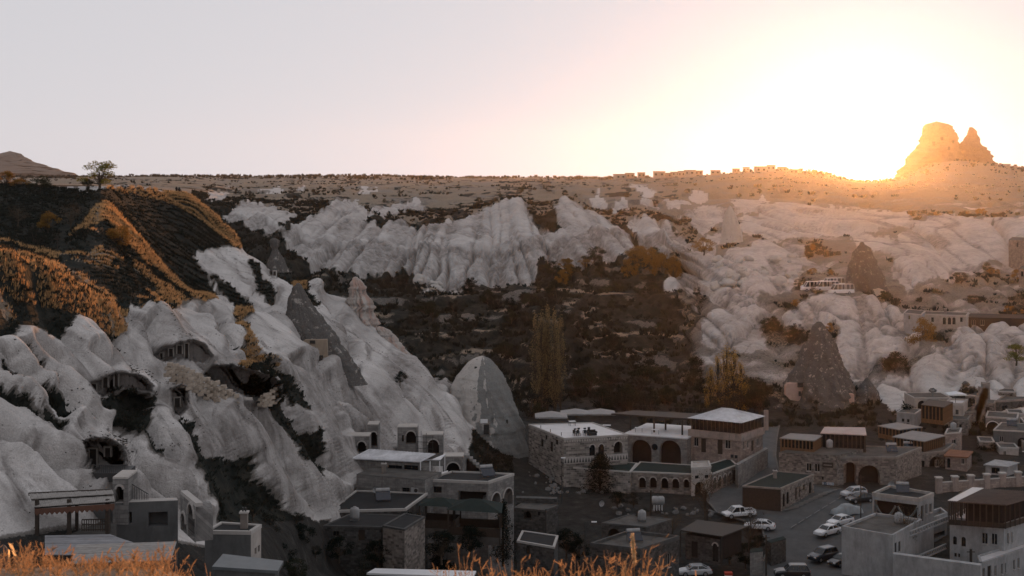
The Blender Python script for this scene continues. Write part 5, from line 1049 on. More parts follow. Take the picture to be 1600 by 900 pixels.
def pavilion(name, label, Y, pts, hgt, rise, rmat, wall_h=2.4, pm=WOOD_D):
    c_, z = quad_px(Y, pts)
    if len(c_) == 3: c_.append(c_[0] + c_[2] - c_[1])
    ctr = sum(c_, Vector()) / 4; root = empty(name, (ctr.x, ctr.y, z - hgt)); tag(root, label, 'pavilion'); V_ = [c - root.location for c in c_]; e1 = (V_[0] + V_[3]) / 2; e2 = (V_[1] + V_[2]) / 2
    V_ += [e1.lerp(e2, 0.42) + Vector((0, 0, rise)), e1.lerp(e2, 0.58) + Vector((0, 0, rise))]
    MB().add(V_, [(0,1,5,4),(1,2,5),(2,3,4,5),(3,0,4),(3,2,1,0)]).build('roof', rmat, root)
    for c in c_: q = ctr + (c - ctr) * 0.93; posts(root, [q], z - hgt - 0.8, z, pm, 0.18)
    slab(root, [ctr + (c - ctr) * 0.95 for c in c_], z - hgt - 0.9, z - hgt, R_EARTH, 'floor')
    b_ = [ctr + (c - ctr) * 0.9 for c in c_]
    for i in range(4): wall(root, b_[i], b_[(i + 1) % 4], z - hgt, z - hgt + wall_h * 0.42, [], WOOD_D, name='rail_panel')
    return root, c_, z
pavilion('pavilion', 'dark hip roofed pavilion beside the stone house', 170, [(653,790),(712,793),(722,782),(664,779)], 2.7, 0.7, R_GREEN)
pavilion('pavilion', 'wider dark hip roofed pavilion in front of the end arches', 168, [(697,797),(784,802),(786,786),(706,783)], 3.0, 1.0, R_GREEN)
# --- arched cave fronts under the rock
def cave_front(label, Y, x0, y0, x1, y1, ops, mat=S_PALE):
    z = Zat(y0, Y); a, b = P(x0, y0, Y), P(x1, y0, Y); b.z = a.z; root = empty('cave_house', (a.lerp(b, .5).x, Y, Zat(y1, Y))); tag(root, label, 'house front'); A, B = a, b
    bk = Vector((0, 2.6, 0)); cs = [A, B, B + bk, A + bk]
    for i in range(4): wall(root, cs[i], cs[(i + 1) % 4], Zat(y1, Y) - 1.5, z, pxops(cs[i], cs[(i + 1) % 4], ops) if i == 0 else [], mat, trim=TRIM)
    slab(root, cs, z, z + 0.12, M_PALE, 'roof'); return root
cave_front('small pale stone front with a single tall arch between rock tongues', 196, 574, 664, 591, 700, [('A',579,674,589,698)])
cave_front('low stone front with a wide arch left of the tall single arch', 192, 541, 682, 577, 712, [('A',558,689,572,708),('w',545,692,551,700)])
cave_front('pale stone front with arched window and scaffold poles', 204, 621, 668, 652, 708, [('A',634,673,650,694),('w',628,680,631,690)])
cave_front('lower pale stone front with an arched doorway above the metal roof', 203, 660, 680, 692, 712, [('A',668,686,686,710)])
cave_front('dark vaulted entrance with stone steps beside the metal roofed house', 192, 692, 714, 724, 745, [('A',697,722,719,742)])
sc_ = empty('scaffold', P(655, 708, 201)); tag(sc_, 'thin metal scaffold poles between the two carved stone fronts', 'scaffold'); b0 = sc_.location
for px in (650, 658, 666, 676): MB().bar(P(px, 670 + (px - 650) * .4, 200.5) - b0, P(px, 712, 200.5) - b0, 0.06).build('pole', IRON, sc_)
for py in (682, 690, 700): MB().bar(P(649, py, 200.5) - b0, P(678, py + 2, 200.5) - b0, 0.06).build('pole', IRON, sc_)
stp = empty('stone_stair', P(735, 740, 205)); tag(stp, 'pale stone stair stepping down from the rock to the yard', 'stairs')
for k in range(6): MB().box(-0.45, 0.45, -0.8, 0.8, 0, 3.0 - k * 0.45).build('step', S_PALE, stp, loc=P(729 + k * 5, 742, 205) - stp.location)
# --- lower left: timber pavilion, arcade, plastered house, roofs
TP = empty('timber_pavilion', P(110, 840, 99)); tag(TP, 'timber pavilion with two tier slatted roof and scalloped awning below the caves', 'pavilion'); b0 = TP.location
def planked(root, a, b, c, d, n, mat, name, th=0.05, gap=0.12):
    """planks laid across the quad a-b (eave) to d-c (ridge)"""
    for k in range(n):
        u0 = k / n; u1 = (k + 1 - gap) / n; q = [a.lerp(b, u0), a.lerp(b, u1), d.lerp(c, u1), d.lerp(c, u0)]; up = Vector((0, 0, th * (0.7 + 0.6 * random.random())))
        MB().add([p for p in q] + [p + up for p in q], [(3,2,1,0),(4,5,6,7),(0,1,5,4),(1,2,6,5),(2,3,7,6),(3,0,4,7)]).build(name, mat, root)
M_SLAT = plain('weathered_slats', (0.25, 0.235, 0.22), 0.8, 0.3, 2.0, 0.2)
e = [P(53, 793, 98) - b0, P(180, 784, 98) - b0, P(178, 775, 99.4) - b0, P(49, 783, 99.4) - b0]
planked(TP, e[0], e[1], e[2], e[3], 46, M_SLAT, 'roof_slat')
e = [P(49, 783, 99.3) - b0, P(178, 775, 99.3) - b0, P(175, 766, 101) - b0, P(45, 772, 101) - b0]
planked(TP, e[0] + Vector((0,0,.12)), e[1] + Vector((0,0,.12)), e[2], e[3], 46, M_SLAT, 'roof_slat')
MB().bar(e[3], e[2], 0.2).build('ridge_beam', WOOD_D, TP)
MB().add([P(54, 795, 98.1) - b0, P(179, 786, 98.1) - b0, P(174, 767, 101) - b0, P(46, 774, 101) - b0], [(0, 1, 2, 3)]).build('roof_underlay', WOOD_D, TP)
aw = MB(); A_ = P(54, 795, 98) - b0; B_ = P(179, 787, 98) - b0
for k in range(16):
    u0 = k / 16; u1 = (k + 1) / 16; p0, p1 = A_.lerp(B_, u0), A_.lerp(B_, u1); aw.add([p0, p1, p1 + Vector((0, 0, -.32)), (p0 + p1) / 2 + Vector((0, 0, -.5)), p0 + Vector((0, 0, -.32))], [(0, 1, 2, 3, 4)])
aw.build('scalloped_awning', plain('rust_awning', (0.10, 0.05, 0.035), 0.9, 0.2), TP)
for px in (58, 108, 168): MB().box(-.12, .12, -.12, .12, 0, 2.6).build('post', WOOD_D, TP, loc=P(px, 838, 98.4) - b0)
for px in (62, 120, 170): MB().box(-.1, .1, -.1, .1, 0, 2.6).build('post', WOOD_D, TP, loc=P(px, 832, 101) - b0)
for k in range(3): rl = MB(); rl.bar(P(128, 812 + 8 * k, 98.4) - b0, P(170, 811 + 8 * k, 98.4) - b0, 0.07); rl.build('rail', WOOD_D, TP)
for k in range(12): MB().bar(P(128 + k * 3.6, 812, 98.4) - b0, P(128 + k * 3.6, 830, 98.4) - b0, 0.05).build('baluster', WOOD_D, TP)
MB().prism([(P(x, 840, y).x - b0.x, y - b0.y) for x, y in ((46, 97.6), (182, 97.6), (182, 104), (46, 104))], -0.3, 0).build('floor', R_EARTH, TP)
MB().add([P(46,795,103.8)-b0, P(182,790,103.8)-b0, P(182,842,103.8)-b0, P(46,842,103.8)-b0], [(0,1,2,3)]).build('back_wall', W_GREY, TP)
DK = empty('plank_deck', P(170, 862, 92)); tag(DK, 'weathered plank roof deck in front of the timber pavilion', 'deck'); b0 = DK.location
M_DECK = plain('grey_deck_boards', (0.20, 0.20, 0.21), 0.6, 0.3, 1.5, 0.3)
planked(DK, P(70, 838, 96.5) - b0, P(70, 868, 88) - b0, P(262, 868, 88) - b0, P(172, 836, 96.5) - b0, 16, M_DECK, 'plank', 0.05, 0.16)
DK2 = empty('plank_deck', P(210, 880, 86)); tag(DK2, 'pale slatted roof sloping behind the dry grass', 'deck'); b0 = DK2.location
planked(DK2, P(120, 852, 89) - b0, P(110, 882, 84) - b0, P(268, 876, 84) - b0, P(276, 847, 89) - b0, 14, M_SLAT, 'plank', 0.05, 0.14)
LA = empty('courtyard_arcade', P(288, 838, 99)); tag(LA, 'tall pale stone arcade with two pointed arches seen side on', 'arcade')
a, b = P(282, 772, 101.5), P(306, 768, 97.5); wall(LA, a, b, Zat(840, 99), a.z, pxops(a, b, [('A',283.5,800,291,842),('A',294,785,304,842)]), S_PALE, trim=TRIM, name='arcade_wall')
d_ = (b - a).normalized(); n_ = Vector((-d_.y, d_.x, 0)) * 0.5; slab(LA, [a, b, b + n_, a + n_], a.z, a.z + 0.25, TRIM, 'coping')
house('garden_wall', 'grey terrace wall behind the timber pavilion', 'wall', 103, [(178,786),(278,782),(276,778),(178,781)], 3.2, W_GREY, TRIM, {0: [('v',186,800,206,818),('v',232,800,262,822)]}, 0.0)
cave_front('white plastered niche with a round topped arch beside the cave room', 103, 176, 748, 200, 788, [('A',180.5,758,193,790)], S_PALE)
fc = empty('iron_fence', P(215, 783, 104)); tag(fc, 'thin iron fence climbing the rock beside the white niche', 'fence'); b0 = fc.location
for k in range(13): MB().bar(P(200 + k * 2.6, 752 + k * 1.6, 104) - b0, P(200 + k * 2.6, 778 + k * 0.6, 104) - b0, 0.035).build('baluster', IRON, fc)
MB().bar(P(199, 752, 104) - b0, P(232, 772, 104) - b0, 0.05).build('rail', IRON, fc)
house('plastered_house', 'small grey plastered house with cornice and pale side wall', 'house', 103, [(320,832),(392,833),(408,822),(345,818)], 4.2, {'d': W_GREY, 1: W_CREAM}, R_DARK, {1: [('w',398,856,401,866),('w',403,852,406,862)]}, 0.14, TRIM)
house('shed', 'low sheet metal roof at the lower edge of the pale hill', 'shed', 90, [(338,886),(430,892),(436,878),(352,868)], 2.2, W_GREY, plain('corrugated_dark', (0.09, 0.10, 0.105), 0.5, 0.25, 1.0, 0.4), {}, 0.0, overhang=0.2)
# --- village on the right
BH, bc, bz = house('stone_restaurant', 'stone restaurant with two small windows and dark signboard below wooden upper rooms', 'restaurant', 229, [(1217,707),(1308,712),(1352,701),(1250,696)], 5.4, S_WARM, R_EARTH,
  {0: [('s',1260,724,1268,736),('s',1273,725,1281,737),('w',1284,745,1287,750)], 1: [('A',1322,722,1340,752)]}, 0.0, cornice=False)
b0 = BH.location
a, b = bc[0], bc[1]; s1, z1 = hitwall(a, b, 1285, 722); s2, z2 = hitwall(a, b, 1302, 731); d_ = (b - a).normalized(); n_ = Vector((d_.y, -d_.x, 0)); MB().prism([((a + d_ * s + n_ * k - b0).x, (a + d_ * s + n_ * k - b0).y) for s, k in ((s1, .02), (s1, .14), (s2, .14), (s2, .02))][::-1], z2 - b0.z, z1 - b0.z).build('signboard', WOOD_D, BH)
tx = MB()
for k in range(9): u = s1 + (s2 - s1) * (0.12 + 0.085 * k); p = a + d_ * u + n_ * 0.15 - b0; tx.add([(p.x, p.y, z2 - b0.z + .35), (p.x + d_.x * .1, p.y + d_.y * .1, z2 - b0.z + .35), (p.x + d_.x * .1, p.y + d_.y * .1, z1 - b0.z - .35), (p.x, p.y, z1 - b0.z - .35)], [(0, 1, 2, 3)])
tx.build('sign_lettering', TRIM, BH)
s1, z1 = hitwall(a, b, 1285, 753); s2, z2 = hitwall(a, b, 1303, 766)
def mural_mat():
    t = NT('balloon_mural'); n = t.noise(t.coord(1.0), 1.4, 3.0); t.bsdf(t.ramp(n, [(0.38, (0.05, 0.09, 0.14)), (0.48, (0.40, 0.42, 0.44)), (0.6, (0.16, 0.25, 0.33)), (0.7, (0.5, 0.5, 0.48))]), 0.6); return t.mat
MB().prism([((a + d_ * s + n_ * k - b0).x, (a + d_ * s + n_ * k - b0).y) for s, k in ((s1, .02), (s1, .1), (s2, .1), (s2, .02))][::-1], z2 - b0.z, z1 - b0.z).build('mural_panel', mural_mat(), BH)
def slat_room(root, Y, pts, hgt, rmat, wmat, n, label=None, overhang=0.25, inner=GLASS):
    c_, z = quad_px(Y, pts)
    if len(c_) == 3: c_.append(c_[0] + c_[2] - c_[1])
    ctr = sum(c_, Vector()) / 4; o = [ctr + (c - ctr) * 1.06 for c in c_]; slab(root, o, z - 0.16, z, rmat, 'flat_roof'); slab(root, [ctr + (c - ctr) * 0.95 for c in c_], z - hgt, z - 0.17, inner, 'glazed_room')
    for i in range(4):
        A, B = c_[i], c_[(i + 1) % 4]; L2 = (B - A).length; k2 = max(2, int(n * L2 / 8))
        for k in range(k2): posts(root, [A.lerp(B, k / k2)], z - hgt, z - 0.16, wmat, 0.16, 'wooden_post')
        wall(root, A, B, z - hgt, z - hgt + 0.8, [], wmat, name='wood_panel')
    return c_, z
slat_room(BH, 231.5, [(1220,684),(1271,688),(1284,680),(1236,677)], 2.3, R_TARP, WOOD, 14)
slat_room(BH, 233.5, [(1284,676),(1352,679),(1350,668),(1290,667)], 3.2, plain('rosy_roof_screed', (0.40, 0.31, 0.28), 0.8, 0.15, 0.6, 0.2), WOOD_D, 12)
GA, gc2, gz2 = house('annex', 'long low annex with green roof and doors along its side', 'building', 213, [(1160,760),(1220,764),(1272,742),(1215,737)], 3.6, {'d': S_WARM, 0: WOOD_D}, R_GREEN,
  {1: [('a',1223,771,1227,792),('a',1229,768,1233,788),('d',1242,762,1246,781),('d',1248,760,1251,777),('w',1255,757,1258,766),('a',1264,753,1268,771)]}, 0.12, S_WARM)
house('stone_bridge_house', 'rubble stone house front with one large black arch', 'house', 227, [(1310,716),(1400,716),(1440,700),(1350,698)], 7.0, S_WARM, R_EARTH, {0: [('A',1341,727,1375,764),('A',1318,722,1338,764)]}, 0.2, S_WARM)
house('stone_house', 'long rubble terrace house with a wide shallow arch above the willow', 'house', 240, [(1386,715),(1475,706),(1492,694),(1400,698)], 6.5, S_WARM, R_EARTH, {0: [('A',1452,713,1472,732),('s',1462,719,1467,729),('w',1440,720,1445,730)]}, 0.2, S_WARM)
PV = empty('awning_terrace', PZ(1430, 700, Zat(700, 258))); tag(PV, 'timber restaurant terrace under two sagging grey awnings', 'terrace')
slat_room(PV, 249, [(1396,682),(1444,689),(1476,680),(1426,673)], 2.8, R_TARP, WOOD, 12, inner=VOIDM); slat_room(PV, 259, [(1373,665),(1405,671),(1440,667),(1402,660)], 2.2, R_TARP, WOOD, 10, inner=VOIDM)
house('rosy_house', 'narrow rosy plastered house with grey blue shutters beside the awning terrace', 'house', 256, [(1476,678),(1500,676),(1503,669),(1480,670)], 5.5, S_PINK, R_EARTH, {0: [('s',1488,687,1494,695)]}, 0.1, TRIM)
house('shed', 'small stone shed with rusty lean-to roof', 'shed', 243, [(1477,712),(1511,714),(1518,706),(1484,703)], 3.0, S_PINK, R_RUST, {0: [('a',1480,716,1485,731),('s',1502,717,1507,725)]}, overhang=0.3)
house('kiosk', 'little white kiosk with dark window on the lawn', 'kiosk', 240, [(1540,726),(1574,729),(1590,723),(1556,719)], 2.4, W_WHITE, W_WHITE, {0: [('w',1549,731,1562,740)]}, overhang=0.3)
# pillared garden wall
def pillar_wall(label, Y0, Y1, x0, x1, y0, y1, n):
    root = empty('pillared_wall', P(x0, y1, Y0)); tag(root, label, 'wall'); b0 = root.location
    A, B = P(x0, y0, Y0), P(x1, y0, Y1); B.z = A.z; hh = (y1 - y0) / F * Y0
    d = (B - A).normalized(); n_ = Vector((-d.y, d.x, 0)) * 0.4
    for q0, q1 in ((A, B),): wall(root, q0, q1, A.z - hh - 1, A.z, [], S_PINK, name='low_wall'); wall(root, q1 + n_, q0 + n_, A.z - hh - 1, A.z, [], S_PINK, name='low_wall'); slab(root, [q0, q1, q1 + n_, q0 + n_], A.z, A.z + 0.12, TRIM, 'coping')
    for k in range(n):
        p = A.lerp(B, k / (n - 1)) + n_ * 0.5; MB().box(-.45, .45, -.45, .45, -hh - 1, 0.75).build('pillar', S_PINK, root, loc=p - b0); MB().box(-.55, .55, -.55, .55, 0.75, 0.95).build('pillar_cap', TRIM, root, loc=p - b0)
pillar_wall('rosy stone garden wall with square pillars beyond the white hotel', 222, 228, 1468, 1640, 755, 772, 8)
# pale cave houses stepping up the rock
house('cave_house', 'whitewashed house front with two blind arches and a dark door', 'house', 284, [(1428,622),(1487,622)], 4.6, W_CREAM, R_EARTH, {0: [('A',1434,626,1447,645),('d',1454,632,1459,646),('w',1462,633,1467,640)]}, 0.1, TRIM, depth=7)
house('cave_house', 'low white house end with two tiny windows at the foot of the rock', 'house', 278, [(1401,644),(1430,647),(1440,640)], 3.6, W_WHITE, R_EARTH, {0: [('w',1409,654,1413,659),('w',1417,655,1421,660)]}, 0.1, TRIM)
house('cave_house', 'tall cream house with paired windows beneath the white parasol', 'house', 277, [(1476,632),(1505,633),(1512,626)], 7.5, W_CREAM, R_CONC, {0: [('s',1484,640,1489,648),('s',1493,640,1498,648),('s',1493,662,1498,668)]}, 0.35, TRIM)
house('cave_house', 'grey stone house with a black arch beside the tall cream house', 'house', 278, [(1506,645),(1538,642),(1536,636)], 6.5, S_WARM, R_EARTH, {0: [('A',1507,652,1519,665),('w',1528,634,1532,641),('A',1508,647,1520,651)]}, 0.2, S_WARM)
house('cave_house', 'small stone house with a square black doorway high on the rock', 'house', 284, [(1536,630),(1554,631)], 3.2, S_WARM, R_EARTH, {0: [('d',1540,636,1546,645)]}, 0.1, S_WARM, depth=5)
house('cave_house', 'pale house with a big round white arch by the ruined stair wall', 'house', 276, [(1540,652),(1590,655),(1592,646)], 6.0, S_PALE, R_EARTH, {0: [('A',1541,658,1562,678),('s',1570,664,1576,673),('s',1580,665,1584,671)]}, 0.2, TRIM, trim=WHITE)
house('cave_house', 'broken stone house terraces at the right edge of the village', 'house', 286, [(1556,628),(1625,624),(1640,612)], 6.0, S_DARK, R_EARTH, {0: [('w',1566,634,1574,642),('d',1590,632,1596,646)]}, 0.3, S_WARM)
house('cave_house', 'lower rubble house with a row of three dark openings', 'house', 272, [(1482,656),(1512,656),(1518,648)], 4.6, S_WARM, R_EARTH, {0: [('w',1485,662,1489,670),('w',1492,662,1496,668),('w',1499,663,1503,670)]}, 0.1, S_WARM)
house('cave_house', 'blue grey plastered house below the right edge stair', 'house', 264, [(1552,672),(1630,676),(1640,664)], 5.0, W_GREY, R_EARTH, {0: [('s',1562,682,1568,690),('A',1590,684,1604,700)]}, 0.1, TRIM)
for i, (px, pt, Y, w_, hh, mt, op, lab) in enumerate([(1562,700,258,30,3.2,W_CREAM,[('s',1568,705,1572,711)],'low cream house behind the lawn kiosk'),(1598,690,262,34,4.0,S_PALE,[('A',1600,696,1610,712)],'pale stone house at the very right edge above the lawn'),
    (1530,690,262,24,3.0,S_WARM,[('d',1536,696,1540,706)],'small rubble house below the ruined stair wall'),(1575,646,280,26,3.2,W_CREAM,[('s',1582,650,1586,656)],'little cream house stacked over the white arch house'),(1600,660,272,30,3.6,W_GREY,[('s',1606,665,1611,672)],'grey house corner beneath the broken terraces'),
    (1560,612,294,28,3.0,S_WARM,[('w',1567,616,1571,622),('d',1578,616,1582,626)],'rubble house tucked under the pale boulders'),(1508,618,292,22,3.0,S_WARM,[('w',1514,622,1518,628)],'tiny stone house uphill of the white parasol')]):
    house('cave_house', lab, 'house', Y, [(px, pt), (px + w_, pt + 1)], hh, mt, R_EARTH, {0: op}, 0.15, TRIM, depth=5)
RW = empty('ruined_wall', P(1520, 668, 280)); tag(RW, 'jagged ruined stone wall climbing between the cave houses', 'stone wall')
stone = []
for k in range(9):
    px = 1514 + k * 3.2; py = 672 - k * 8.2; m_ = MB().box(-.75, .75, -.6, .6, -2.2, 1.3 + random.uniform(-.4, .4)); m_.v = [(x + random.uniform(-.12, .12), y, z + random.uniform(-.2, .2)) for x, y, z in m_.v]; m_.build('wall_block', S_WARM, RW, loc=P(px, py, 280) - RW.location)
SR = empty('timber_kiosk_restaurant', P(1465, 662, 276)); tag(SR, 'brown timber kiosk restaurant with dark shingled roof before the white house', 'restaurant')
slat_room(SR, 268, [(1440,632),(1474,636),(1488,628),(1452,624)], 3.4, WOOD_D, WOOD, 12, inner=VOIDM)
# terrace hotel up the slope
house('terrace_hotel', 'long white terrace hotel with three round arches on the upper slope', 'hotel', 344, [(1440,491),(1510,494),(1514,489)], 3.6, W_CREAM, R_EARTH, {0: [('w',1455,496,1459,503),('a',1473,496,1478,507),('a',1481,496,1486,507),('a',1488,496,1493,507),('w',1500,496,1504,503)]}, 0.15, TRIM)
house('terrace_hotel', 'small white house end at the left of the terrace hotel', 'hotel', 340, [(1412,489),(1440,492),(1446,486)], 3.2, W_WHITE, R_EARTH, {0: [('w',1419,493,1422,499)]}, 0.1, TRIM)
house('terrace_hotel', 'dark timber fronted cafe on the upper terrace', 'hotel', 346, [(1512,496),(1600,498),(1604,492)], 3.0, WOOD_D, R_DARK, {0: [('s',1532,500,1538,508),('s',1518,500,1524,508)]}, 0.0, overhang=0.3)
house('upper_house', 'tiny stone house high on the pale slope at the right edge', 'house', 440, [(1576,375),(1612,377),(1616,372)], 3.6, S_PINK, R_EARTH, {0: [('d',1588,379,1591,386)]})
house('upper_house', 'small rosy house with one window under the pale slope', 'house', 400, [(1592,420),(1612,421),(1616,416)], 4.0, S_PINK, R_EARTH, {0: [('w',1595,424,1599,432)]})
# --- white hotel in the lower right corner
WH, whc, whz = house(
  'white_hotel', 'white plastered hotel with rooftop restaurant filling the lower corner', 'hotel', 186, [(1484,811),(1569,822),(1630,802),(1530,786)], 9.5, W_WHITE, R_CONC,
  {0: [('a',1489,838,1495,851),('a',1502,839,1509,854),('s',1534,833,1543,850),('s',1549,834,1558,851),('w',1491,864,1495,870),('w',1497,865,1500,871),('w',1533,866,1541,875),('w',1544,867,1551,873)], 1: [('s',1574,833,1577,850),('s',1580,831,1582,848)]}, 0.3, W_WHITE)
RR = empty('rooftop_restaurant', PZ(1560, 800, whz)); tag(RR, 'brown flat roofed rooftop restaurant on the white hotel', 'restaurant')
rzz = whz + 3.1; rp = [PZ(1480, 783, rzz), PZ(1572, 789, rzz), PZ(1640, 770, rzz), PZ(1512, 762, rzz)]
def rib_roof():
    t = NT('brown_ribbed_roof'); v = t.coord(1.0); n = t.noise(v, 1.2, 5.0, 0.7); t.bsdf(t.ramp(n, [(0.3, (0.055, 0.040, 0.034)), (0.7, (0.10, 0.075, 0.064))]), 0.7, None, 0.25); return t.mat
R_BROWN = rib_roof(); slab(RR, rp, rzz - 0.12, rzz, R_BROWN, 'roof'); rb = MB()
for k in range(1, 34):
    u = k / 34; rb.bar(rp[0].lerp(rp[1], u) - RR.location + Vector((0,0,.03)), rp[3].lerp(rp[2], u) - RR.location + Vector((0,0,.03)), 0.07)
rb.build('roof_rib', R_BROWN, RR)
slab(RR, [rp[0].lerp(rp[1], .01), rp[0].lerp(rp[1], .17), rp[3].lerp(rp[2], .2), rp[3].lerp(rp[2], .06)], rzz + 0.05, rzz + 0.11, plain('pale_roof_sheet', (0.5, 0.47, 0.45), 0.5, .1), 'skylight_sheet')
ctr = sum(rp, Vector()) / 4
for i in range(4):
    for k in range(9): posts(RR, [(ctr + (rp[i].lerp(rp[(i + 1) % 4], k / 9) - ctr) * 0.96)], whz, rzz - 0.12, WOOD_D, 0.14)
for i in (0, 1): A, B = [ctr + (q - ctr) * 0.95 for q in (rp[i], rp[i + 1])]; wall(RR, A, B, whz, whz + 0.7, [], WOOD_D, name='rail_panel')
slab(RR, [ctr + (q - ctr) * 0.6 for q in rp], whz, rzz - 0.13, VOIDM, 'kitchen_core')
W1, w1c, w1z = house('white_hotel_wing', 'white hotel wing with draped garlands under its flat roof', 'hotel', 196, [(1363,774),(1436,783),(1459,774),(1390,762)], 9.0, W_WHITE, R_DARK, {0: [('v',1366,785,1433,815)], 1: [('d',1439,790,1443,815),('s',1446,788,1449,803),('s',1452,787,1456,801)]}, 0.4, W_CREAM)
gr = MB()
for (xa, xb) in ((1368, 1398), (1402, 1432)):
    A, B = w1c[0], w1c[1]; pr = None
    for k in range(13):
        u = k / 12; px = xa + (xb - xa) * u; s_, z_ = hitwall(A, B, px, 788 + (px - 1363) * 0.06 + 17 * (1 - (2 * u - 1) ** 2)); q = A + (B - A).normalized() * s_; q.z = z_; q = q - W1.location + Vector((0.05, -0.15, 0))
        if pr is not None: gr.tube([pr, q], 0.16, 5)
        pr = q
gr.build('garland', plain('pale_netting', (0.10, 0.13, 0.14), 0.9, 0.4, 6.0), W1)
house('white_hotel_terrace', 'broad blank white terrace wall in front of the garlanded wing', 'hotel', 184, [(1315,826),(1395,840),(1440,815),(1368,805)], 7.0, W_WHITE, R_EARTH, {1: [('w',1398,848,1401,864),('w',1404,846,1407,862)]}, 0.35, W_WHITE)
house('white_hotel_gallery', 'dark two storey gallery with fretted white railings in the hotel court', 'hotel', 190, [(1400,835),(1480,806),(1470,798),(1392,822)], 7.5, W_GREY, R_EARTH, {0: [('v',1404,842,1476,850),('v',1402,855,1476,868)] + [('d', 1412 + 10 * k, 838 - 3.4 * k, 1416 + 10 * k, 852 - 3.4 * k) for k in range(5)]}, 0.5, W_WHITE)
fr = empty('fretted_railing', P(1430, 860, 185)); tag(fr, 'white fretted balcony railing running down the hotel court', 'railing'); b0 = fr.location
for (xa, ya, xb, yb) in ((1418,832,1484,806), (1436,868,1478,850)):
    A, B = P(xa, ya, 184), P(xb, yb, 188); N_ = 16
    for k in range(N_): MB().bar(A.lerp(B, k / N_) - b0, A.lerp(B, (k + .55) / N_) + Vector((0, 0, -.55)) - b0, 0.12).build('fret_piece', W_WHITE, fr)
    MB().bar(A - b0, B - b0, 0.16).build('top_rail', W_WHITE, fr); MB().bar(A - b0 - Vector((0, 0, .6)), B - b0 - Vector((0, 0, .6)), 0.16).build('bottom_rail', W_WHITE, fr)
house('court_wall', 'long white court wall along the lower frame edge', 'wall', 177, [(1395,866),(1532,884),(1534,881),(1397,863)], 5.0, W_WHITE, W_WHITE, {})
house('white_annex', 'white annex with a row of dark slit windows in the very corner', 'building', 176, [(1532,882),(1650,842),(1650,832),(1528,870)], 6.0, W_WHITE, R_CONC, {0: [('s',1535,888,1539,902),('d',1543,884,1549,904),('s',1554,884,1557,900),('s',1564,881,1567,897),('s',1570,880,1572,895),('s',1583,875,1586,890),('s',1590,872,1593,888)]}, 0.2, W_WHITE)
# --- low houses along the bottom
house('flat_roofed_house', 'stone house with a sunken parapet roof at the bottom middle', 'house', 172, [(923,853),(1000,862),(1061,842),(982,833)], 4.0, S_DARK, R_EARTH, {1: [('s',1032,868,1036,888),('s',1042,866,1048,886)]}, 0.4, S_DARK)
house('flat_roofed_house', 'small dark house with a round window below the rubble bank', 'house', 192, [(803,794),(852,798),(872,790),(815,787)], 3.2, S_DARK, R_EARTH, {0: [('A',818,799,830,812),('w',840,800,844,806)]}, 0.1, S_DARK)
house('flat_roofed_house', 'dark terrace house with pale parapet near the conifer', 'house', 166, [(808,846),(866,856),(872,838),(816,830)], 2.8, S_DARK, R_DARK, {0: [('d',822,853,828,866)]}, 0.12, TRIM)
house('flat_roofed_house', 'dark stone vault house in the middle of the village bottom', 'house', 186, [(940,818),(1010,824),(1050,812),(985,804)], 3.6, S_DARK, R_EARTH, {0: [('A',950,826,968,842)]}, 0.1, S_DARK)
house('low_wall', 'pale crumbling yard wall beneath the rubble bank', 'wall', 205, [(806,778),(870,780),(871,777),(807,775)], 1.6, S_DARK, S_DARK, {})
PG = empty('shop_pergola', P(1120, 850, 188)); tag(PG, 'dark flat pergola roof over the street shop', 'pergola'); pz = Zat(826, 188)
pp = [PZ(1063, 828, pz), PZ(1128, 838, pz), PZ(1170, 822, pz), PZ(1090, 812, pz)]; slab(PG, pp, pz - .15, pz, WOOD_D, 'roof'); posts(PG, pp, pz - 3.6, pz - .15, WOOD_D, .16); ctr = sum(pp, Vector()) / 4
slab(PG, [ctr + (q - ctr) * .8 for q in pp], pz - 3.4, pz - .5, VOIDM, 'shop_room'); a, b = ctr + (pp[0] - ctr) * .84, ctr + (pp[1] - ctr) * .84
wall(PG, a, b, pz - 4, pz - .6, pxops(a, b, [('a',1113,848,1122,878),('d',1080,846,1090,872)]), S_DARK, name='shop_front', trim=TRIM)
house('planter_wall', 'low stone planter wall at the edge of the street', 'planter', 190, [(1205,849),(1228,842),(1224,838),(1198,845)], 1.2, S_DARK, R_GREEN, {})
house('planter_wall', 'pale block planter before the shop pergola', 'planter', 184, [(1172,864),(1192,861),(1190,856),(1172,858)], 1.3, S_PALE, R_GREEN, {})
house('stall_roof', 'bright white sheet roof just peeping over the bottom edge', 'roof', 150, [(577,896),(735,902),(740,893),(590,889)], 2.0, W_GREY, WHITE, {}, overhang=0.2)
# distant skyline houses and town on the castle hill
rnd = random.Random(21); HB = None
def far_house(loc, w_, d, h, mat, label, group, nm='far_house'):
    root = empty(nm, loc, rnd.uniform(-.3, .3)); tag(root, label, 'house', group); MB().box(-w_/2, w_/2, -d/2, d/2, -h * .8, h).build('wall', mat, root); MB().box(-w_/2 - .5, w_/2 + .5, -d/2 - .5, d/2 + .5, h, h + .7).build('roof', R_RUST if rnd.random() < .4 else R_EARTH, root)
    wn_ = MB()
    for k in range(2): x = -w_ / 4 + k * w_ / 2; MB().box(x - w_ * .09, x + w_ * .09, -d / 2 - .25, -d / 2 + .1, h * .35, h * .7).build('window', VOIDM, root)
for k in range(38):
    px = 1532 + rnd.uniform(-28, 80); row = rnd.random(); Y = 2500 + 420 * row; py = 294 - 36 * row + (abs(px - 1545) * 0.1 if px < 1545 else 0)
    far_house(P(px, py, Y), rnd.uniform(10, 20), 12, rnd.uniform(6, 10), rnd.choice((W_CREAM, S_PINK, W_WHITE)), 'far pale house in the town stacked below the rock fortress', 'houses below the rock fortress')
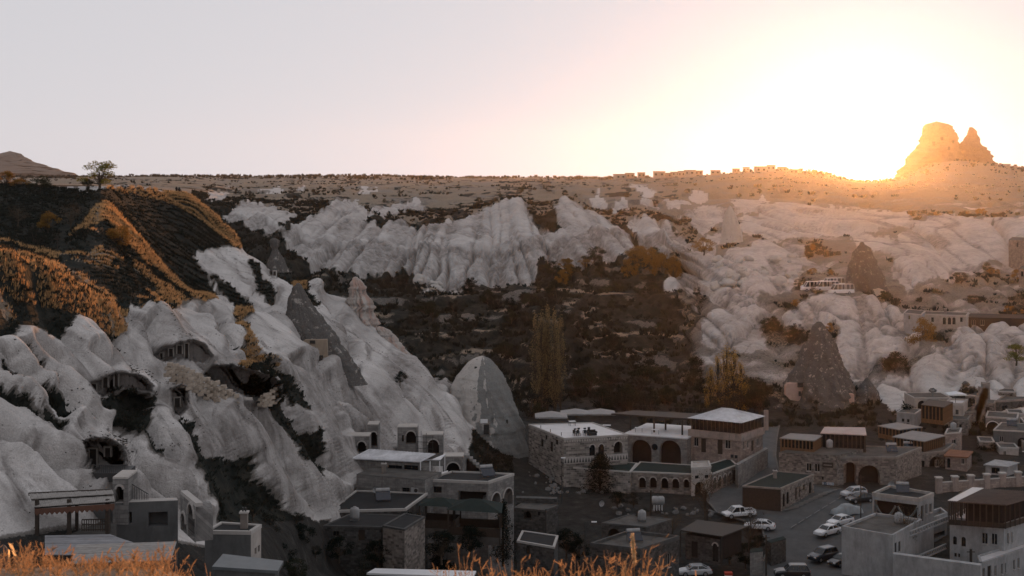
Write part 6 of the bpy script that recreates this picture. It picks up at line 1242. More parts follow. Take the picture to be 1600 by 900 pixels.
for k, px in enumerate([968, 984, 1002, 1030, 1042, 1055, 1066, 1078, 1092, 1118, 1150, 1166, 1188, 1205, 1222, 1240]):
    Y = 1900 + 120 * (k % 3); gzv = max(ground_z((px - 800) / F * yy, yy) - (yy - Y) * 0 for yy in (Y,)); far_house(G(px, Y, 1.0), rnd.uniform(9, 16), 10, rnd.uniform(5, 8), rnd.choice((W_CREAM, S_PINK)), 'tiny far house in the row on the plateau skyline', 'houses on the plateau skyline')
# ================================================================== STREET
def YG(px, py, lo=150, hi=300):
    i = int(np.clip(round((px + 260) / 2120 * (NCOL - 1)), 0, NCOL - 1)); yy = np.linspace(lo, hi, 400); zz = np.interp(yy, GY[i], GZ[i]); pr = HZ + (EYE - zz) * F / yy
    return float(yy[np.argmin(np.abs(pr - py))])
def asphalt():
    t = NT('worn_asphalt'); v = t.pos((1, 1, 1)); n = t.noise(v, 0.4, 5.0, 0.7); n2 = t.noise(v, 6.0, 3.0)
    t.bsdf(t.mix(t.ramp(n2, [(0.5, 0.0), (0.8, 0.4)]), t.ramp(n, [(0.3, (0.045, 0.048, 0.050)), (0.6, (0.075, 0.077, 0.078)), (0.8, (0.10, 0.10, 0.098))]), (0.03, 0.03, 0.03)), 0.85, t.bump(n2, 0.3, 0.02), 0.25); return t.mat
ASPH = asphalt()
ROADR = [(172,1150,1345),(186,1180,1340),(196,1200,1330),(205,1190,1345),(211,1120,1380),(217,1105,1400),(222,1108,1330),(228,1120,1230),(236,1150,1216),(246,1166,1212),(256,1180,1213),(266,1192,1215),(276,1200,1218)]
def sheet(name, rows_, mat, dz, nx=24, ny=60, kind='structure', label=None, parent=None):
    ys = np.linspace(rows_[0][0], rows_[-1][0], ny); V_ = []; Fq = []
    for j, y in enumerate(ys):
        xl = np.interp(y, [r[0] for r in rows_], [r[1] for r in rows_]); xr = np.interp(y, [r[0] for r in rows_], [r[2] for r in rows_])
        for i in range(nx + 1): p = G(xl + (xr - xl) * i / nx, y, dz); V_.append(tuple(p))
    for j in range(ny - 1):
        for i in range(nx): a = j * (nx + 1) + i; Fq.append((a, a + 1, a + nx + 2, a + nx + 1))
    m_ = MB(); m_.add(V_, Fq); o = m_.build(name, mat, parent, smooth=True)
    if kind: o['kind'] = kind
    if label: o['label'] = label
    return o
ROAD = sheet('road', ROADR, ASPH, 0.28, label='dark asphalt village street widening into a square')
PALEP = plain('pale_paving', (0.13, 0.13, 0.125), 0.85, 0.2, 1.0, 0.2)
for k in range(9):
    a0 = 1226 + k * 7.5; y0 = 796 - k * 3.4; q = [PZ(a0, y0 + 1.6, G(a0, YG(a0, y0)).z + .36), PZ(a0 + 22, y0 - 3, G(a0, YG(a0, y0)).z + .36), PZ(a0 + 22, y0 - 5.0, G(a0, YG(a0, y0)).z + .36), PZ(a0, y0 - 0.4, G(a0, YG(a0, y0)).z + .36)]
    m_ = MB().add(q, [(0, 1, 2, 3)]); m_.build('paved_strip', PALEP, ROAD)
LINE = plain('worn_white_line', (0.16, 0.165, 0.165), 0.8, 0.4, 2.0, 0.2)
for k in range(7):
    u0 = k / 7; u1 = (k + .75) / 7; x0, y0, x1, y1 = 1235 + 85 * u0, 824 - 52 * u0, 1235 + 85 * u1, 824 - 52 * u1; za = G(x0, YG(x0, y0)).z + .345
    MB().add([PZ(x0, y0, za), PZ(x1, y1, za), PZ(x1 + 1.2, y1 + .5, za), PZ(x0 + 1.2, y0 + .5, za)], [(3, 2, 1, 0)]).build('road_marking', LINE, ROAD)

# ================================================================== VEHICLES
def paint(name, col, rough=0.28):
    if name in MATS: return MATS[name]
    t = NT(name); n = t.noise(t.coord(1.0), 2.0, 4.0, 0.6); t.bsdf(t.ramp(n, [(0.3, tuple(c * 0.85 for c in col)), (0.7, col)]), rough, None, 0.5, 0.0, **{'Coat Weight': 0.3}); MATS[name] = t.mat; return t.mat
TYRE = plain('tyre_rubber', (0.015, 0.015, 0.015), 0.85, 0.2); RIM = plain('wheel_rim', (0.30, 0.30, 0.31), 0.4, 0.1, 2, 0.5, 0.6)
LAMP = plain('clear_lamp', (0.55, 0.55, 0.55), 0.2, 0.05, 2, 0.5); RED = plain('red_lamp', (0.30, 0.02, 0.015), 0.3, 0.05, 2, 0.5); BLK = plain('black_plastic', (0.018, 0.018, 0.019), 0.6, 0.2)
SHAPES = {  # length, half width, stations (x, z bottom, z top of body, half width factor), cabin base x0,x1, roof x0,x1, height
 'sedan': (4.4, 0.86, [(-2.2,.42,.78,.84),(-2.05,.30,.95,.95),(-1.2,.26,1.0,1.0),(0.6,.26,.95,1.0),(1.5,.26,.86,.98),(2.1,.30,.72,.92),(2.2,.40,.60,.80)], -1.75, 1.0, -1.0, 0.30, 1.44),
 'hatch': (4.0, 0.87, [(-2.0,.42,.85,.86),(-1.9,.30,1.0,.95),(-1.0,.26,1.02,1.0),(0.6,.26,.98,1.0),(1.4,.26,.90,.98),(1.9,.30,.76,.92),(2.0,.40,.62,.80)], -1.92, 1.0, -1.45, 0.25, 1.50),
 'suv': (4.5, 0.92, [(-2.2,.50,.95,.88),(-2.1,.36,1.10,.96),(-1.0,.32,1.12,1.0),(0.7,.32,1.10,1.0),(1.6,.32,1.04,.98),(2.15,.36,.90,.93),(2.25,.48,.75,.84)], -2.08, 1.0, -1.75, 0.35, 1.74),
 'minibus': (6.6, 1.0, [(-3.3,.5,1.2,.95),(-3.25,.36,1.3,1.0),(-1.0,.34,1.3,1.0),(1.6,.34,1.28,1.0),(2.5,.34,1.15,.98),(3.15,.38,.95,.93),(3.3,.5,.75,.84)], -3.24, 2.55, -3.1, 1.75, 2.65),
 'pickup': (5.0, 0.9, [(-2.5,.55,.98,.95),(-2.45,.42,1.0,1.0),(-0.6,.40,1.0,1.0),(0.9,.40,1.0,1.0),(1.6,.38,.98,.98),(2.4,.42,.84,.93),(2.5,.55,.7,.84)], -0.75, 1.45, -0.55, 0.75, 1.72)}
CAR_CACHE = {}
def car(name, label, shape, px, py, deg, col, Y=None, group=None, cat='car'):
    Y = Y or YG(px, py); p = G(px, Y, 0.30); L_, hw, st, c0, c1, r0, r1, H = SHAPES[shape]; root = empty(name, p, math.radians(deg)); tag(root, label, cat, group)
    body = MB(); secs = []
    for x, zb, zt, k in st:
        w_ = hw * k; secs.append([(x, -w_ * .94, zb), (x, -w_, zb + .16), (x, -w_, zt - .18), (x, -w_ * .86, zt), (x, w_ * .86, zt), (x, w_, zt - .18), (x, w_, zb + .16), (x, w_ * .94, zb)])
    n = 8; V_ = [v for s_ in secs for v in s_]; Fq = [tuple(range(n))] + [tuple(range((len(secs) - 1) * n, len(secs) * n))[::-1]]
    for i in range(len(secs) - 1):
        for k in range(n): Fq.append((i * n + k, i * n + (k + 1) % n, (i + 1) * n + (k + 1) % n, (i + 1) * n + k))
    body.add(V_, [f[::-1] for f in Fq]); body.build('body', col, root, smooth=False)
    zb = 1.0 if shape != 'minibus' else 1.25; zb = st[2][2] - .04; rw = hw * (.74 if shape != 'minibus' else .9); bw = hw * .88
    gh = MB(); gh.add([(c0, -bw, zb), (c1, -bw, zb), (c1, bw, zb), (c0, bw, zb), (r0, -rw, H - .06), (r1, -rw, H - .06), (r1, rw, H - .06), (r0, rw, H - .06)], [(3,2,1,0),(4,5,6,7),(0,1,5,4),(1,2,6,5),(2,3,7,6),(3,0,4,7)]); gh.build('glasshouse', GLASS, root)
    rf = MB(); rf.add([(r0 - .08, -rw - .03, H - .1), (r1 + .08, -rw - .03, H - .1), (r1 + .08, rw + .03, H - .1), (r0 - .08, rw + .03, H - .1), (r0 + .1, -rw * .85, H), (r1 - .15, -rw * .85, H), (r1 - .15, rw * .85, H), (r0 + .1, rw * .85, H)], [(3,2,1,0),(4,5,6,7),(0,1,5,4),(1,2,6,5),(2,3,7,6),(3,0,4,7)]); rf.build('roof', col, root)
    for s_ in (-1, 1):
        pl_ = MB()
        pl_.bar((c0, s_ * bw, zb), (r0, s_ * (rw + .01), H - .07), .09); pl_.bar((c1, s_ * bw, zb), (r1, s_ * (rw + .01), H - .07), .07)
        pl_.build('pillar', col, root); xm = (r0 + r1) / 2; MB().bar((xm, s_ * (bw + .012), zb), (xm, s_ * (rw + .02), H - .07), .09).build('pillar', col, root)
        MB().box(c1 - .35, c1 - .2, s_ * (hw + .02) - .09, s_ * (hw + .02) + .09, zb, zb + .14).build('mirror', BLK, root)
        fx, rx = st[-1][0], st[0][0]
        MB().box(fx - .22, fx + .01, s_ * hw * .62 - .17, s_ * hw * .62 + .17, st[-1][2] - .06, st[-1][2] + .10).build('headlight', LAMP, root)
        MB().box(rx - .02, rx + .2, s_ * hw * .68 - .13, s_ * hw * .68 + .13, st[0][2] - .12, st[0][2] + .08).build('taillight', RED, root)
        for wx in (L_ * .31, -L_ * .29):
            wv = MB(); R_ = .32 if shape in ('sedan', 'hatch') else .37; y0 = s_ * (hw - .2); y1 = s_ * (hw + .01)
            wv.tube([(wx, y0, R_), (wx, y1, R_)], R_, 14); t_ = wv.build('wheel', TYRE, root); MB().tube([(wx, y1 - s_ * .02, R_), (wx, y1 + s_ * .012, R_)], R_ * .62, 12).build('rim', RIM, t_)
    MB().box(st[-1][0] - .12, st[-1][0] + .06, -hw * .8, hw * .8, .32, .52).build('bumper', BLK if shape in ('suv', 'pickup') else col, root); MB().box(st[0][0] - .06, st[0][0] + .12, -hw * .8, hw * .8, .36, .56).build('bumper', BLK if shape in ('suv', 'pickup') else col, root)
    MB().box(st[0][0] - .075, st[0][0] - .06, -.26, .26, .42, .54).build('number_plate', WHITE, root)
    if shape == 'pickup':
        MB().box(-2.4, -0.85, -hw * .82, hw * .82, 1.003, 1.01).build('cargo_bed', BLK, root)
        for s_ in (-1, 1): MB().box(-2.45, -.8, s_ * hw * .86 - .05, s_ * hw * .86 + .05, 1.0, 1.18).build('bed_rail', col, root)
        MB().box(-2.47, -2.38, -hw * .86, hw * .86, .98, 1.18).build('tailgate', col, root)
    if shape == 'minibus':
        for s_ in (-1, 1):
            for xq in (-2.1, -1.0, 0.1, 1.2): MB().box(xq - .05, xq + .05, s_ * .94 - .04, s_ * .94 + .04, zb, H - .1).build('window_pillar', col, root)
    return root
P_W = paint('white_car_paint', (0.62, 0.62, 0.63)); P_S = paint('silver_car_paint', (0.42, 0.43, 0.45)); P_B = paint('black_car_paint', (0.012, 0.013, 0.016)); P_D = paint('dark_blue_car_paint', (0.02, 0.028, 0.04))
car('parked_car', 'white saloon car parked nose out beside the white terrace wall', 'sedan', 1293, 838, 218, P_W)
car('parked_car', 'white saloon parked just uphill of another white saloon', 'sedan', 1313, 823, 215, P_W)
car('parked_car', 'dark blue car with roof bars at the kerb below the white terrace', 'suv', 1286, 878, 215, P_D)
car('parked_car', 'black car squeezed against the blank white wall', 'sedan', 1316, 886, 215, P_B)
car('parked_car', 'white hatchback at the bottom edge beside the court wall, left one', 'hatch', 1376, 897, 50, P_W)
car('parked_car', 'white hatchback cut by the bottom frame edge, right of its twin', 'hatch', 1416, 906, 48, P_W, Y=181)
car('parked_car', 'silver car half hidden near the black stone arch', 'hatch', 1334, 778, 200, P_S)
car('parked_car', 'dark saloon parked before the silver car near the arch', 'sedan', 1344, 787, 200, P_B)
car('pickup_truck', 'white double cab pickup truck standing in the square', 'pickup', 1154, 812, 196, P_W, cat='pickup')
car('parked_car', 'white car tucked behind the bare tree next to the pickup', 'sedan', 1187, 830, 165, P_W)
car('parked_car', 'pale car roof at the bottom edge below the shop pergola', 'sedan', 1085, 903, 185, P_S, Y=184)
car('parked_car', 'black car roof cutting the bottom edge of the street', 'suv', 1238, 906, 178, P_B, Y=182)
cv = car('covered_car', 'car under a pale tarpaulin cover between the parked saloons', 'sedan', 1323, 806, 205, P_S)
for ch in list(cv.children):
    for g_ in list(ch.children): bpy.data.objects.remove(g_)
    bpy.data.objects.remove(ch)
tp = MB(); N_ = 18
for i in range(N_ + 1):
    x = -2.5 + 5.0 * i / N_; h = np.interp(x, [-2.5, -2.3, -1.4, -.6, .6, 1.2, 2.3, 2.5], [.1, .9, 1.05, 1.5, 1.5, 1.08, .85, .1])
    for k in range(9):
        u = -1 + k / 4; w_ = 1.08; z = h * (1 - abs(u) ** 5 * .92) + random.uniform(-.03, .03); tp.v.append((x, u * w_, max(z, 0.05)))
for i in range(N_):
    for k in range(8): a = i * 9 + k; tp.f.append((a, a + 9, a + 10, a + 1))
tp.build('tarpaulin', plain('grey_tarpaulin', (0.17, 0.19, 0.20), 0.45, 0.25, 1.5, 0.4), cv, smooth=True)
for i, (px, py, Y, lab) in enumerate([(1271,449,374,'white minibus at the left end of the parked group on the slope'), (1291,451,370,'white minibus second from the left in the parked group'), (1314,453,366,'nearest white minibus at the right end of the parked group'), (1301,443,384,'white minibus parked behind the other three')]):
    b_ = car('minibus', lab, 'minibus', px, py, 184 + 3 * i, P_W, Y=Y, group='minibuses parked on the slope', cat='minibus'); b_.location = G(px, Y, 0.05)
for i, (px, py, Y, lab) in enumerate([(1263,436,388,'white car leftmost in the row behind the minibuses'), (1272,433,394,'white car second in the row behind the minibuses'), (1284,432,396,'white car third in the row behind the minibuses'), (1293,431,397,'white car at the right end of the row behind the minibuses')]):
    b_ = car('parked_car', lab, 'hatch', px, py, 186, P_W, Y=Y, group='cars behind the minibuses'); b_.location = G(px, Y - 6, 0.05)

# ================================================================== STREET FURNITURE AND TERRACES
CANV = plain('grey_canvas', (0.27, 0.26, 0.255), 0.8, 0.1, 1.0, 0.15); CANW = plain('white_canvas', (0.60, 0.62, 0.64), 0.7, 0.06, 1.0, 0.2)
def parasol(label, px, ptop, pbot, Y, wpx, mat, rise=0.28):
    base = P(px, pbot, Y); h = (pbot - ptop) / F * Y; hw = wpx / F * Y / 2; root = empty('parasol', base); tag(root, label, 'parasol'); zc = h - hw * rise
    cn = MB(); ap = (0, 0, h); N_ = 4; c_ = [(-hw, -hw * .8, zc), (hw, -hw * .8, zc), (hw, hw * .8, zc), (-hw, hw * .8, zc)]; mids = [tuple((Vector(c_[i]) + Vector(c_[(i + 1) % 4])) / 2 + Vector((0, 0, .06))) for i in range(4)]
    cn.add([ap] + c_ + mids, [(0, 1, 5), (0, 5, 2), (0, 2, 6), (0, 6, 3), (0, 3, 7), (0, 7, 4), (0, 4, 8), (0, 8, 1)]); cn.build('canopy', mat, root)
    vl = MB()
    for i in range(4): a, b = Vector(c_[i]), Vector(c_[(i + 1) % 4]); vl.add([a, b, b - Vector((0, 0, .18)), a - Vector((0, 0, .18))], [(0, 1, 2, 3)])
    vl.build('valance', mat, root)
    MB().tube([(0, 0, 0), (0, 0, h - .05)], .05, 8).build('pole', IRON, root)
    for q in c_: MB().bar((0, 0, h - .1), (q[0] * .97, q[1] * .97, q[2] - .03), .03).build('rib', IRON, root)
    MB().box(-.35, .35, -.35, .35, 0, .12).build('base', IRON, root)
parasol('grey square parasol at the left end of the hotel roof terrace', 861, 642, 667, 243, 50, CANV); parasol('grey square parasol in the middle of the three on the roof terrace', 899, 638, 664, 250, 46, CANV); parasol('grey square parasol nearest the dark canopy', 938, 638, 664, 250, 46, CANV)
parasol('white parasol shading a balcony above the cream house', 1493, 611, 632, 279, 28, CANW, .3)
def chair(root_loc, rz, label, group, mat=BLK):
    root = empty('chair', root_loc, rz); tag(root, label, 'chair', group); MB().box(-.24, .24, -.24, .24, .42, .48).build('seat', mat, root); MB().box(-.24, .24, .2, .25, .48, .95).build('backrest', mat, root)
    for x in (-.2, .2):
        for y in (-.2, .2): MB().box(x - .025, x + .025, y - .025, y + .025, 0, .42).build('leg', mat, root)
def table(loc, label, w_=1.1, d=.8, mat=WHITE, rz=0.0, group=None):
    root = empty('table', loc, rz); tag(root, label, 'table', group); MB().box(-w_/2, w_/2, -d/2, d/2, .72, .77).build('tabletop', mat, root)
    for x in (-w_/2 + .08, w_/2 - .08):
        for y in (-d/2 + .08, d/2 - .08): MB().box(x - .03, x + .03, y - .03, y + .03, 0, .72).build('leg', IRON, root)
zr_ = hz + 0.05
table(PZ(909, 679, zr_), 'long pale table among black chairs on the pale roof', 2.2, .8, WHITE, .3)
for i, (px, py, rz_) in enumerate([(898,678,3.2), (903,677,3.3), (898,681,0.2), (904,681,0.2), (913,677,3.2), (919,676,3.3), (915,681,.2), (921,680,.1)]):
    chair(PZ(px, py, zr_), rz_ + .3, 'black chair around the pale table on the roof terrace', 'black chairs on the hotel roof')
sf = empty('sofa', PZ(925, 680, zr_), .3); tag(sf, 'bulky black wicker sofa at the end of the roof table', 'sofa'); MB().box(-.7, .7, -.4, .4, 0, .42).build('seat', BLK, sf); MB().box(-.7, .7, .28, .45, .42, .85).build('backrest', BLK, sf)
for s_ in (-1, 1): MB().box(s_ * .7 - .09, s_ * .7 + .09, -.4, .42, .42, .65).build('armrest', BLK, sf)
table(PZ(894, 665, zr_), 'small white table at the back of the pale roof', 1.1, .8, WHITE, .3)
table(PZ(948, 671, tz + .1), 'wooden table with white top on the hall terrace', 1.4, .8, WHITE, -.1)
for i, (px, py) in enumerate([(998, 675), (1024, 678)]): table(PZ(px, py, tz + .1), ['white table at the open edge of the canopy terrace', 'white table beside the canopy post'][i], 1.3, .8, WHITE, -.1)
for i, (px, py) in enumerate([(1144, 719), (1150, 720)]): chair(P(px, py, 226), 3.0, 'black chair on the green terrace before the hotel wing', 'chairs on the green terrace')
# gas tank, dishes, lamps, poles, water heater tank
tk = empty('gas_tank', P(1028, 794, 212)); tag(tk, 'white horizontal gas tank on legs below the arcade', 'tank'); N_ = 20
tm = MB(); tm.tube([(-1.0, 0, 1.15), (-.95, 0, 1.15), (-.75, 0, 1.15), (.75, 0, 1.15), (.95, 0, 1.15), (1.0, 0, 1.15)], [.15, .5, .68, .68, .5, .15], 18); tm.build('tank_body', W_WHITE, tk, smooth=True)
for x in (-.6, -.2, .2, .6): MB().box(x - .05, x + .05, -.4, .4, -.3, .62).build('leg', WHITE, tk)
MB().tube([(0, 0, 1.8), (0, 0, 1.98)], .14, 10).build('valve_cap', IRON, tk)
def dish(label, px, py, Y, r_, rz_):
    root = empty('satellite_dish', P(px, py, Y), rz_); tag(root, label, 'satellite dish'); m_ = MB(); prof = [(0.01, 0), (r_ * .4, .03), (r_ * .75, .11), (r_, .22)]
    m_.lathe(prof, 16); m_.v = [(x, -z, y + .9) for x, y, z in m_.v]; m_.build('bowl', W_WHITE, root, smooth=True); MB().tube([(0, .02, 0), (0, .02, .9)], .04, 6).build('mast', IRON, root); MB().bar((0, -.1, .6), (0, -.55, .95), .03).build('feed_arm', IRON, root)
dish('white satellite dish tilted beside the rubble bank', 939, 796, 205, .45, .5); dish('round satellite dish on the garlanded wing roof', 1393, 766, 203, .45, -.3); dish('pale satellite dish on the low roof at the hill foot', 586, 776, 176, .4, .4)
def lamp(label, px, ptop, pbot, Y, arm=1.2):
    root = empty('street_lamp', P(px, pbot, Y)); tag(root, label, 'street lamp'); h = (pbot - ptop) / F * Y; MB().tube([(0, 0, -1), (0, 0, h)], [.08, .05], 8).build('pole', IRON, root)
    MB().bar((0, 0, h), (arm, -.2, h + .1), .06).build('arm', IRON, root); MB().box(arm - .35, arm + .35, -.35, -.05, h + .04, h + .16).build('lamp_head', WHITE, root)
lamp('thin street lamp with pale head at the bottom middle', 914, 816, 880, 186); lamp('street lamp with two pale heads on the lawn at the right edge', 1592, 706, 745, 246, .9); lamp('street lamp pole beside the round tree near the yard wall', 616, 806, 850, 166, -.6)
lamp('slim lamp post standing on the willow terrace', 1431, 724, 752, 238, .4); lamp('thin grey lamp post by the spruce rubble bank', 878, 716, 785, 216, .2)
def pole(label, px, ptop, pbot, Y, w_=.14, mat=None):
    root = empty('utility_pole', P(px, pbot, Y)); tag(root, label, 'pole'); h = (pbot - ptop) / F * Y; MB().tube([(0, 0, -1), (0, 0, h)], [w_, w_ * .8], 8).build('shaft', mat or WOOD_D, root); MB().box(-.5, .5, -.05, .05, h - .4, h - .3).build('crossarm', mat or WOOD_D, root)
pole('dark square pole beside the white gas tank', 1017, 766, 806, 208, .18); pole('dark pole in front of the covered car', 1345, 742, 812, 206, .09); pole('dark utility pole in the street near the bottom edge', 1197, 836, 905, 184, .12); pole('dark service pole against the court wall', 1517, 858, 905, 176, .2); pole('grey pole by the sunken round window house', 853, 795, 850, 184, .12, IRON)
pole('short dark post before the bare fruit tree', 1105, 795, 815, 208, .12)
pole('wooden fence post on the dark hill slope', 90, 369, 386, 168, .06)
# red and white roof box, white boat-like tarps, rubble
rx = empty('kiosk_box', P(1138, 902, 180)); tag(rx, 'small red topped kiosk box at the bottom edge', 'kiosk'); MB().box(-.45, .45, -.35, .35, -1.5, .35).build('cabinet', WHITE, rx); MB().box(-.5, .5, -.4, .4, .35, .65).build('red_lid', plain('red_lid_paint', (0.35, 0.04, 0.02), .5, .1), rx)
RUB = plain('rubble_stone', (0.15, 0.145, 0.14), .95, .35, 1.0, .1)
rnd = random.Random(4); rub = [bpy.data.meshes.new('rubble%d' % k) for k in range(4)]
for me in rub:
    mb = MB().lathe([(.01, -.5), (.45, -.35), (.55, .05), (.35, .42), (.01, .5)], 6); mb.v = [(x * rnd.uniform(.7, 1.2), y * rnd.uniform(.7, 1.2), z * rnd.uniform(.7, 1.1)) for x, y, z in mb.v]; me.from_pydata(mb.v, [], mb.f); me.materials.append(RUB)
for k in range(90):
    px = rnd.gauss(880, 26) if k < 62 else rnd.uniform(960, 1130); py = rnd.uniform(738, 772) if k < 62 else rnd.uniform(792, 806); Y = YG(px, py); o = bpy.data.objects.new('rubble_stone', rub[k % 4]); link(o); o.location = G(px, Y, .1); s_ = rnd.uniform(.3, 1.1); o.scale = (s_, s_, s_ * .7); o.rotation_euler = (rnd.random(), rnd.random(), rnd.random() * 6)
    tag(o, 'loose rubble stone on the bank below the hotel corner' if k < 62 else 'loose pale stone in the yard below the arcade', 'stone', 'rubble on the hotel bank' if k < 62 else 'stones in the arcade yard')
ac_ = empty('air_conditioner', P(648, 766, 178)); tag(ac_, 'white air conditioner unit on the annex wall', 'air conditioner'); MB().box(-.45, .45, -.18, .18, -.32, .32).build('casing', W_WHITE, ac_); fn = MB(); fn.tube([(.15, -.19, 0), (.15, -.2, 0)], .24, 12); fn.build('fan_grille', BLK, ac_)

def on_roof(key, u, v_):
    c_, z = next(val for lab, val in HOUSES.items() if lab.startswith(key)); a = c_[0].lerp(c_[1], u); b = c_[3].lerp(c_[2], u); p = a.lerp(b, v_); p.z = z + .04; return p
PANEL = plain('solar_panel_glass', (0.012, 0.016, 0.026), .15, .1, 2, .5)
def solar(label, p, rz_):
    root = empty('solar_heater', p, rz_); tag(root, label, 'solar heater'); MB().add([(-.9, -.6, .25), (.9, -.6, .25), (.9, .55, 1.05), (-.9, .55, 1.05), (-.9, -.6, .32), (.9, -.6, .32), (.9, .55, 1.12), (-.9, .55, 1.12)], [(3,2,1,0),(4,5,6,7),(0,1,5,4),(1,2,6,5),(2,3,7,6),(3,0,4,7)]).build('panel', PANEL, root)
    MB().tube([(-.85, .75, 1.25), (.85, .75, 1.25)], .26, 12).build('water_tank', W_WHITE, root)
    for x in (-.8, .8): MB().bar((x, .7, 0), (x, .7, 1.1), .05).build('leg', IRON, root); MB().bar((x, -.55, 0), (x, -.55, .3), .05).build('leg', IRON, root)
def tank(label, p):
    root = empty('water_tank', p); tag(root, label, 'water tank'); MB().lathe([(.01, .25), (.5, .25), (.55, .4), (.55, 1.2), (.45, 1.4), (.2, 1.48), (.2, 1.56), (.01, 1.56)], 14).build('tank_body', W_WHITE, root, smooth=True); MB().box(-.5, .5, -.5, .5, 0, .25).build('plinth', W_GREY, root)
def chim(label, p, mat=None):
    root = empty('chimney_stack', p); tag(root, label, 'chimney'); MB().box(-.25, .25, -.25, .25, -.1, 1.1).build('shaft', mat or S_WARM, root); MB().box(-.33, .33, -.33, .33, 1.1, 1.22).build('cap', TRIM, root)
    for a_ in (-.1, .1): MB().tube([(a_, 0, 1.2), (a_, 0, 1.5)], .06, 8).build('flue', IRON, root)
solar('tilted solar heater on the black flat roof under the rock tip', on_roof('black flat', .55, .5), .2); solar('solar heater on the pale stone house with end arches', on_roof('pale stone house with two', .75, .6), .4); solar('solar heater on the sunken parapet roof at bottom middle', on_roof('stone house with a sunken', .5, .5), .2)
solar('solar heater on the roof of the garlanded hotel wing', on_roof('white hotel wing', .45, .6), -.2); solar('solar heater on the rubble terrace house by the willow', on_roof('long rubble', .3, .5), -.1); solar('solar heater on the stone front with the large black arch', on_roof('rubble stone house front', .7, .5), -.1)
solar('solar heater on the blue grey house at the right edge', on_roof('blue grey', .3, .5), -.2); tank('white water tank on the broad white terrace roof', on_roof('broad blank white', .7, .7)); tank('white water tank on the dark vault house roof', on_roof('dark stone vault', .6, .5)); tank('white water tank on the roof of the stone restaurant', on_roof('stone restaurant', .55, .75)); tank('white water tank on the narrow rosy house', on_roof('narrow rosy', .5, .5))
tank('white water tank on the dark shed roof at the hill foot', on_roof('low dark roofed shed', .3, .5)); chim('stone chimney on the green roofed annex', on_roof('long low annex', .3, .6)); chim('stone chimney on the plain annex below the metal roof', on_roof('plain stone annex', .3, .4)); chim('chimney on the whitewashed front with blind arches', on_roof('whitewashed house front', .6, .4)); chim('chimney on the long white terrace hotel', on_roof('long white terrace', .5, .5)); chim('chimney on the small grey plastered house', on_roof('small grey plastered', .7, .6))
KERB = plain('kerb_stone', (0.12, 0.12, 0.115), .9, .25, 2.0, .1)
for side in (1, 2):
    for j in range(len(ROADR) - 1):
        (y0, *e0), (y1, *e1) = ROADR[j], ROADR[j + 1]; n_ = 3
        for q in range(n_):
            ya, yb = y0 + (y1 - y0) * q / n_, y0 + (y1 - y0) * (q + .93) / n_; xa = e0[side - 1] + (e1[side - 1] - e0[side - 1]) * q / n_; xb = e0[side - 1] + (e1[side - 1] - e0[side - 1]) * (q + .93) / n_
            MB().bar(G(xa, ya, .34), G(xb, yb, .34), .22, .2).build('kerb_stone', KERB, ROAD)
# ================================================================== PEOPLE on the hilltop edge
def sitter(label, px, py, Y, tint, mir=1):
    me = bpy.data.meshes.new('person'); J = [(0,0,.12),(0,.02,.38),(0,.0,.60),(0,-.02,.72),(0,-.03,.86), (.17*mir,0,.56),(.26*mir,-.12,.36),(.20*mir,-.32,.28), (-.17*mir,0,.56),(-.25*mir,-.12,.36),(-.18*mir,-.30,.28), (.10,-.05,.12),(.14,-.40,.34),(.13,-.52,.02),(.13,-.66,.02), (-.10,-.05,.12),(-.13,-.42,.32),(-.12,-.56,.02),(-.12,-.70,.02)]
    E = [(0,1),(1,2),(2,3),(3,4),(2,5),(5,6),(6,7),(2,8),(8,9),(9,10),(0,11),(11,12),(12,13),(13,14),(0,15),(15,16),(16,17),(17,18)]
    me.from_pydata(J, E, []); o = bpy.data.objects.new('person', me); link(o); o.location = P(px, py, Y); o.rotation_euler = (0, 0, math.radians(160)); sk = o.modifiers.new('skin', 'SKIN'); R_ = [.15,.16,.15,.06,.105,.065,.05,.04,.065,.05,.04,.09,.07,.05,.045,.09,.07,.05,.045]
    for v_, r_ in zip(me.skin_vertices[0].data, R_): v_.radius = (r_, r_)
    me.skin_vertices[0].data[0].use_root = True; sb = o.modifiers.new('sub', 'SUBSURF'); sb.levels = 1; sb.render_levels = 1; me.materials.append(tint); tag(o, label, 'person')
DC = plain('dark_clothing', (0.015, 0.015, 0.017), .9, .3)
sitter('person in dark clothes sitting on the hilltop edge, left one of two', 275.5, 298.5, 262, DC); sitter('person in dark clothes sitting on the hilltop edge, right one of two', 280, 299.5, 262, DC, -1)
# ================================================================== FOREGROUND
def fg_h(x, y):                 # the brow of the viewpoint hill under the camera
    b = -1.66 - 0.26 * np.clip(y - 4.9, 0, 30) ** 1.45 + 0.05 * (fbm(x * 1.5, y * 1.5, 4, 401) - 0.5) + 0.27 * sstep(-1.05, -1.4, x)
    return EYE + b
xs = np.linspace(-9, 9, 150); ysf = np.concatenate([np.linspace(-6, 3, 30), np.linspace(3.1, 9, 90), np.linspace(9.3, 40, 40)]); XX, YY = np.meshgrid(xs, ysf, indexing='ij'); XX = XX * np.clip(YY / 6, 1, 5)
ZZ = fg_h(XX, YY); ZZ = np.where(YY > 14, ZZ.clip(None, EYE - 0.335 * YY - 2), ZZ); nx_, ny_ = XX.shape
a = (np.arange(nx_ - 1)[:, None] * ny_ + np.arange(ny_ - 1)[None, :]).reshape(-1); q = np.stack([a, a + ny_, a + ny_ + 1, a + 1], -1)
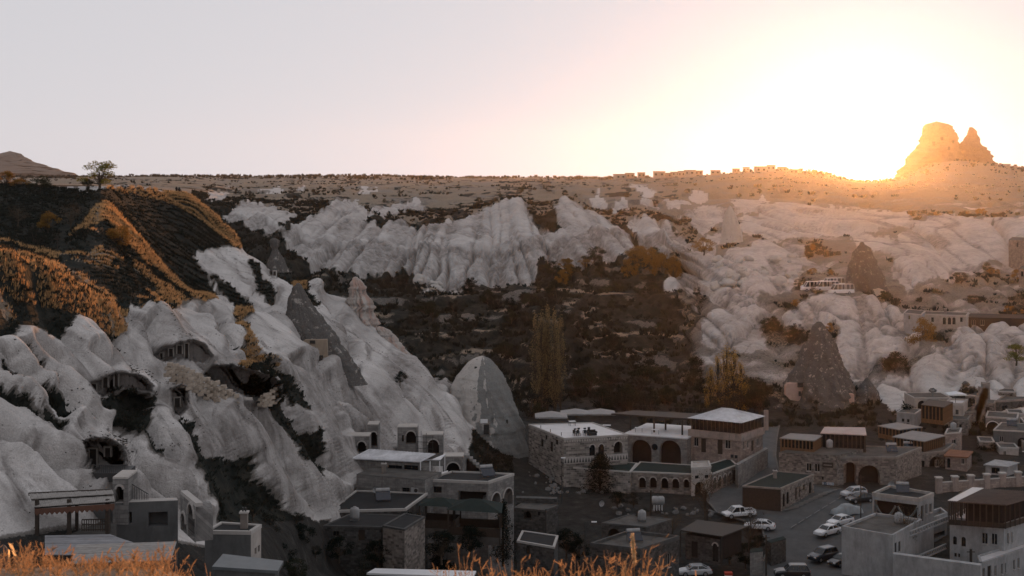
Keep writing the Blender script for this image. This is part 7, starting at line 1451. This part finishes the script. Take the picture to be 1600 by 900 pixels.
def fgmat():
    t = NT('dusty_brow_soil'); v = t.pos((1, 1, 1)); n = t.noise(v, 3.0, 5.0, .7); n2 = t.noise(v, 30.0, 3.0); t.bsdf(t.ramp(n, [(.3, (.12, .09, .065)), (.6, (.22, .175, .135)), (.8, (.32, .27, .22))]), .95, t.bump(t.math('ADD', n, n2), .6, .03), .1); return t.mat
o = bpy.data.objects.new('viewpoint_ground', mesh_np('viewpoint_ground', np.stack([XX, YY, ZZ], -1).reshape(-1, 3), quads=q, mat=fgmat(), smooth=True)); link(o); o['kind'] = 'structure'; o['label'] = 'dusty brow of the viewpoint hill under the dry weeds'
L_WEED = leaf_mat('sunlit_dry_weeds', (0.34, 0.215, 0.115), 0.5, 0.7, 18.0); L_PLUME = leaf_mat('pale_plume', (0.62, 0.48, 0.30), .5, .2)
def weeds(name, label, n, seed, mat, hfun, dens, ylo, yhi, twig=1.0):
    rg = np.random.default_rng(seed); V_ = []; T_ = []; cnt = 0; base = 0
    def blade(a, b, w_):
        nonlocal base
        s_ = np.array([rg.normal(), rg.normal() * .4, rg.normal() * .15]); s_ = s_ / (np.linalg.norm(s_) + 1e-9) * w_; V_.extend([a - s_, a + s_, b + s_ * .5, b - s_ * .5]); T_.append((base, base + 1, base + 2, base + 3)); base += 4
    while cnt < n:
        y = rg.uniform(ylo, yhi); px = rg.uniform(-120, 1150)
        if rg.random() > dens(px): continue
        x = (px - 800) / F * y; h = hfun(px) * rg.uniform(.35, 1.0); z = float(fg_h(np.array(x), np.array(y))); p = np.array([x, y, z - .02]); d = np.array([rg.normal() * .22, rg.normal() * .18, 1.0]); k = max(3, int(h / .07)); cnt += 1
        for i in range(k):
            d = d + np.array([rg.normal() * .10, rg.normal() * .10, 0]); d /= np.linalg.norm(d); e = p + d * h / k; blade(p, e, .0019 * (1.3 - i / k)); u = i / k
            if u > .15:
                for r_ in range(int(rg.integers(1, 4) * twig)):
                    td = d * .7 + rg.normal(size=3) * .55; td /= np.linalg.norm(td); L2 = h * rg.uniform(.06, .22) * (1.15 - u); t0 = p + (e - p) * rg.random(); t1 = t0 + td * L2; blade(t0, t1, .0009)
                    for f_ in range(int(rg.integers(1, 4))): g0 = t0 + (t1 - t0) * rg.uniform(.3, 1.0); g1 = g0 + (td + rg.normal(size=3) * .6) * rg.uniform(.008, .022); blade(g0, g1, rg.uniform(.0014, .0036))
            p = e
    o = bpy.data.objects.new(name, mesh_np(name, np.array(V_), quads=np.array(T_), mat=mat)); link(o); o['kind'] = 'stuff'; o['label'] = label
hp = lambda px: np.interp(px, [-100, 0, 40, 120, 200, 260, 300, 340, 380, 500, 640, 700, 745, 800, 900, 960, 990, 1030, 1070], [.13, .12, .14, .09, .09, .14, .15, .20, .14, .14, .20, .36, .38, .36, .34, .38, .40, .36, .10])
dn = lambda px: np.interp(px, [-100, 0, 60, 110, 160, 280, 330, 360, 400, 500, 660, 720, 780, 1000, 1050, 1080], [1, 1, .9, .7, .8, 1, 1, .5, .10, .06, .10, .6, .9, 1, .7, 0])
weeds('dry_weeds', 'sunlit dry weeds along the lower edge of the photograph', 820, 5, L_WEED, hp, dn, 4.7, 5.7)
weeds('short_dry_grass', 'short dry grass mat on the viewpoint ground', 1700, 6, L_WEED, lambda px: .055, lambda px: 1.0 if px < 380 or 700 < px < 1060 else .3, 4.6, 5.8, .6)
weeds('tall_weed_stalks', 'few tall single weed stalks standing over the village', 26, 8, L_WEED, lambda px: np.interp(px, [0, 330, 420, 1100], [.26, .26, .46, .5]), lambda px: .35 if (px < 60 or 280 < px < 360 or 520 < px < 560 or 660 < px < 760 or 960 < px < 1040) else .0, 4.8, 5.6, 1.6)
pm_ = empty('grass_plume', P(992, 882, 5.3)); tag(pm_, 'single bright pale plume glowing among the weeds', 'grass plume'); MB().tube([(0, 0, -.1), (-.004, 0, .02), (-.010, 0, .115)], [.003, .0025, .001], 5).build('stem', L_WEED, pm_)
rg = np.random.default_rng(3); co, q_ = leaf_cloud([(-.001 - .0007 * k, 0, .012 + .008 * k) for k in range(13)], 26, .007, .006, 9, 1.8); o = bpy.data.objects.new('plume_head', mesh_np('plume_head', co, quads=q_, mat=L_PLUME)); link(o, pm_)
def boot(label, px, py, Y, rz_, tilt):
    root = empty('boot', P(px, py, Y), rz_); tag(root, label, 'boot'); up = MB(); secs = [(-.02, .040, .0, .06), (.03, .048, -.01, .10), (.10, .050, -.01, .11), (.17, .047, -.01, .10), (.23, .044, -.008, .075), (.275, .034, 0, .05), (.295, .012, .01, .03)]
    n = 12; V_ = []
    for x, w_, z0, h in secs:
        for k in range(n): t_ = 2 * math.pi * k / n; V_.append((x, math.cos(t_) * w_, z0 + h / 2 + math.sin(t_) * h / 2))
    Fq = [tuple(range(n))[::-1], tuple(range((len(secs) - 1) * n, len(secs) * n))] + [(i * n + k, i * n + (k + 1) % n, (i + 1) * n + (k + 1) % n, (i + 1) * n + k) for i in range(len(secs) - 1) for k in range(n)]
    up.add(V_, Fq); u_ = up.build('upper', plain('black_leather', (.012, .011, .011), .5, .3, 8, .4), root, smooth=True); sl_ = MB(); sl_.prism([(-.03, -.04), (.06, -.045), (.16, -.05), (.26, -.044), (.305, -.015), (.305, .015), (.26, .044), (.16, .05), (.06, .045), (-.03, .04)], -.03, .004); s2 = sl_.build('sole', BLK, root)
    for c in (u_, s2): c.rotation_euler = (0, -tilt, 0)
boot('upright black boot toe in the lower left corner', -14, 978, 5.3, math.radians(84), math.radians(68)); boot('black boot toe just above the lower frame edge left of the weeds', 88, 984, 5.3, math.radians(80), math.radians(30))
# ================================================================== HAZE
def haze():
    bm = MB().box(-2300, 2300, -60, 4500, -35, 212)
    t = NT('haze_air')
    v = t.n('ShaderNodeVolumePrincipled', {'Color': (0.92, 0.90, 0.90, 1), 'Density': 0.000017, 'Anisotropy': 0.87})
    t.t.links.new(v.outputs[0], t.out.inputs['Volume'])
    o = bm.build('haze', t.mat); o['kind'] = 'stuff'; o['label'] = 'thin golden evening haze filling the air'
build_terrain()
haze()
